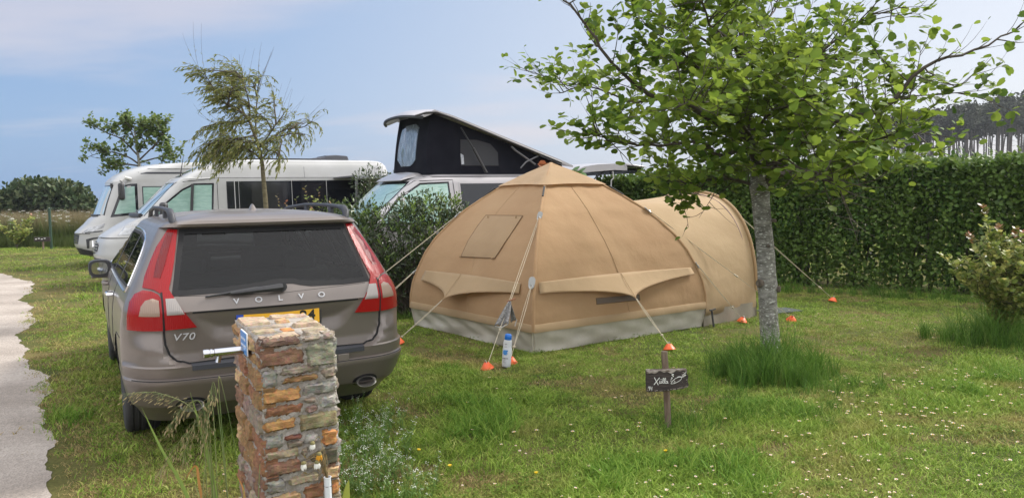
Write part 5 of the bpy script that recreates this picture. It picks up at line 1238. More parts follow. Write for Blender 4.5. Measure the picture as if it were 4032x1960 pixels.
class Twigs:
    def __init__(s): s.mb = MB(); s.pos = []; s.dir = []; s.nor = []; s.size = []
    def leaf(s, p, d, n, sz): s.pos.append(tuple(p)); s.dir.append(tuple(d)); s.nor.append(tuple(n)); s.size.append(sz)
    def twig(s, p, d, L, r, up, leaves, lsz, level, spread=.8, droop=0.):
        n = 5; P = [Vector(p)]; d = Vector(d).normalized()
        for i in range(n):
            d = (d+Vector((U(-1, 1), U(-1, 1), U(-1, 1)))*.16+Vector((0, 0, up/n))).normalized(); P.append(P[-1]+d*L/n)
            if droop: d = (d+Vector((0, 0, -droop/n))).normalized()
        s.mb.tube(P, [r*(1-.75*i/n) for i in range(n+1)], 4 if r > .004 else 3, 0, False)
        if level > 0:
            for k in range(random.choice((2, 3, 3))):
                q, dd = poly_at(P, U(.25, .95)); o = Vector((U(-1, 1), U(-1, 1), U(-.6, .9))).normalized()
                s.twig(q, dd*.7+o*spread, L*U(.4, .7), r*.55, up, leaves, lsz, level-1, spread, droop)
        for k in range(leaves):
            q, dd = poly_at(P, U(.25, 1.) if k else 1.); o = Vector((U(-1, 1), U(-1, 1), U(-.7, .8))).normalized()
            dl = (dd*.45+o).normalized(); s.leaf(q+dl*lsz*.15, dl, Vector((U(-.8, .8), U(-.9, .5), 1.0)), lsz*U(.6, 1.15))
    def crown(s, name, kind, mats, parent, ok=None):
        if ok:
            K = [i for i, p in enumerate(s.pos) if ok(p)]; s.pos, s.dir, s.nor, s.size = ([a[i] for i in K] for a in (s.pos, s.dir, s.nor, s.size))
        me = leaf_mesh(name, np.array(s.pos), np.array(s.dir), np.array(s.nor), np.array(s.size), kind, mats); return link(name, me, parent)

# --- the young alder in front
LIMBS = {
'leader':[(2.4, 7.4, 1.53), (2.38, 7.4, 1.72), (2.29, 7.42, 2.23), (2.25, 7.5, 2.79), (2.25, 7.55, 3.19), (2.22, 7.6, 3.49), (2.24, 7.6, 3.91)],
'A':[(2.29, 7.42, 2.13), (2.0, 7.3, 2.26), (1.56, 7.1, 2.47), (1.23, 6.9, 2.52), (0.9, 6.7, 2.74), (0.68, 6.6, 3.02), (0.47, 6.5, 3.25), (0.33, 6.4, 3.32)],
'B':[(2.29, 7.4, 2.07), (1.94, 7.2, 1.97), (1.72, 7.0, 2.09), (1.32, 6.8, 2.05), (0.88, 6.6, 2.08), (0.71, 6.5, 2.16)],
'C':[(2.39, 7.4, 1.68), (2.14, 7.5, 1.77), (1.87, 7.6, 1.75), (1.66, 7.68, 1.70)],
'D':[(2.29, 7.45, 2.31), (1.99, 7.7, 2.35), (1.65, 8.0, 2.59), (1.27, 8.2, 2.6), (0.86, 8.4, 2.79), (0.54, 8.5, 2.74)],
'D2':[(0.86, 8.4, 2.79), (0.54, 8.5, 2.87), (0.19, 8.6, 3.0)],
'E':[(2.4, 7.4, 1.66), (2.48, 7.35, 1.78), (2.62, 7.2, 2.0), (2.91, 7.0, 2.25), (3.27, 6.8, 2.34), (3.51, 6.6, 2.67), (3.88, 6.5, 2.78), (4.18, 6.4, 2.95)],
'E2':[(3.51, 6.6, 2.67), (3.74, 6.55, 2.5), (3.88, 6.5, 2.58)],
'E3':[(3.27, 6.8, 2.34), (3.48, 6.7, 2.43), (3.86, 6.6, 2.44)],
'F':[(2.48, 7.35, 1.78), (2.83, 7.5, 1.87), (3.35, 7.8, 2.0), (4.01, 8.1, 2.17), (4.4, 8.3, 2.25)],
'G':[(2.29, 7.42, 2.38), (2.43, 7.2, 2.52), (2.68, 6.9, 2.78), (2.91, 6.7, 3.0), (3.07, 6.6, 3.1), (3.28, 6.5, 3.14)],
'Hh':[(2.48, 7.35, 1.78), (2.64, 7.0, 1.77), (2.79, 6.7, 1.71), (2.78, 6.5, 1.66)],
'I':[(2.26, 7.5, 2.79), (1.98, 7.3, 2.94), (1.65, 7.1, 3.1), (1.25, 6.9, 3.24), (0.97, 6.7, 3.37)],
'J':[(2.26, 7.45, 2.6), (2.87, 7.9, 2.89), (3.35, 8.2, 3.0)],
'K':[(2.25, 7.5, 2.89), (1.96, 6.9, 2.97), (1.65, 6.4, 3.01), (1.51, 6.1, 3.1), (1.43, 5.9, 3.23)],
'Lx':[(2.25, 7.5, 2.89), (2.65, 8.2, 3.32), (2.99, 8.7, 3.7), (3.26, 9.0, 4.05)],
'M':[(2.3, 7.4, 2.19), (2.33, 6.9, 2.33), (2.29, 6.3, 2.33), (2.25, 5.9, 2.35)],
'N':[(2.3, 7.4, 2.15), (1.91, 6.7, 2.31), (1.5, 6.1, 2.35), (1.25, 5.7, 2.28)],
'O':[(2.36, 7.4, 1.88), (2.38, 6.9, 1.89), (2.5, 6.4, 1.79), (2.48, 6.1, 1.77)],
'P':[(2.3, 7.4, 2.11), (2.45, 8.2, 2.27), (2.33, 9.0, 2.54)],
'Q':[(2.36, 7.4, 1.92), (2.88, 8.2, 2.11), (3.4, 8.8, 2.3)],
'R':[(2.27, 7.45, 2.5), (2.0, 7.2, 2.7), (1.7, 6.95, 2.75), (1.35, 6.7, 2.95)],
'S':[(2.33, 7.4, 2.0), (2.7, 7.1, 2.12), (3.05, 6.8, 2.05), (3.3, 6.5, 2.1)],
'V':[(2.26, 7.48, 2.65), (2.45, 6.9, 2.8), (2.6, 6.4, 2.75)],
}
random.seed(5)
tree = thing('young_tree', 'broad young tree with rounded green leaves and a straight grey mottled trunk', 'tree', (2.49, 7.38, 0))
TT = Vector((2.49, 7.38, 0))
BARK = barkmat('grey_bark', (.10, .095, .08), (.31, .30, .27), (.52, .52, .48)); TWIGM = mat('dark_twig', (.055, .042, .032), .85, col2=(.09, .075, .06), scale=20)
mb = MB(); P = smooth_path([(2.50, 7.38, -.03), (2.495, 7.38, .12), (2.47, 7.38, .45), (2.455, 7.38, .75), (2.44, 7.385, 1.05), (2.41, 7.39, 1.40), (2.395, 7.4, 1.60), (2.375, 7.4, 1.74), (2.35, 7.405, 1.88), (2.325, 7.41, 2.02)], 6)
rings = []
for i, p in enumerate(P):
    t = i/(len(P)-1); r = .088-.010*t+.03*math.exp(-p.z*9)+.014*math.exp(-((p.z-1.68)/.08)**2)-.042*max(0, min(1, (p.z-1.66)/.36))+.010*math.exp(-((p.z-.73)/.05)**2)
    rings.append([(p-TT)+Vector((math.cos(a)*r*(1+.05*math.sin(a*3+t*9)+.03*math.sin(a*7-t*21)), math.sin(a)*r*(1+.05*math.sin(a*2-t*7)), 0)) for a in np.linspace(0, 2*math.pi, 29)[:-1]])
mb.loft(rings); mb.build('trunk', BARK, tree, smooth=True, angle=None)
mb = MB()   # scars where side shoots were cut
for (x, y, z, s) in ((-.085, -.055, .76, .034), (.09, -.045, .70, .026), (.03, -.095, 1.36, .016), (-.02, -.098, 1.12, .014)):
    c = Vector((x-.035, y, z)); d = Vector((x, y, 0)).normalized(); mb.tube([c-d*.02, c+d*.012, c+d*.026, c+d*.02], [s*1.15, s*1.2, s*.9, s*.45], 10)
mb.build('branch_scar', mat('scar_bark', (.07, .055, .042), .95, col2=(.16, .13, .10), scale=25, bump=1., bscale=60), tree, smooth=True)
tw = Twigs()
RAD = dict(leader=(.062, .012), A=(.034, .005), B=(.026, .005), C=(.022, .005), D=(.026, .005), D2=(.008, .003), E=(.052, .005), E2=(.008, .003), E3=(.009, .003), F=(.036, .005), G=(.024, .004), I=(.02, .004))
DENS = dict(leader=20, A=22, B=22, C=25, D=22, D2=3, E=22, E2=2, E3=4, F=30, G=15, Hh=18, I=14, J=20, K=17, Lx=14, M=20, N=22, O=18, P=18, Q=22, R=20, S=22, V=18)
for k, P in LIMBS.items():
    P = smooth_path([Vector(p)-TT for p in P], 4); r0, r1 = RAD.get(k, (.02, .004)); n = len(P)-1
    for i in range(1, n): P[i] += Vector((U(-1, 1), U(-1, 1), U(-1, 1)))*.012
    tw.mb.tube(P, [r0+(r1-r0)*(i/n)**.7 for i in range(n+1)], 7, 0, False)
    nd = DENS[k]
    for j in range(nd):
        t = .12+.88*(j+U(0, 1))/nd; t = min(t, .999); q, d = poly_at(P, t)
        end = k in ('E', 'E2', 'A', 'D2', 'G') and t > .7
        o = Vector((U(-1, 1), U(-1, 1), U(-.55, .8))).normalized()
        L = (U(.14, .3) if end else U(.3, .62)) if k != 'leader' else U(.3, .6)
        tw.twig(q, d*.7+o, L, .0065, .25, 2 if end else 6, .085, 0 if end else 1, 1.0)
    q, d = poly_at(P, .999); tw.twig(q, d, .25, .004, .1, 5, .085, 0)
# bare whip-like twigs at the edge of the crown
for k in ('A', 'D', 'D2', 'G', 'I', 'E', 'B'):
    P = [Vector(p)-TT for p in LIMBS[k]]
    for _ in range(5):
        q, d = poly_at(P, U(.6, .99)); tw.twig(q, d+Vector((U(-.6, .6), U(-.6, .6), U(-.2, .8))), U(.25, .5), .0035, .3, 1, .05, 0)
branches = tw.mb.build('branches', TWIGM, tree, smooth=True, angle=None, fix=False)
AL = leafmat('alder_leaf', [(.045, .095, .012), (.08, .15, .02), (.13, .21, .028), (.21, .29, .045)], .5, .6, patch=((.15, .22, .032), 1.6), spec=.15)
def shown(p):
    x, z = p[0]+TT.x, p[2]
    if z < (1.62 if x > 1.95 else 1.5) and U(0, 1) < .93: return False
    if z < 1.80 and x > 1.9 and U(0, 1) < .5: return False
    if x < 1.32 and z < 2.0 and U(0, 1) < .75: return False
    return True
crown = tw.crown('crown', 'alder', [AL], tree, shown)
print('alder leaves', len(tw.pos))

# --- the willow behind the car
WL = {
'trunk':[(-3.60, 11.3, -.02), (-3.585, 11.3, .8), (-3.6, 11.3, 1.55), (-3.62, 11.3, 1.95), (-3.63, 11.3, 2.16), (-3.67, 11.3, 2.39), (-3.72, 11.3, 2.56), (-3.79, 11.3, 2.76), (-3.86, 11.3, 2.87), (-4.01, 11.3, 2.97)],
'a':[(-3.79, 11.3, 2.76), (-3.87, 11.2, 2.88), (-4.11, 11.1, 3.04), (-4.24, 11.0, 3.32), (-4.34, 10.9, 3.45)],
'b':[(-3.72, 11.3, 2.56), (-3.72, 11.4, 2.84), (-3.72, 11.5, 3.24), (-3.65, 11.5, 3.45)],
'c':[(-3.67, 11.3, 2.39), (-3.5, 11.2, 2.53), (-3.35, 11.1, 2.69), (-3.2, 11.0, 2.82)],
'd':[(-3.67, 11.3, 2.39), (-3.52, 11.4, 2.49), (-3.35, 11.5, 2.65), (-3.11, 11.6, 2.69), (-2.95, 11.6, 2.78)],
'e':[(-3.79, 11.3, 2.76), (-4.09, 11.4, 2.77), (-4.5, 11.5, 2.72)],
'f':[(-3.72, 11.3, 2.56), (-3.88, 11.1, 2.51), (-4.11, 10.9, 2.47), (-4.3, 10.8, 2.32)],
'g':[(-3.86, 11.3, 2.87), (-4.0, 11.5, 3.1), (-4.08, 11.6, 3.3)],
'h':[(-3.79, 11.3, 2.76), (-3.75, 11.2, 3.01), (-3.78, 11.1, 3.28), (-3.83, 11.1, 3.4)],
'i':[(-3.65, 11.3, 2.33), (-3.91, 11.5, 2.43), (-4.18, 11.7, 2.36), (-4.35, 11.8, 2.25)],
'j':[(-3.63, 11.3, 2.2), (-3.49, 11.2, 2.33), (-3.34, 11.1, 2.28), (-3.27, 11.0, 2.15)],
'k':[(-3.63, 11.3, 2.2), (-3.74, 11.1, 2.34), (-3.82, 10.9, 2.31), (-3.9, 10.8, 2.15)],
}
random.seed(8)
wt = thing('willow_tree', 'slim wind-swept willow with narrow drooping leaves standing behind the car', 'tree', (-3.6, 11.3, 0)); WT = Vector((-3.6, 11.3, 0))
WB = barkmat('willow_bark', (.09, .075, .045), (.19, .165, .10), (.25, .23, .17), 1.4, .66); tw = Twigs(); tk_ = MB()
WRAD = dict(trunk=(.045, .014)); WDN = dict(trunk=14, a=19, b=9, c=9, d=12, e=20, f=21, g=13, h=14, i=18, j=12, k=13)
for k in list(WL):
    if k == 'trunk': continue
    Q = [Vector(p) for p in WL[k]]
    for j in range(2):
        q, d = poly_at(Q, U(.25, .95)); o = (d*.4+Vector((U(-1, .8), U(-.9, .9), U(-.35, .75)))).normalized(); L = U(.25, .5); c = q-Vector((-3.75, 11.3, 2.75))
        if abs((q+o*L).x+3.72) > .95 or (q+o*L).z > 3.5: continue
        WL['%s%d' % (k, j)] = [q, q+o*L*.5+Vector((0, 0, .04)), q+o*L]; WDN['%s%d' % (k, j)] = 8
for k, P in WL.items():
    P = smooth_path([Vector(p)-WT for p in P], 4); n = len(P)-1; r0, r1 = WRAD.get(k, (.016, .003))
    (tk_ if k == 'trunk' else tw.mb).tube(P, [r0+(r1-r0)*(i/n)**.8 for i in range(n+1)], 8, 0, False)
    for j in range(WDN[k]):
        t = (.5 if k == 'trunk' else .15)+(.5 if k == 'trunk' else .85)*(j+U(0, 1))/WDN[k]; q, d = poly_at(P, min(t, .999))
        for _ in range(2):
            dr = (d*.5+Vector((U(-1.3, .7), U(-.9, .9), U(-.2, .9)))).normalized(); L = U(.18, .42); n_ = 7; Q = [q.copy()]; dd = dr.copy()
            lowcap = 1.75 if k[0] in 'jkfie' else 2.0
            for _i in range(n_):
                dd = (dd+Vector((-.10, 0, -.30 if k[0] in 'efijkd' else -.13))+Vector((U(-1, 1), U(-1, 1), U(-1, 1)))*.1).normalized(); Q.append(Q[-1]+dd*L/n_)
                if Q[-1].z < lowcap: break
            m_ = len(Q)-1; tw.mb.tube(Q, [.003*(1-.8*i/m_)+.0006 for i in range(m_+1)], 3, 0, False)
            for _l in range(17):
                p, e = poly_at(Q, U(.1, 1)); dl = (e*.9+Vector((U(-.8, .4), U(-.7, .7), U(-1., .15)))).normalized(); tw.leaf(p, dl, Vector((U(-1, 1), U(-1, 1), .8)), U(.042, .078))
for _ in range(46):   # long bare whips
    k = random.choice(('a', 'b', 'c', 'd', 'g', 'h', 'e')); q, d = poly_at([Vector(p)-WT for p in WL[k]], U(.4, .99)); L = U(.3, .75); Q = [q]; dd = (d+Vector((U(-.6, .8), U(-.4, .4), U(.1, 1.)))).normalized()
    for _i in range(6): dd = (dd+Vector((.05, 0, .08))).normalized(); Q.append(Q[-1]+dd*L/6)
    tw.mb.tube(Q, [.0022, .002, .0018, .0016, .0014, .0012, .001], 3, 0, False)
    for _l in range(3): p, e = poly_at(Q, U(.0, .6)); tw.leaf(p, (e+Vector((U(-.6, .6), U(-.6, .6), 0))).normalized(), Vector((U(-1, 1), -.4, .5)), U(.03, .06))
tk_.build('trunk', WB, wt, smooth=True, angle=None); tw.mb.build('branches', TWIGM, wt, smooth=True, angle=None, fix=False)
tw.crown('crown', 'narrow', [leafmat('willow_leaf', [(.10, .13, .035), (.16, .19, .055), (.22, .24, .075), (.30, .28, .10)], .45, .6, spec=.2)], wt)

# --- leafy tree rising behind the integrated motorhome
AL2 = {
'trunk':[(-12.1, 25.0, 0), (-12.0, 25, 1.4), (-12.0, 25.0, 2.74), (-12.03, 25.0, 3.18), (-12.08, 25.0, 3.67), (-12.1, 25.0, 3.95)], 'a':[(-12.0, 25.0, 2.79), (-12.3, 24.8, 3.05), (-12.9, 24.7, 3.2), (-13.45, 24.6, 3.02)],
'b':[(-12.03, 25.0, 3.08), (-12.52, 25.0, 3.6), (-13.0, 25.1, 3.8), (-13.35, 25.1, 3.98)], 'c':[(-12.04, 25.0, 3.42), (-12.21, 25.0, 3.86), (-12.34, 25.0, 4.2)], 'd':[(-11.99, 25.0, 2.93), (-11.56, 24.9, 3.27), (-11.15, 24.8, 3.6), (-11.08, 24.8, 3.9)],
'e':[(-12.0, 25.0, 3.18), (-11.73, 25.1, 3.7), (-11.85, 25.1, 3.95)], 'f':[(-12.0, 25.0, 2.84), (-11.32, 24.9, 3.0), (-10.7, 24.8, 3.05)], 'g':[(-12.0, 25.0, 2.74), (-12.42, 24.8, 2.79), (-12.8, 24.7, 2.6)], 'h':[(-11.56, 25.0, 3.27), (-11.29, 25.0, 3.65), (-11.37, 25.0, 3.95)],
}
random.seed(12)
lt = thing('leafy_tree', 'green leafy tree rising above the roof of the farthest motorhome', 'tree', (-12.1, 25, 0)); LT = Vector((-12.1, 25, 0)); tw = Twigs(); tk_ = MB()
for k, P in AL2.items():
    P = smooth_path([Vector(p)-LT for p in P], 3); n = len(P)-1; r0, r1 = (.07, .02) if k == 'trunk' else (.03, .008)
    (tk_ if k == 'trunk' else tw.mb).tube(P, [r0+(r1-r0)*i/n for i in range(n+1)], 6, 0, False)
    for j in range(14):
        q, d = poly_at(P, U(.55 if k == 'trunk' else .3, .999)); tw.twig(q, d*.6+Vector((U(-1, 1), U(-.8, .8), U(-.5, 1))), U(.25, .5), .008, .3, 7, .13, 1, 1.)
tk_.build('trunk', BARK, lt, smooth=True, angle=None); tw.mb.build('branches', TWIGM, lt, fix=False); tw.crown('crown', 'oval', [leafmat('leafy_tree_leaf', [(.06, .11, .025), (.11, .17, .04), (.18, .23, .065)], .4)], lt)

# --- bushes as clouds of leaves: lumps (centre, radii), leaves sit near the lump surfaces
def lump_leaves(lumps, per, size, kind, mats, name, parent, inner=.55, upb=.4, zmin=.02, out=.8):
    pos = []; D = []; Nn = []; S = []
    for (c, r) in lumps:
        n = int(per*r[0]*r[2]); d = rdir(n); rad = rng.uniform(inner, 1.08, n)**.6; bump = 1+.12*np.sin(d[:, 0]*7+c[0]*5)*np.sin(d[:, 2]*6+c[1]*3)+.10*np.sin(d[:, 1]*9+d[:, 2]*5)
        p = np.array(c)+d*np.array(r)*(rad*bump)[:, None]; k = p[:, 2] > zmin; p, d = p[k], d[k]
        pos.append(p); D.append(d*out+rdir(len(p))*.7+np.array([0, 0, upb])); Nn.append(d*.6+rdir(len(p))*.6+np.array([0, 0, .6])); S.append(rng.uniform(size*.7, size*1.2, len(p)))
    return link(name, leaf_mesh(name, np.concatenate(pos), np.concatenate(D), np.concatenate(Nn), np.concatenate(S), kind, mats), parent)
def stems(mb, base, lumps, r=.012, n=5):
    for (c, rr) in lumps:
        for _ in range(n):
            e = Vector(c)+Vector((U(-.7, .7)*rr[0], U(-.7, .7)*rr[1], U(-.2, .8)*rr[2])); b = Vector(base)+Vector((U(-.15, .15), U(-.15, .15), 0)); mb.tube([b, b.lerp(e, .5)+Vector((U(-.08, .08), U(-.08, .08), .05)), e], [r, r*.7, r*.25], 4, 0, False)
def bush(name, label, base, lumps, per, size, kind, leafm, cat='bush', sprigs=0, group=None, **kw):
    b = thing(name, label, cat, base, 0, group); B = Vector(base); L_ = [(tuple(Vector(c)-B), r) for c, r in lumps]
    mb = MB(); stems(mb, (0, 0, 0), L_); mb.build('stems', TWIGM, b, fix=False); lump_leaves(L_, per, size, kind, [leafm], 'foliage', b, **kw); return b
PITT = leafmat('pittosporum_leaf', [(.014, .030, .009), (.026, .05, .013), (.045, .075, .02), (.085, .125, .03)], .18, .35, spec=.5)
lum = []
random.seed(21)
for _ in range(34):
    x = U(-2.28, -.55); y = U(10.25, 10.95)+(.3 if x > -1 else 0); z = U(.3, 1.33); lum.append(((x, y, z), (U(.2, .36), U(.2, .34), U(.18, .32))))
for x, z in ((-2.05, 1.42), (-1.75, 1.38), (-1.45, 1.50), (-1.12, 1.55), (-.85, 1.45), (-1.3, 1.42), (-.68, 1.36)): lum.append(((x, 10.62, z), (.20, .2, .16)))
bb = bush('dense_bush', 'dark dense evergreen bush between the car and the tent, hiding the silver camper nose', (-1.4, 10.6, 0), lum, 4700, .075, 'spoon', PITT, inner=.25)
# light upright shoots poking out of it
SHOOT = leafmat('young_shoot_leaf', [(.06, .12, .02), (.11, .19, .03), (.17, .25, .05)], .3)
pos = []; D = []
for _ in range(60):
    x, y, z = U(-2.1, -.7)+1.4, U(10.1, 10.5)-10.6, U(.7, 1.58); d0 = Vector((U(-.3, .3), U(-.5, .1), 1)).normalized()
    for j in range(9):
        t = j/9; p = Vector((x, y, z))+d0*(.13*t); a = j*2.4; pos.append(tuple(p)); D.append(tuple(d0*.9+Vector((math.cos(a), math.sin(a), 0))*.7))
pos = np.array(pos); link('young_leaves', leaf_mesh('young_leaves', pos, np.array(D), rdir(len(pos))+np.array([0, -.3, .5]), rng.uniform(.045, .075, len(pos)), 'spoon', [SHOOT]), bb)
bush('small_bush', 'low green bush seen over the car roof, in front of the white van', (-2.85, 12.4, 0), [((-2.85, 12.4, 1.0), (.3, .3, .5)), ((-2.65, 12.4, 1.35), (.2, .2, .22)), ((-2.95, 12.4, 1.42), (.18, .2, .2))], 3300, .07, 'spoon', leafmat('small_bush_leaf', [(.03, .055, .012), (.07, .11, .02), (.12, .16, .03)], .2))
bush('tall_bush', 'tall dark bush behind the awning leg, between white van and silver camper', (-2.6, 14.5, 0), [((-2.6, 14.5, 1.2), (.35, .3, .7)), ((-2.78, 14.5, 1.95), (.2, .2, .2)), ((-2.6, 14.5, 2.08), (.2, .2, .16)), ((-2.35, 14.5, 1.95), (.25, .2, .12)), ((-2.7, 14.5, 1.65), (.22, .2, .2)), ((-2.1, 14.6, 1.9), (.25, .2, .14))], 3000, .075, 'spoon', PITT)
# photinia-like shoots with red tips behind the car roof
REDL = leafmat('red_shoot_leaf', [(.06, .09, .02), (.14, .12, .035), (.22, .13, .05), (.34, .15, .08)], .3)
GRL = leafmat('variegated_leaf', [(.11, .17, .035), (.20, .26, .055), (.31, .34, .10), (.38, .36, .11)], .4)
def shootshrub(name, label, base, tips, nleaf, size, redtop=.55, group=None, body=None):
    b = thing(name, label, 'shrub', base, 0, group); B = Vector(base); mb = MB(); pos = []; D = []; mi = []
    for t in tips:
        t = Vector(t)-B; h = t.z; m0 = Vector((t.x*.25, t.y*.25, h*.45)); P = smooth_path([Vector((U(-.03, .03), U(-.03, .03), 0)), m0, t], 5); mb.tube(P, [.006*(1-.7*i/(len(P)-1)) for i in range(len(P))], 4, 0, False)
        for j in range(nleaf):
            s = .3+.7*(j+.5)/nleaf; p, e = poly_at(P, min(s, .999)); a = j*2.4+U(-.4, .4); pos.append(tuple(p)); D.append(tuple(e*.5+Vector((math.cos(a), math.sin(a), .2)))); mi.append(1 if (h-p.z) < redtop*.35 and h > 1.14 else 0)
        for _ in range(nleaf//2):
            s = U(.3, .85); p, e = poly_at(P, s); q = p+Vector((U(-.12, .12), U(-.12, .12), U(.0, .12))); mb.tube([p, q], .002, 3, 0, False)
            for _ in range(4): pos.append(tuple(p.lerp(q, U(.3, 1)))); D.append((U(-1, 1), U(-1, 1), U(-.1, .8))); mi.append(0)
    mb.build('stems', TWIGM, b, fix=False)
    link('foliage', leaf_mesh('foliage', np.array(pos), np.array(D), rdir(len(pos))*.6+np.array([0, -.2, .8]), rng.uniform(size*.7, size*1.15, len(pos)), 'oval', [GRL, REDL], np.array(mi)), b); return b
random.seed(31)
shootshrub('red_tipped_shrub', 'red-tipped shrub showing over the car roof beside the willow trunk', (-3.68, 12.9, 0), [(-3.92, 12.9, 1.72), (-3.62, 13, 1.66), (-3.75, 12.8, 1.6)], 22, .055)
shootshrub('red_tipped_shrub', 'taller red-tipped shrub above the right-hand roof rail of the car', (-3.25, 13, 0), [(-3.48, 13, 1.84), (-3.24, 13, 1.82), (-3.02, 13, 1.6), (-3.35, 12.9, 1.55)], 22, .055)
rs = [(5.02, 8.2, 1.45), (4.85, 8.15, 1.16), (5.2, 8.2, 1.24), (5.38, 8.2, 1.2), (5.55, 8.1, 1.28), (5.3, 8.0, 1.0), (5.1, 7.9, .98), (4.72, 8.0, .92), (5.7, 8.2, 1.25), (5.8, 8.1, 1.05), (5.45, 7.95, .9), (4.95, 7.9, .85), (5.6, 8.4, 1.15), (5.15, 8.35, 1.1), (5.9, 8.3, 1.2), (4.55, 8.15, .95), (5.0, 7.8, .7), (5.35, 7.8, .72), (5.65, 7.9, .75), (5.25, 7.9, .85), (5.5, 7.85, .8), (5.75, 8.0, .85), (5.1, 8.1, 1.05), (5.4, 8.1, 1.0), (5.65, 8.15, 1.0)]
shootshrub('variegated_shrub', 'yellow-green shrub with orange-red shoot tips at the right edge of the lawn', (5.3, 8.2, 0), rs+[(4.62, 8.05, .78), (5.2, 7.75, .55), (5.5, 7.7, .6), (5.0, 8.3, .8), (5.8, 7.9, .7), (5.3, 8.15, .95), (5.55, 8.0, 1.0)], 84, .062, .35)
# two leafy sprigs showing over the tent peak
LOQ = leafmat('long_leaf', [(.04, .10, .02), (.07, .14, .03), (.11, .19, .04)], .25); LOR = leafmat('bronze_leaf', [(.13, .13, .03), (.30, .12, .05)], .25)
for (x, z, m, lb) in ((.57, 2.09, LOR, 'bronze young leaves of a shrub just over the tent peak'), (1.02, 2.02, LOQ, 'long green leaves of a shrub right of the tent peak')):
    b = thing('tall_shrub', lb, 'shrub', (x, 12.35, 0), 0, 'shrubs behind the tent'); mb = MB(); mb.tube([(0, 0, 0), (.02, 0, 1.2), (0, 0, z)], [.02, .015, .008], 5, 0, False); mb.build('stem', TWIGM, b, fix=False)
    n = 46 if m is LOQ else 22; a = rng.uniform(0, 6.28, n); zz = z-rng.uniform(0, .26 if m is LOQ else .12, n); D = np.stack([np.cos(a), np.sin(a), rng.uniform(-.5, .8, n)], -1)
    link('foliage', leaf_mesh('foliage', np.stack([rng.uniform(-.05, .05, n), rng.uniform(-.05, .05, n), zz], -1), D, np.array([[0, -.3, 1.]])+.4*rdir(n), rng.uniform(.12, .19, n), 'oval', [m]), b)
# --- the clipped hedge along the right
def hedge():
    h = thing('clipped_hedge', 'tall clipped green hedge with gaps near its foot along the campsite edge', 'hedge', (5.6, 12.9, 0)); H = np.array([5.6, 12.9, 0])
    A = np.array([1.7, 14.9]); M = np.array([5.0, 13.15]); B = np.array([9.6, 9.7])
    HL = leafmat('hedge_leaf', [(.022, .056, .011), (.050, .105, .018), (.085, .155, .027), (.15, .225, .045)], .28, .55, patch=((.085, .145, .026), 1.3), spec=.25); HT = leafmat('hedge_shoot', [(.05, .10, .018), (.085, .145, .03), (.13, .19, .045)], .3)
    def base(t): return np.where(t[:, None] < .45, A+(M-A)*(t[:, None]/.45), M+(B-M)*((t[:, None]-.45)/.55))
    nrm = np.array([-.53, -.85]); n = 62000
    t = rng.uniform(0, 1, n); z = rng.uniform(0, 1, n)**.85*2.02; top = rng.uniform(0, 1, n) < .24
    dep = rng.uniform(-.05, .5, n)**1.; dep = np.where(rng.uniform(0, 1, n) < .7, rng.uniform(-.08, .14, n), dep)
    z = np.where(top, 2.0+rng.normal(0, .05, n), z); dep = np.where(top, rng.uniform(-.05, .9, n), dep)
    p = base(t); lump = vnoise(t*22, z, 1.5, 4)*.22+vnoise(t*60, z*2.7, 1.6, 6)*.12
    zt = (vnoise(t*20, t*0, 1.3, 7)-.5)*.22+(vnoise(t*70, t*0, 1.1, 3)-.5)*.13-.20*np.clip((.35-t)/.35, 0, 1)
    xy = p-nrm*(dep-lump+.1)[:, None]; P = np.concatenate([xy, (z+zt*(z/2.02))[:, None]], 1)
    hole = vnoise(t*46, z*1.6, 2., 11); keepm = ~((z < .95) & (hole > .76+.2*(z > .75)) )
    P = P[keepm]; m = len(P); D = rdir(m)*.8+np.array([nrm[0]*.5, nrm[1]*.5, .35]); N_ = rdir(m)*.7+np.array([nrm[0]*.5, nrm[1]*.5, .6])
    sh = (P[:, 2] > 1.98) & (rng.uniform(0, 1, m) < .6) | (rng.uniform(0, 1, m) < .13)
    link('foliage', leaf_mesh('foliage', P-H, D, N_, rng.uniform(.05, .088, m), 'oval', [HL, HT], sh.astype(int)), h)
    # spikes of new growth on top
    pos = []; DD = []
    for _ in range(360):
        q = base(np.array([U(0, 1)]))[0]; hh = U(.08, .26); tt = -nrm*U(0, .8); zz = 2.0-.2*max(0, (4.2-q[0])/3)
        for j in range(8): pos.append((q[0]+tt[0], q[1]+tt[1], zz+hh*j/8)); a = j*2.2; DD.append((math.cos(a)*.8, math.sin(a)*.8, .7))
    pos = np.array(pos); link('new_leaves', leaf_mesh('new_leaves', pos-H, np.array(DD), rdir(len(pos))*.5+np.array([0, -.3, .7]), rng.uniform(.04, .07, len(pos)), 'oval', [HT]), h)
    mb = MB()
    for _ in range(70):
        q = base(np.array([U(0, 1)]))[0]-nrm*U(.1, .55); mb.tube([(q[0]-H[0], q[1]-H[1], 0), (q[0]-H[0]+U(-.12, .12), q[1]-H[1]+U(-.1, .1), U(.5, .9)), (q[0]-H[0]+U(-.3, .3), q[1]-H[1]+U(-.2, .2), U(1.2, 1.8))], [.018, .012, .005], 5, 0, False)
    mb.build('stems', mat('hedge_stem', (.07, .06, .045), .9), h, fix=False)
    # back half of the hedge keeps the light out of its upper part
    n = 26000; t = rng.uniform(0, 1, n); z = .05+1.9*rng.uniform(0, 1, n)**.7; xy = base(t)-nrm*rng.uniform(.35, 1.0, n)[:, None]; P = np.concatenate([xy, (z-.2*np.clip((.35-t)/.35, 0, 1))[:, None]], 1)
    link('inner_foliage', leaf_mesh('inner_foliage', P-H, rdir(n)+np.array([0, 0, .2]), rdir(n)+np.array([0, 0, .5]), rng.uniform(.07, .11, n), 'oval', [HL]), h)
hedge()
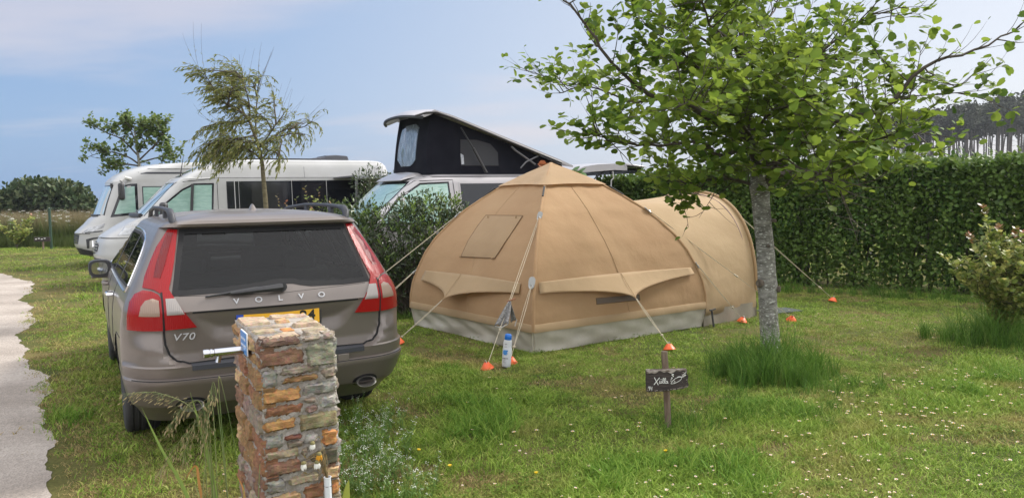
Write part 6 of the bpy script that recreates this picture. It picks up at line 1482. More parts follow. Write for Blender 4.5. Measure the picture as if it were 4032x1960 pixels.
# --- big rounded bush and scrub far beyond the meadow
random.seed(41)
lum = [((-29.6, 46, 1.5), (1.3, 1.5, .95)), ((-28.6, 46, 1.65), (1.7, 1.8, 1.15)), ((-27.0, 46, 1.75), (1.6, 1.8, 1.1)), ((-26.1, 46, 1.35), (1.1, 1.4, 1.0)), ((-28.0, 45.5, 2.2), (1.2, 1.3, .75)), ((-26.9, 45.4, 2.05), (1.0, 1.2, .75)), ((-30.5, 46, 1.65), (.6, .7, .45))]
bush('round_bush', 'large dark rounded bush standing alone beyond the meadow', (-28, 46, 0), lum, 720, .30, 'oval', leafmat('far_bush_leaf', [(.020, .042, .014), (.035, .065, .02), (.055, .085, .028), (.10, .12, .05)], .15, .6), inner=.3, out=.6)
SCR = leafmat('scrub_leaf', [(.035, .065, .018), (.06, .10, .027), (.09, .13, .04)], .15, .6)
for i, (x, y, w, h, lb) in enumerate(((-44, 62, 7, 1.35, 'low green scrub bank at the far left edge of the meadow'), (-33, 60, 6, 1.35, 'low green scrub bank just behind the big rounded bush'), (-23.3, 50, 2.6, 1.55, 'low green scrub to the right of the rounded bush'), (-18.5, 50, 3.5, 1.6, 'low green scrub behind the motorhome windscreen'))):
    lum = [((x+U(-w, w)*.8, y+U(-.6, .6), h*.42), (w*U(.25, .4), 1.2, h*.5*U(.8, 1.05))) for _ in range(9)]
    bush('scrub_bank', lb, (x, y, 0), lum, 260, .32, 'oval', SCR, group='scrub beyond the meadow', inner=.5)
# --- eucalyptus on the far ridge
random.seed(51)
ETR = mat('eucalyptus_trunk', (.07, .06, .053), .9, col2=(.11, .095, .085), scale=1.5)
ELF = leafmat('eucalyptus_leaf', [(.022, .030, .017), (.036, .044, .026), (.055, .062, .04)], .1, .8)
protos = []
for v in range(4):
    e = thing('eucalyptus_tree', '', 'tree', (0, 0, -50)); tk_ = MB(); H_ = U(17, 19); P = smooth_path([(0, 0, 0), (U(-.3, .3), 0, H_*.4), (U(-.5, .5), 0, H_*.75), (U(-.4, .4), 0, H_*.95)], 3); n = len(P)-1
    tk_.tube(P, [.2-.16*i/n for i in range(n+1)], 5, 0, False); pos = []
    for _ in range(13):
        t = U(.68, .99); q, d = poly_at(P, t); b = q+Vector((U(-1.5, 1.5), U(-1.5, 1.5), U(.2, 1.2)))*(1.15-.5*t)
        if _ < 12: tk_.tube([q, b], [.07, .02], 3, 0, False)
        for _k in range(46): pos.append(tuple(b+Vector((random.gauss(0, .55), random.gauss(0, .55), random.gauss(0, .42)))))
    for _ in range(7):   # a few dead side twigs lower on the bole
        q, d = poly_at(P, U(.3, .55)); tk_.tube([q, q+Vector((U(-.9, .9), U(-.9, .9), U(.1, .7)))], [.04, .012], 3, 0, False)
    tk_.build('trunk', ETR, e, fix=False); pos = np.array(pos); link('crown', leaf_mesh('crown', pos, rdir(len(pos))+np.array([0, 0, -.5]), rdir(len(pos)), rng.uniform(.35, .75, len(pos)), 'oval', [ELF]), e); protos.append(e)
spots = []
for row, (y0, n) in enumerate(((138, 36), (146, 36), (155, 34), (166, 30))):
    for i in range(n):
        a = .465+.28*(i+U(-.45, .45))/n; spots.append((a*y0, y0+U(-3, 3)+(a-.41)*30))
for i, (x, y) in enumerate(spots):
    a = x/y; hgt = .74+.30*min(1, max(0, (a-.465)/.20))+U(-.05, .05)
    if i < 4: o = protos[i]; o.location = (x, y, 0); o.scale = (1, 1, hgt)
    else: o = dup(protos[i % 4], (x, y, 0), U(0, 6.28), None, (1, 1, hgt))
    o['label'] = 'tall thin-trunked eucalyptus tree in the plantation beyond the hedge'; o['group'] = 'eucalyptus trees on the far ridge'; o['category'] = 'tree'
lum = [((a*136, 133, 2.2), (7, 2, 2.6)) for a in np.linspace(.40, .80, 12)]
bush('plantation_undergrowth', 'dark undergrowth along the foot of the eucalyptus plantation', (80, 133, 0), lum, 60, .9, 'oval', ELF, cat='undergrowth', inner=.3)
# ------------------------------------------------------------ stone pillar with the water tap
PC = [Vector((-1.08, 3.24)), Vector((-.80, 3.41)), Vector((-1.08, 3.98)), Vector((-1.40, 3.83))]     # front left, front right, back right, back left
PH = 1.05
pil = thing('stone_pillar', 'square pillar of rough brown and grey stones standing on the grass', 'pillar', (-1.09, 3.61, 0)); PO = Vector((-1.09, 3.61, 0))
random.seed(61)
sv, sf, sc = [], [], []
def stone(P4, outn, col, bulge=.012, edge=.006, n=7):
    """a rough block: P4 = face corners (bottom left, bottom right, top right, top left) seen from outside, outn = outward normal"""
    outn = Vector(outn).normalized(); b = len(sv); seed = U(0, 100); vs = []
    a, bb, c, d = [Vector(p) for p in P4]; W_ = (bb-a).length; Hh = (d-a).length
    nx = max(4, int(W_/.011)); ny = max(4, int(Hh/.011))
    sk = [U(-.006, .006) for _ in range(4)]; tl = (U(-.008, .008), U(-.008, .008))
    for j in range(ny+1):
        for i in range(nx+1):
            s, t = i/nx, j/ny; e = min(min(s, 1-s)*W_, min(t, 1-t)*Hh)
            p = a.lerp(bb, s).lerp(d.lerp(c, s), t); p = p+(c-d).normalized()*((sk[0]*(1-t)+sk[1]*t)*(1 if s in (0, 1) else .5)) if 0 < 1 else p
            q = p*34
            f = .5*math.sin(q.x*1.3+q.z*2.1+seed)+.4*math.sin(q.y*2.3-q.z*3.3+seed*2)+.3*math.sin(q.z*5.7+q.x*2.2+seed*3)+.35*math.sin((q.z*1.1+q.x*.4)*6+seed)
            k = min(1, e/.007)**.6
            h = (bulge+f*.0042+tl[0]*(s-.5)+tl[1]*(t-.5))*k-.006*(1-k)
            jag = .0045*math.sin(q.x*5+q.y*4+q.z*6+seed) if e < .002 else 0
            vs.append(p+outn*h+Vector((0, 0, jag))+(bb-a).normalized()*jag)
    m = len(vs)
    sv.extend(tuple(v-PO) for v in vs)
    for j in range(ny):
        for i in range(nx):
            k0 = b+j*(nx+1)+i; sf.append((k0, k0+1, k0+nx+2, k0+nx+1)); 
            cc = tuple(c*U(.9, 1.1) for c in col); sc.append(cc)
    # sides run back into the mortar
    rim = [b+i for i in range(nx+1)]+[b+(nx+1)*j+nx for j in range(1, ny+1)]+[b+(nx+1)*ny+i for i in range(nx-1, -1, -1)]+[b+(nx+1)*j for j in range(ny-1, 0, -1)]
    b2 = len(sv); sv.extend(tuple(Vector(sv[i])-outn*.05) for i in rim); L_ = len(rim)
    for i in range(L_): sf.append((rim[(i+1) % L_], rim[i], b2+i, b2+(i+1) % L_)); sc.append(tuple(c*.9 for c in col))
def facept(A, B, u, z): p = A.lerp(B, u); return Vector((p.x, p.y, z))
def outn(A, B): return Vector(((B-A).y, -(B-A).x, 0)).normalized()
def facestone(A, B, u0, u1, z0, z1, col, **k):
    g = .0005; w = (B-A).length; u0 += g/w; u1 -= g/w
    stone([facept(A, B, u0, z0+g), facept(A, B, u1, z0+g+U(-.003, .003)), facept(A, B, u1, z1-g+U(-.003, .003)), facept(A, B, u0, z1-g)], outn(A, B), col, **k)
C_ = {'dk': (.13, .085, .062), 'rust': (.25, .125, .07), 'rustd': (.20, .115, .075), 'och': (.36, .20, .08), 'ochd': (.25, .15, .07), 'org': (.42, .20, .075), 'tan': (.46, .31, .17), 'gry': (.24, .235, .21), 'grn': (.225, .225, .165), 'oliv': (.21, .185, .105), 'lg': (.33, .32, .29), 'gb': (.24, .20, .155), 'bei': (.32, .265, .18), 'dgo': (.105, .095, .065), 'red': (.17, .075, .055), 'mauv': (.24, .17, .14), 'peach': (.37, .285, .205)}
def zf(y): return PH-(y-280)/1374*1.0
FRONT = [(0, .53, 283, 336, 'dk'), (.54, .80, 290, 322, 'gb'), (.83, 1, 282, 322, 'gb'), (0, .575, 350, 452, 'rustd'), (.60, 1, 332, 480, 'grn'), (0, .21, 466, 570, 'gry'), (.25, .78, 462, 512, 'gb'), (.80, 1, 486, 562, 'gb'), (.28, .76, 520, 562, 'ochd'), (0.0, .50, 586, 672, 'och'), (.52, 1, 574, 655, 'gry'), (.52, .72, 662, 700, 'gb'), (.74, 1, 664, 745, 'lg'), (.03, .53, 682, 752, 'rust'), (.55, .73, 706, 760, 'mauv'), (0, .43, 768, 842, 'och'), (.47, 1, 762, 866, 'oliv'), (0, .25, 854, 945, 'gry'), (.28, .52, 870, 905, 'red'), (.54, .74, 878, 950, 'lg'), (.28, .52, 912, 955, 'gb'), (.77, 1, 876, 985, 'org'), (0, .46, 952, 1010, 'bei'), (.48, .58, 965, 1020, 'gb'), (.60, 1, 992, 1100, 'dgo'), (0, .48, 1020, 1110, 'rustd'), (.50, .73, 1050, 1100, 'gb'), (.75, 1, 1108, 1200, 'tan'), (0, .27, 1122, 1215, 'gry'), (.30, .72, 1128, 1190, 'bei'), (0, .46, 1226, 1290, 'tan'), (.50, .80, 1200, 1300, 'rust'), (.83, 1, 1208, 1300, 'org'), (0, .3, 1300, 1385, 'gry'), (.33, .7, 1312, 1390, 'ochd'), (.73, 1, 1310, 1400, 'gb'), (0, .5, 1396, 1490, 'rustd'), (.53, 1, 1408, 1500, 'oliv'), (0, .35, 1500, 1590, 'tan'), (.38, 1, 1510, 1600, 'gry'), (0, .6, 1600, 1720, 'och'), (.63, 1, 1610, 1720, 'gb')]
for u0, u1, a, b, c in FRONT: facestone(PC[0], PC[1], u0, u1, max(.005, zf(b)), zf(a), C_[c], bulge=U(.008, .017))
def course(A, B, cols, z0=.005, z1=PH-.02, wmin=.12, wmax=.30):
    z = z1; w = (B-A).length
    while z > z0+.02:
        h = min(U(.045, .10), z-z0); u = 0.
        while u < .999:
            du = min(U(wmin, wmax)/w, 1-u)
            if 1-u-du < .12: du = 1-u
            facestone(A, B, u, u+du, z-h, z, C_[random.choice(cols)], bulge=U(.006, .018)); u += du+.006
        z -= h+.008
course(PC[3], PC[0], ['rustd', 'mauv', 'ochd', 'bei', 'rust', 'gb', 'ochd', 'rustd', 'mauv', 'tan'])
course(PC[1], PC[2], ['gb', 'gry', 'och', 'rustd', 'bei']); course(PC[2], PC[3], ['gb', 'gry', 'och', 'rustd', 'bei'])
# top slabs
def topstone(P4, col, bulge): stone([(x, y, PH-.012) for x, y in P4], (0, 0, 1), col, bulge)
def tp(u, v): p = PC[0].lerp(PC[1], u).lerp(PC[3].lerp(PC[2], u), v); return (p.x, p.y)
for u0, u1, v0, v1, c in ((-.01, .55, .0, .22, 'peach'), (.57, .86, .0, .12, 'gb'), (.62, 1.01, .13, .33, 'bei'), (0, .36, .24, .42, 'bei'), (.37, .60, .24, .40, 'org'), (.0, .55, .43, .60, 'gb'), (.57, 1.0, .35, .52, 'peach'), (.0, .42, .62, .99, 'peach'), (.44, .66, .62, .82, 'tan'), (.68, 1., .54, .78, 'bei'), (.44, 1., .84, 1., 'peach')):
    topstone([tp(u0+.01, v0+.008), tp(u1-.01, v0+.008), tp(u1-.01, v1-.008), tp(u0+.01, v1-.008)], tuple(c_*1.0 for c_ in C_[c]), U(.010, .02))
me = bpy.data.meshes.new('stones'); me.from_pydata(sv, [], sf)
ca = me.color_attributes.new('Col', 'FLOAT_COLOR', 'CORNER'); buf = []
for f, c in zip(sf, sc): buf += [c[0], c[1], c[2], 1.]*len(f)
ca.data.foreach_set('color', buf); me.materials.append(attrmat('rough_stone', .85, .9, 55)); me.polygons.foreach_set('use_smooth', [True]*len(me.polygons)); me.set_sharp_from_angle(angle=R(48)); me.update(); link('stones', me, pil)
mb = MB(); nM = 40; rr = []
for z in np.linspace(0, PH-.006, 90):
    ring = []
    for i in range(4):
        A, B = PC[i], PC[(i+1) % 4]; k = int((B-A).length/.013)
        for j in range(k):
            p = A.lerp(B, j/k); o = outn(A, B); e = -.002+.004*math.sin(p.x*160+z*97)+.004*math.sin(p.y*120-z*143+1)+.003*math.sin((p.x+p.y)*310+z*260); ring.append(Vector((p.x+o.x*e, p.y+o.y*e, z))-PO)
    rr.append(ring)
mb.loft(rr); mb.build('mortar', mat('mortar', (.22, .195, .17), .95, col2=(.34, .31, .275), scale=18, bump=1., bscale=90), pil, smooth=True, angle=None)
# tap: sticks out of the left face
A, B = PC[3], PC[0]; nL = outn(A, B); TAPC = facept(A, B, .60, .965)
CHROME2 = mat('tap_chrome', (.50, .50, .52), .06, 1.)
tap = thing('push_tap', 'polished chrome push tap sticking out of the stone pillar', 'tap', TAPC); tx = nL.normalized(); rotT = Vector((0, 0, 1)).rotation_difference(tx).to_matrix()
def lat(prof, name, m, n=20, **k):
    mb = MB(); mb.lathe(prof, n); mb.v = [tuple(rotT @ Vector(v)) for v in mb.v]; return mb.build(name, m, tap, smooth=True, angle=35, **k)
lat([(.0262, -.03), (.0262, .012), (.0300, .013), (.0300, .018), (.0185, .019), (.0185, .150), (.0150, .152), (.0150, .158), (.0190, .159), (.0190, .168), (.0165, .169), (.0165, .173), (.0192, .174), (.0195, .195), (.017, .198), (.002, .198)], 'tap_body', CHROME2)
mb = MB(); c = tx*.128; mb.tube([c+Vector((0, 0, -.008)), c+tx*.006+Vector((0, 0, -.030)), c+tx*.010+Vector((0, 0, -.044))], [.0115, .0105, .0115], 12); mb.build('spout', CHROME2, tap, smooth=True, angle=40)
# blue notice plate
lab = thing('water_notice', 'small blue and white plate about drinking water fixed to the pillar above the tap', 'sign', facept(A, B, .62, 1.0)+nL*.022)
ang = math.atan2((B-A).y, (B-A).x); lab.rotation_euler = (0, 0, ang)
mb = MB(); mb.box((0, 0, 0), (.15, .006, .105)); mb.build('plate_back', mat('plate_white', (.62, .63, .63), .5), lab, bevel=.0015)
mb = MB(); mb.box((0, -.0042, 0), (.142, .0025, .098)); mb.build('blue_face', mat('notice_blue', (.045, .20, .50), .35, col2=(.055, .22, .53), scale=8), lab)
NW = mat('notice_white', (.7, .72, .75), .5)
text_mesh('AGUA POTABLE', .0165, .0004, NW, 'lettering', lab, (0, -.0058, .018), (R(90), 0, 0)); text_mesh('DRINKING WATER', .0145, .0004, NW, 'lettering', lab, (0, -.0058, -.012), (R(90), 0, 0))
for x in (-.064, .064):
    mb = MB(); mb.tube([(x, .004, -.0), (x, .03, 0)], .006, 8); mb.build('fixing', BLACK, lab)
mb = MB(); mb.lathe([(.007, -.0075), (.007, -.004), (.001, -.008)], 10, 0, 'y', (.0, 0, -.043)); mb.build('screw', BLACK, lab)
# small vase tube with withered daisies fixed to the front
VB = Vector((-.835, 3.335, .275))
vs_ = thing('flower_tube', 'narrow white tube vase fixed to the front of the stone pillar', 'vase', VB)
mb = MB(); mb.lathe([(.016, 0), (.0165, .12), (.0165, .135), (.0175, .136), (.0175, .140), (.014, .140), (.0135, .05)], 18); mb.build('tube', mat('white_enamel', (.62, .64, .68), .3, coat=.4), vs_, smooth=True, angle=35)
mb = MB(); mb.tube([(-.02, .012, .10), (-.017, -.006, .10), (0, -.019, .10), (.017, -.006, .10), (.02, .02, .10)], .0014, 5); mb.tube([(.017, -.003, .14), (.019, 0, .08), (.018, .01, 0)], .0013, 4); mb.build('wire', mat('wire', (.1, .1, .1), .4, .8), vs_)
DRY = mat('dry_stalk', (.15, .105, .045), .9, col2=(.24, .18, .08), scale=30); WP = mat('white_petal', (.72, .71, .66), .7); YE = mat('yellow_heart', (.17, .14, .05), .8, col2=(.13, .13, .05), scale=60); YP = mat('yellow_petal', (.58, .28, .02), .7)
heads = [(-.052, -.035, .300, 0, 'withered white daisy drooping highest above the tube vase'), (-.022, -.045, .255, 1, 'withered yellow marigold-like flower drooping over the tube vase'), (-.092, -.045, .215, 0, 'withered white daisy drooping at the far end of its stalk, over the left stones'), (-.030, -.055, .222, 0, 'withered white daisy drooping just under the yellow one')]
for (x, y, z, yl, lb) in heads:
    f = thing('withered_flower', lb, 'flower', VB+Vector((0, 0, .10)), 0, 'withered flowers in the tube vase'); h = Vector((x, y, z-.10))
    mb = MB(); top = Vector((x*.55+.006, y*.4, z+.02-.10)); mb.tube(smooth_path([(U(-.006, .006), U(-.006, .006), 0), (U(-.004, .004)+x*.15, U(-.01, 0), .07), top, (x*.85, y*.85, z+.012-.10), h+Vector((0, 0, .012))], 4), .0014, 4); mb.build('stalk', DRY, f)
    mb = MB(); mb.lathe([(.002, .014), (.009, .010), (.0115, .003), (.010, -.002)], 12); mb.v = [tuple(Vector(v)+h) for v in mb.v]; mb.build('heart', YE, f, smooth=True)
    mb = MB()
    for k in range(13):
        a = 6.283*k/13; c, s = math.cos(a), math.sin(a); L_ = U(.020, .030); w = .0036; r0, r1 = .010, .0135+U(-.003, .002)
        mb.add([h+Vector((r0*c-w*s*.5, r0*s+w*c*.5, .002)), h+Vector((r0*c+w*s*.5, r0*s-w*c*.5, .002)), h+Vector((r1*c+w*s, r1*s-w*c, -L_*.6)), h+Vector((r1*.8*c, r1*.8*s, -L_)), h+Vector((r1*c-w*s, r1*s+w*c, -L_*.6))], [(0, 1, 2, 3, 4)])
    mb.build('petals', YP if yl else WP, f)
db = thing('dry_stalks', 'bundle of brown dried stalks and leaves sprouting from the tube vase', 'dried plant', VB+Vector((0, 0, .11))); mb = MB()
for _ in range(16):
    e = Vector((U(-.09, .03), U(-.04, .01), U(.02, .13))); mb.tube(smooth_path([(U(-.008, .008), U(-.008, .008), 0), (e.x*.3, e.y*.5, e.z*.9+.03), e], 4), .0013, 3)
    if _ % 3 == 0: d = e.normalized()*.03; q = d.cross(Vector((0, 1, 0)))*.15; mb.add([e, e+d*.5+q, e+d, e+d*.5-q], [(0, 1, 2, 3)])
mb.build('stalks', DRY, db, smooth=True)
# ------------------------------------------------------------ wooden pitch sign
sg = thing('pitch_sign', 'small dark wooden board sign with white hand-painted lettering and fish on a stake', 'sign', (1.06, 5.27, 0), R(-2))
WOODD = mat('dark_board', (.020, .014, .013), .75, col2=(.045, .033, .028), scale=10, stretch=(1, 1, 7), bump=.7, bscale=25); WORN = mat('worn_wood', (.10, .075, .055), .9, col2=(.36, .32, .28), scale=22, stretch=(1, 1, 4), lo=.4, hi=.6, bump=.8, bscale=60)
STK = mat('stake_wood', (.10, .065, .045), .9, col2=(.20, .15, .11), scale=12, stretch=(3, 3, .5), bump=.7, bscale=70)
mb = MB(); P = smooth_path([(.012, .012, -.05), (.006, .012, .2), (-.006, .012, .42), (-.012, .012, .545)], 6); rr = []
for i, p in enumerate(P): rr.append([p+Vector((.0225*math.cos(a)*(1+.06*math.sin(i*.7+a*3)), .0225*math.sin(a)*(1+.05*math.sin(i*1.1)), 0)) for a in np.linspace(0, 6.283, 15)[:-1]])
mb.loft(rr); mb.build('stake', STK, sg, smooth=True, angle=50)
def edge_noise(t, s): return .0035*math.sin(t*41+s)+.0025*math.sin(t*97+s*2)
ol = [(-.143, .272+.0)]+[(-.143+.286*t, .269+.0+.03*t*t+edge_noise(t, 1)) for t in np.linspace(.03, .97, 22)]+[(.146, .310)]+[(.146+edge_noise(t, 3)*1.3, .310+.085*t) for t in np.linspace(.1, .8, 6)]+[(.134, .400), (.136, .424)]+[(.136-.279*t, .424-.006*t+edge_noise(t, 5)*.6) for t in np.linspace(.05, .97, 18)]+[(-.146, .418), (-.146, .35)]
mb = MB(); mb.prism(ol, 'y', -.030, .0); mb.build('board', WOODD, sg, bevel=.003)
mb = MB(); rr = []
for t in np.linspace(0, 1, 30):
    x = -.143+.276*t; z = .421+.004*t; d = .017+.007*math.sin(t*13)+.005*math.sin(t*31+1)-.006*t; rr.append([(x, .003, z+.003), (x, -.0295, z+.004+.002*math.sin(t*50)), (x, -.0335, z-.003), (x, -.0325, z-d), (x, -.029, z-d)])
mb.loft(rr); mb.build('worn_top_edge', WORN, sg, smooth=True, angle=40)
mb = MB()
for _ in range(34):
    t = U(.1, 1); x = -.14+.284*t; z = .274+.03*t*t+U(0, .006); mb.box((x, -.031, z), (U(.002, .01), .003, U(.002, .005)))
for _ in range(22): mb.box((U(.10, .136), -.031, U(.30, .42)), (U(.002, .012), .003, U(.0015, .005)))
mb.box((-.137, -.031, .283), (.012, .003, .01)); mb.build('flaked_edge', WORN, sg)
WPNT = mat('white_paint_lettering', (.66, .66, .63), .7)
def stroke(lines, name, w=.0022):
    mb = MB()
    for L_ in lines: mb.tube(smooth_path([(x, -.0315, z) for x, z in L_], 5) if len(L_) > 2 else [(x, -.0315, z) for x, z in L_], w, 5)
    return mb.build(name, WPNT, sg, smooth=True)
def px(x, y): return (-.145+(x-220)/525*.29, .421-(y-325)/285*.152)
stroke([[px(320, 415), px(340, 455), px(370, 515)], [px(387, 418), px(355, 460), px(316, 512)]], 'lettering', .0026)
stroke([[px(392, 458), px(383, 490), px(398, 492), px(410, 460)], [px(410, 460), px(406, 490), px(416, 490)], [px(392, 438), px(393, 446)], [px(408, 438), px(409, 446)], [px(418, 488), px(440, 445), px(434, 424), px(426, 450), px(430, 492), px(442, 488)], [px(442, 488), px(462, 445), px(456, 424), px(448, 450), px(452, 492), px(462, 488)], [px(486, 466), px(470, 466), px(466, 490), px(480, 492), px(486, 468), px(488, 492), px(496, 488)]], 'lettering', .0019)
stroke([[px(244, 555), px(258, 534), px(262, 584)], [px(274, 534), px(270, 562), px(290, 562)], [px(292, 536), px(290, 584)]], 'lettering', .0019)
stroke([[px(528, 498), px(545, 465), px(590, 428), px(635, 412), px(662, 418), px(648, 450), px(600, 482), px(550, 500), px(528, 498)], [px(560, 452), px(578, 470), px(572, 490)], [px(645, 415), px(690, 395), px(715, 385)], [px(662, 418), px(690, 405), px(716, 388)], [px(700, 390), px(706, 360), px(718, 345)], [px(670, 392), px(700, 362)], [px(600, 425), px(620, 408), px(650, 406)]], 'fish_drawing', .0016)
mb = MB()
for x, y, r in ((546, 382, .0055), (556, 402, .004), (540, 424, .0045), (532, 442, .003), (526, 462, .0025), (560, 378, .003), (553, 480, .002)): c = px(x, y); mb.lathe([(r, -.034), (r, -.0305)], 10, 0, 'y', (c[0], 0, c[1]))
mb.build('painted_bubbles', WPNT, sg)
# ------------------------------------------------------------ bottle by the tent
bt = thing('plastic_bottle', 'white plastic bottle with a blue cap standing in the grass by the tent corner', 'bottle', (-.075, 7.25, 0), R(-8)); bt.rotation_euler = (0, R(5), R(-10))
def oval(w, d, z, n=28, x0=0): return [(x0+w*math.copysign(abs(math.cos(a))**.75, math.cos(a)), d*math.copysign(abs(math.sin(a))**.75, math.sin(a)), z) for a in np.linspace(0, 2*math.pi, n+1)[:-1]]
BOT = mat('white_bottle', (.60, .62, .65), .3, coat=.3); BLUE = mat('blue_cap', (.012, .14, .52), .35)
mb = MB(); rr = [oval(.036, .022, 0.008), oval(.041, .027, .014), oval(.043, .028, .05), oval(.044, .028, .12), oval(.043, .028, .19)]
rr += [oval(.040+.002*(i % 2), .026, .20+.006*i, x0=-.002) for i in range(8)]; rr += [oval(.038, .025, .258), oval(.034, .024, .272), oval(.031, .024, .276)]
mb.loft(rr); mb.build('bottle_body', BOT, bt, smooth=True, angle=50)
mb = MB(); mb.loft([oval(.030, .023, .268), oval(.034, .025, .272), oval(.033, .025, .30), oval(.029, .023, .322), oval(.024, .019, .326)]); mb.build('cap', BLUE, bt, smooth=True, angle=50)
mb = MB()
for i in range(9): mb.box((-.012+U(-.003, .003), -.0292, .172-.0052*i), (.042+U(-.008, .004)-(.012 if i > 6 else 0), .0012, .0056))
mb.build('blue_brush_mark', mat('label_blue', (.06, .24, .58), .5), bt)
LB = mat('label_grey', (.12, .12, .13), .6)
text_mesh('FAMILIAR', .0135, .0005, LB, 'lettering', bt, (-.010, -.0290, .095), (R(90), 0, 0), .0004)
mb = MB(); mb.box((-.012, -.0288, .205), (.026, .0008, .0022)); mb.box((-.014, -.0288, .082), (.02, .0008, .002)); mb.box((-.012, -.0288, .062), (.03, .0008, .0025)); mb.box((-.006, -.0288, .045), (.026, .0008, .002)); mb.box((-.02, -.0288, .066), (.003, .0008, .03)); mb.box((-.012, -.0278, .232), (.024, .0008, .004)); mb.build('small_print', LB, bt)
# dark doormat beyond the trunk
mt = MB(); mt.box((0, 0, .012), (.52, .34, .02)); o = mt.build('doormat', mat('dark_mat', (.035, .045, .045), .9, bump=.8, bscale=120), bevel=.004, loc=(3.62, 10.35, 0), rot=(0, 0, R(25))); tag(o, 'dark flat doormat on the grass behind the tree trunk by the annexe', 'doormat')
# ------------------------------------------------------------ wild grass with drooping seed heads in front of the car
random.seed(71)
wg = thing('wild_oat_plant', 'tall wild grass with drooping pale seed heads in front of the car bumper', 'wild grass', (-1.17, 2.98, 0)); GO = Vector((-1.17, 2.98, 0))
STM = mat('green_stem', (.075, .12, .03), .7, col2=(.14, .15, .05), scale=9); SEED = leafmat('seed_husk', [(.20, .17, .075), (.28, .23, .115), (.34, .27, .15)], .3, .6); BLD = leafmat('stalk_blade', [(.09, .17, .03), (.15, .21, .05)], .4); DRYB = leafmat('dry_blade', [(.30, .14, .035), (.36, .2, .06)], .3)
mb = MB(); spos = []; sdir = []
tops = [((-1.22, 2.92, .80), (-1.48, 2.90, .915)), ((-1.20, 2.92, .76), (-1.375, 2.9, .60)), ((-1.19, 2.93, .82), (-1.28, 2.9, .66)), ((-1.17, 2.93, .86), (-1.22, 2.92, .70)), ((-1.16, 2.94, .92), (-1.195, 2.92, .74)), ((-1.15, 2.95, .95), (-1.09, 2.95, .62)), ((-1.2, 2.92, .84), (-1.33, 2.9, .78))]
for i, (a, b) in enumerate(tops):
    a, b = Vector(a)-GO, Vector(b)-GO; s0 = Vector((U(-.04, .04), U(-.03, .03), 0)); P = smooth_path([s0, s0.lerp(a, .5)+Vector((U(-.01, .01), 0, .02)), a, a.lerp(b, .5)+Vector((0, 0, .05)), b], 6); n = len(P)-1; mb.tube(P, [.0024-.0016*k/n for k in range(n+1)], 4, 0, False)
    if i == 5: continue
    for k in range(60):
        q, d = poly_at(P, .62+.38*(k/60)); o = q+d*.012+Vector((U(-.022, .022), U(-.02, .02), U(-.035, .006))); mb.tube([q, o], .0005, 3, 0, False); spos.append(tuple(o)); sdir.append(tuple(d*.8+Vector((U(-.5, .5), U(-.5, .5), -.7))))
mb.build('stalks', STM, wg, smooth=True, fix=False); spos = np.array(spos); link('seed_sprays', leaf_mesh('seed_sprays', spos, np.array(sdir), rdir(len(spos)), rng.uniform(.014, .024, len(spos)), 'narrow', [SEED]), wg)
def blade(P, w, m, name, parent):
    P = smooth_path(P, 6); n = len(P)-1; L_, R_ = [], []
    for i, p in enumerate(P):
        t = i/n; d = (P[min(i+1, n)]-P[max(i-1, 0)]).normalized(); s = d.cross(Vector((0, 1, .25))).normalized()*w*(.5+.5*math.sin(math.pi*min(1, .15+t*.85)))*(1-t**4); L_.append(p-s); R_.append(p+s+Vector((0, .001, 0)))
    b = MB(); b.loft([L_, [l.lerp(r, .5)+Vector((0, .0015, 0)) for l, r in zip(L_, R_)], R_], 0, False, False, False); return b.build(name, m, parent, smooth=True, angle=None)
blade([(-.04, -.02, 0), (-.1, -.05, .45), (-.20, -.07, .70), (-.26, -.08, .86)], .008, BLD, 'blade', wg); blade([(0, 0, 0), (-.01, -.04, .5), (-.04, -.05, .72), (-.08, -.06, .91)], .010, BLD, 'blade', wg); blade([(0, -.03, 0), (-.06, -.05, .5), (-.07, -.06, .62), (-.11, -.07, .57)], .006, DRYB, 'dry_blade', wg)
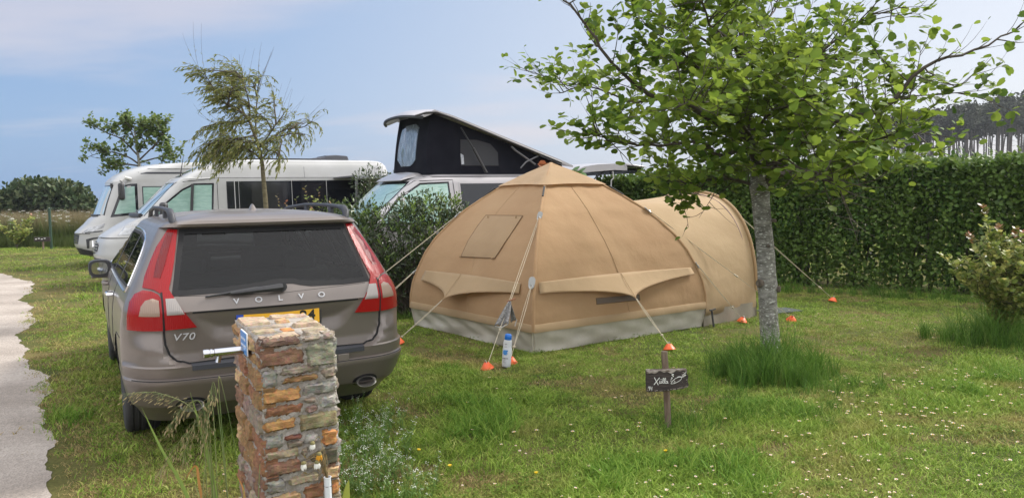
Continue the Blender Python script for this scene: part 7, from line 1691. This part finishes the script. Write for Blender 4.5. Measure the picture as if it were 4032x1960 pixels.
blade([(.06, 0, 0), (.09, -.02, .35), (.10, -.03, .5), (.07, -.03, .58)], .006, DRYB, 'dry_blade', wg); blade([(-.05, 0, 0), (-.06, -.05, .25), (.0, -.06, .44), (.08, -.05, .48)], .008, BLD, 'blade', wg)
mb = MB()
for _ in range(13):
    x, y = U(-.18, .16), U(-.14, .04); h = U(.45, .68); mb.tube(smooth_path([(x, y, 0), (x+U(-.03, .03), y, h*.5), (x+U(-.08, .03), y, h)], 4), .0016, 3)
mb.build('bare_stems', STM, wg, smooth=True)
# broad yellow-green leaf beside the pillar foot
lf = thing('broad_leaf_plant', 'broad yellow-green leaf growing up at the right foot of the stone pillar', 'plant', (-.72, 3.25, 0)); BL = leafmat('broad_leaf', [(.20, .25, .04), (.26, .29, .05)], .35)
blade([(-.03, 0, 0), (-.025, -.0, .2), (-.015, .0, .36), (-.004, .01, .43)], .022, BL, 'leaf', lf); blade([(-.01, 0, 0), (.02, -.02, .18), (.03, -.03, .28), (.045, -.03, .33)], .018, BL, 'leaf', lf)
# ------------------------------------------------------------ green post, tiny sign and bush at the meadow edge
o = MB().tube([(0, 0, 0), (0, 0, 1.42)], .045, 8).build('meadow_post', mat('green_post', (.018, .05, .03), .6), smooth=True, loc=(-15.95, 26.6, 0)); tag(o, 'thin dark green post at the edge of the hay meadow', 'post')
s2 = thing('meadow_sign', 'tiny dark wooden board on a stake at the foot of the green post', 'sign', (-16.05, 26.3, 0)); mb = MB(); mb.tube([(0, 0, 0), (0, 0, .42)], .03, 6); mb.build('stake', STK, s2); mb = MB(); mb.box((0, -.03, .36), (.55, .04, .16)); mb.build('board', WOODD, s2, bevel=.01); mb = MB(); [mb.box((-.2+.1*k, -.055, .37+.02*(k % 2)), (.06, .008, .03)) for k in range(4)]; mb.build('board_marks', WPNT, s2)
shootshrub('russet_shrub', 'small russet and green shrub at the meadow edge left of the post', (-17.6, 27.3, 0), [(-17.6+U(-.9, .9), 27.2+U(-.3, .3), U(.5, 1.2)) for _ in range(12)], 26, .11, .2)
print('mesh objects', len([o for o in bpy.data.objects if o.type == 'MESH']))
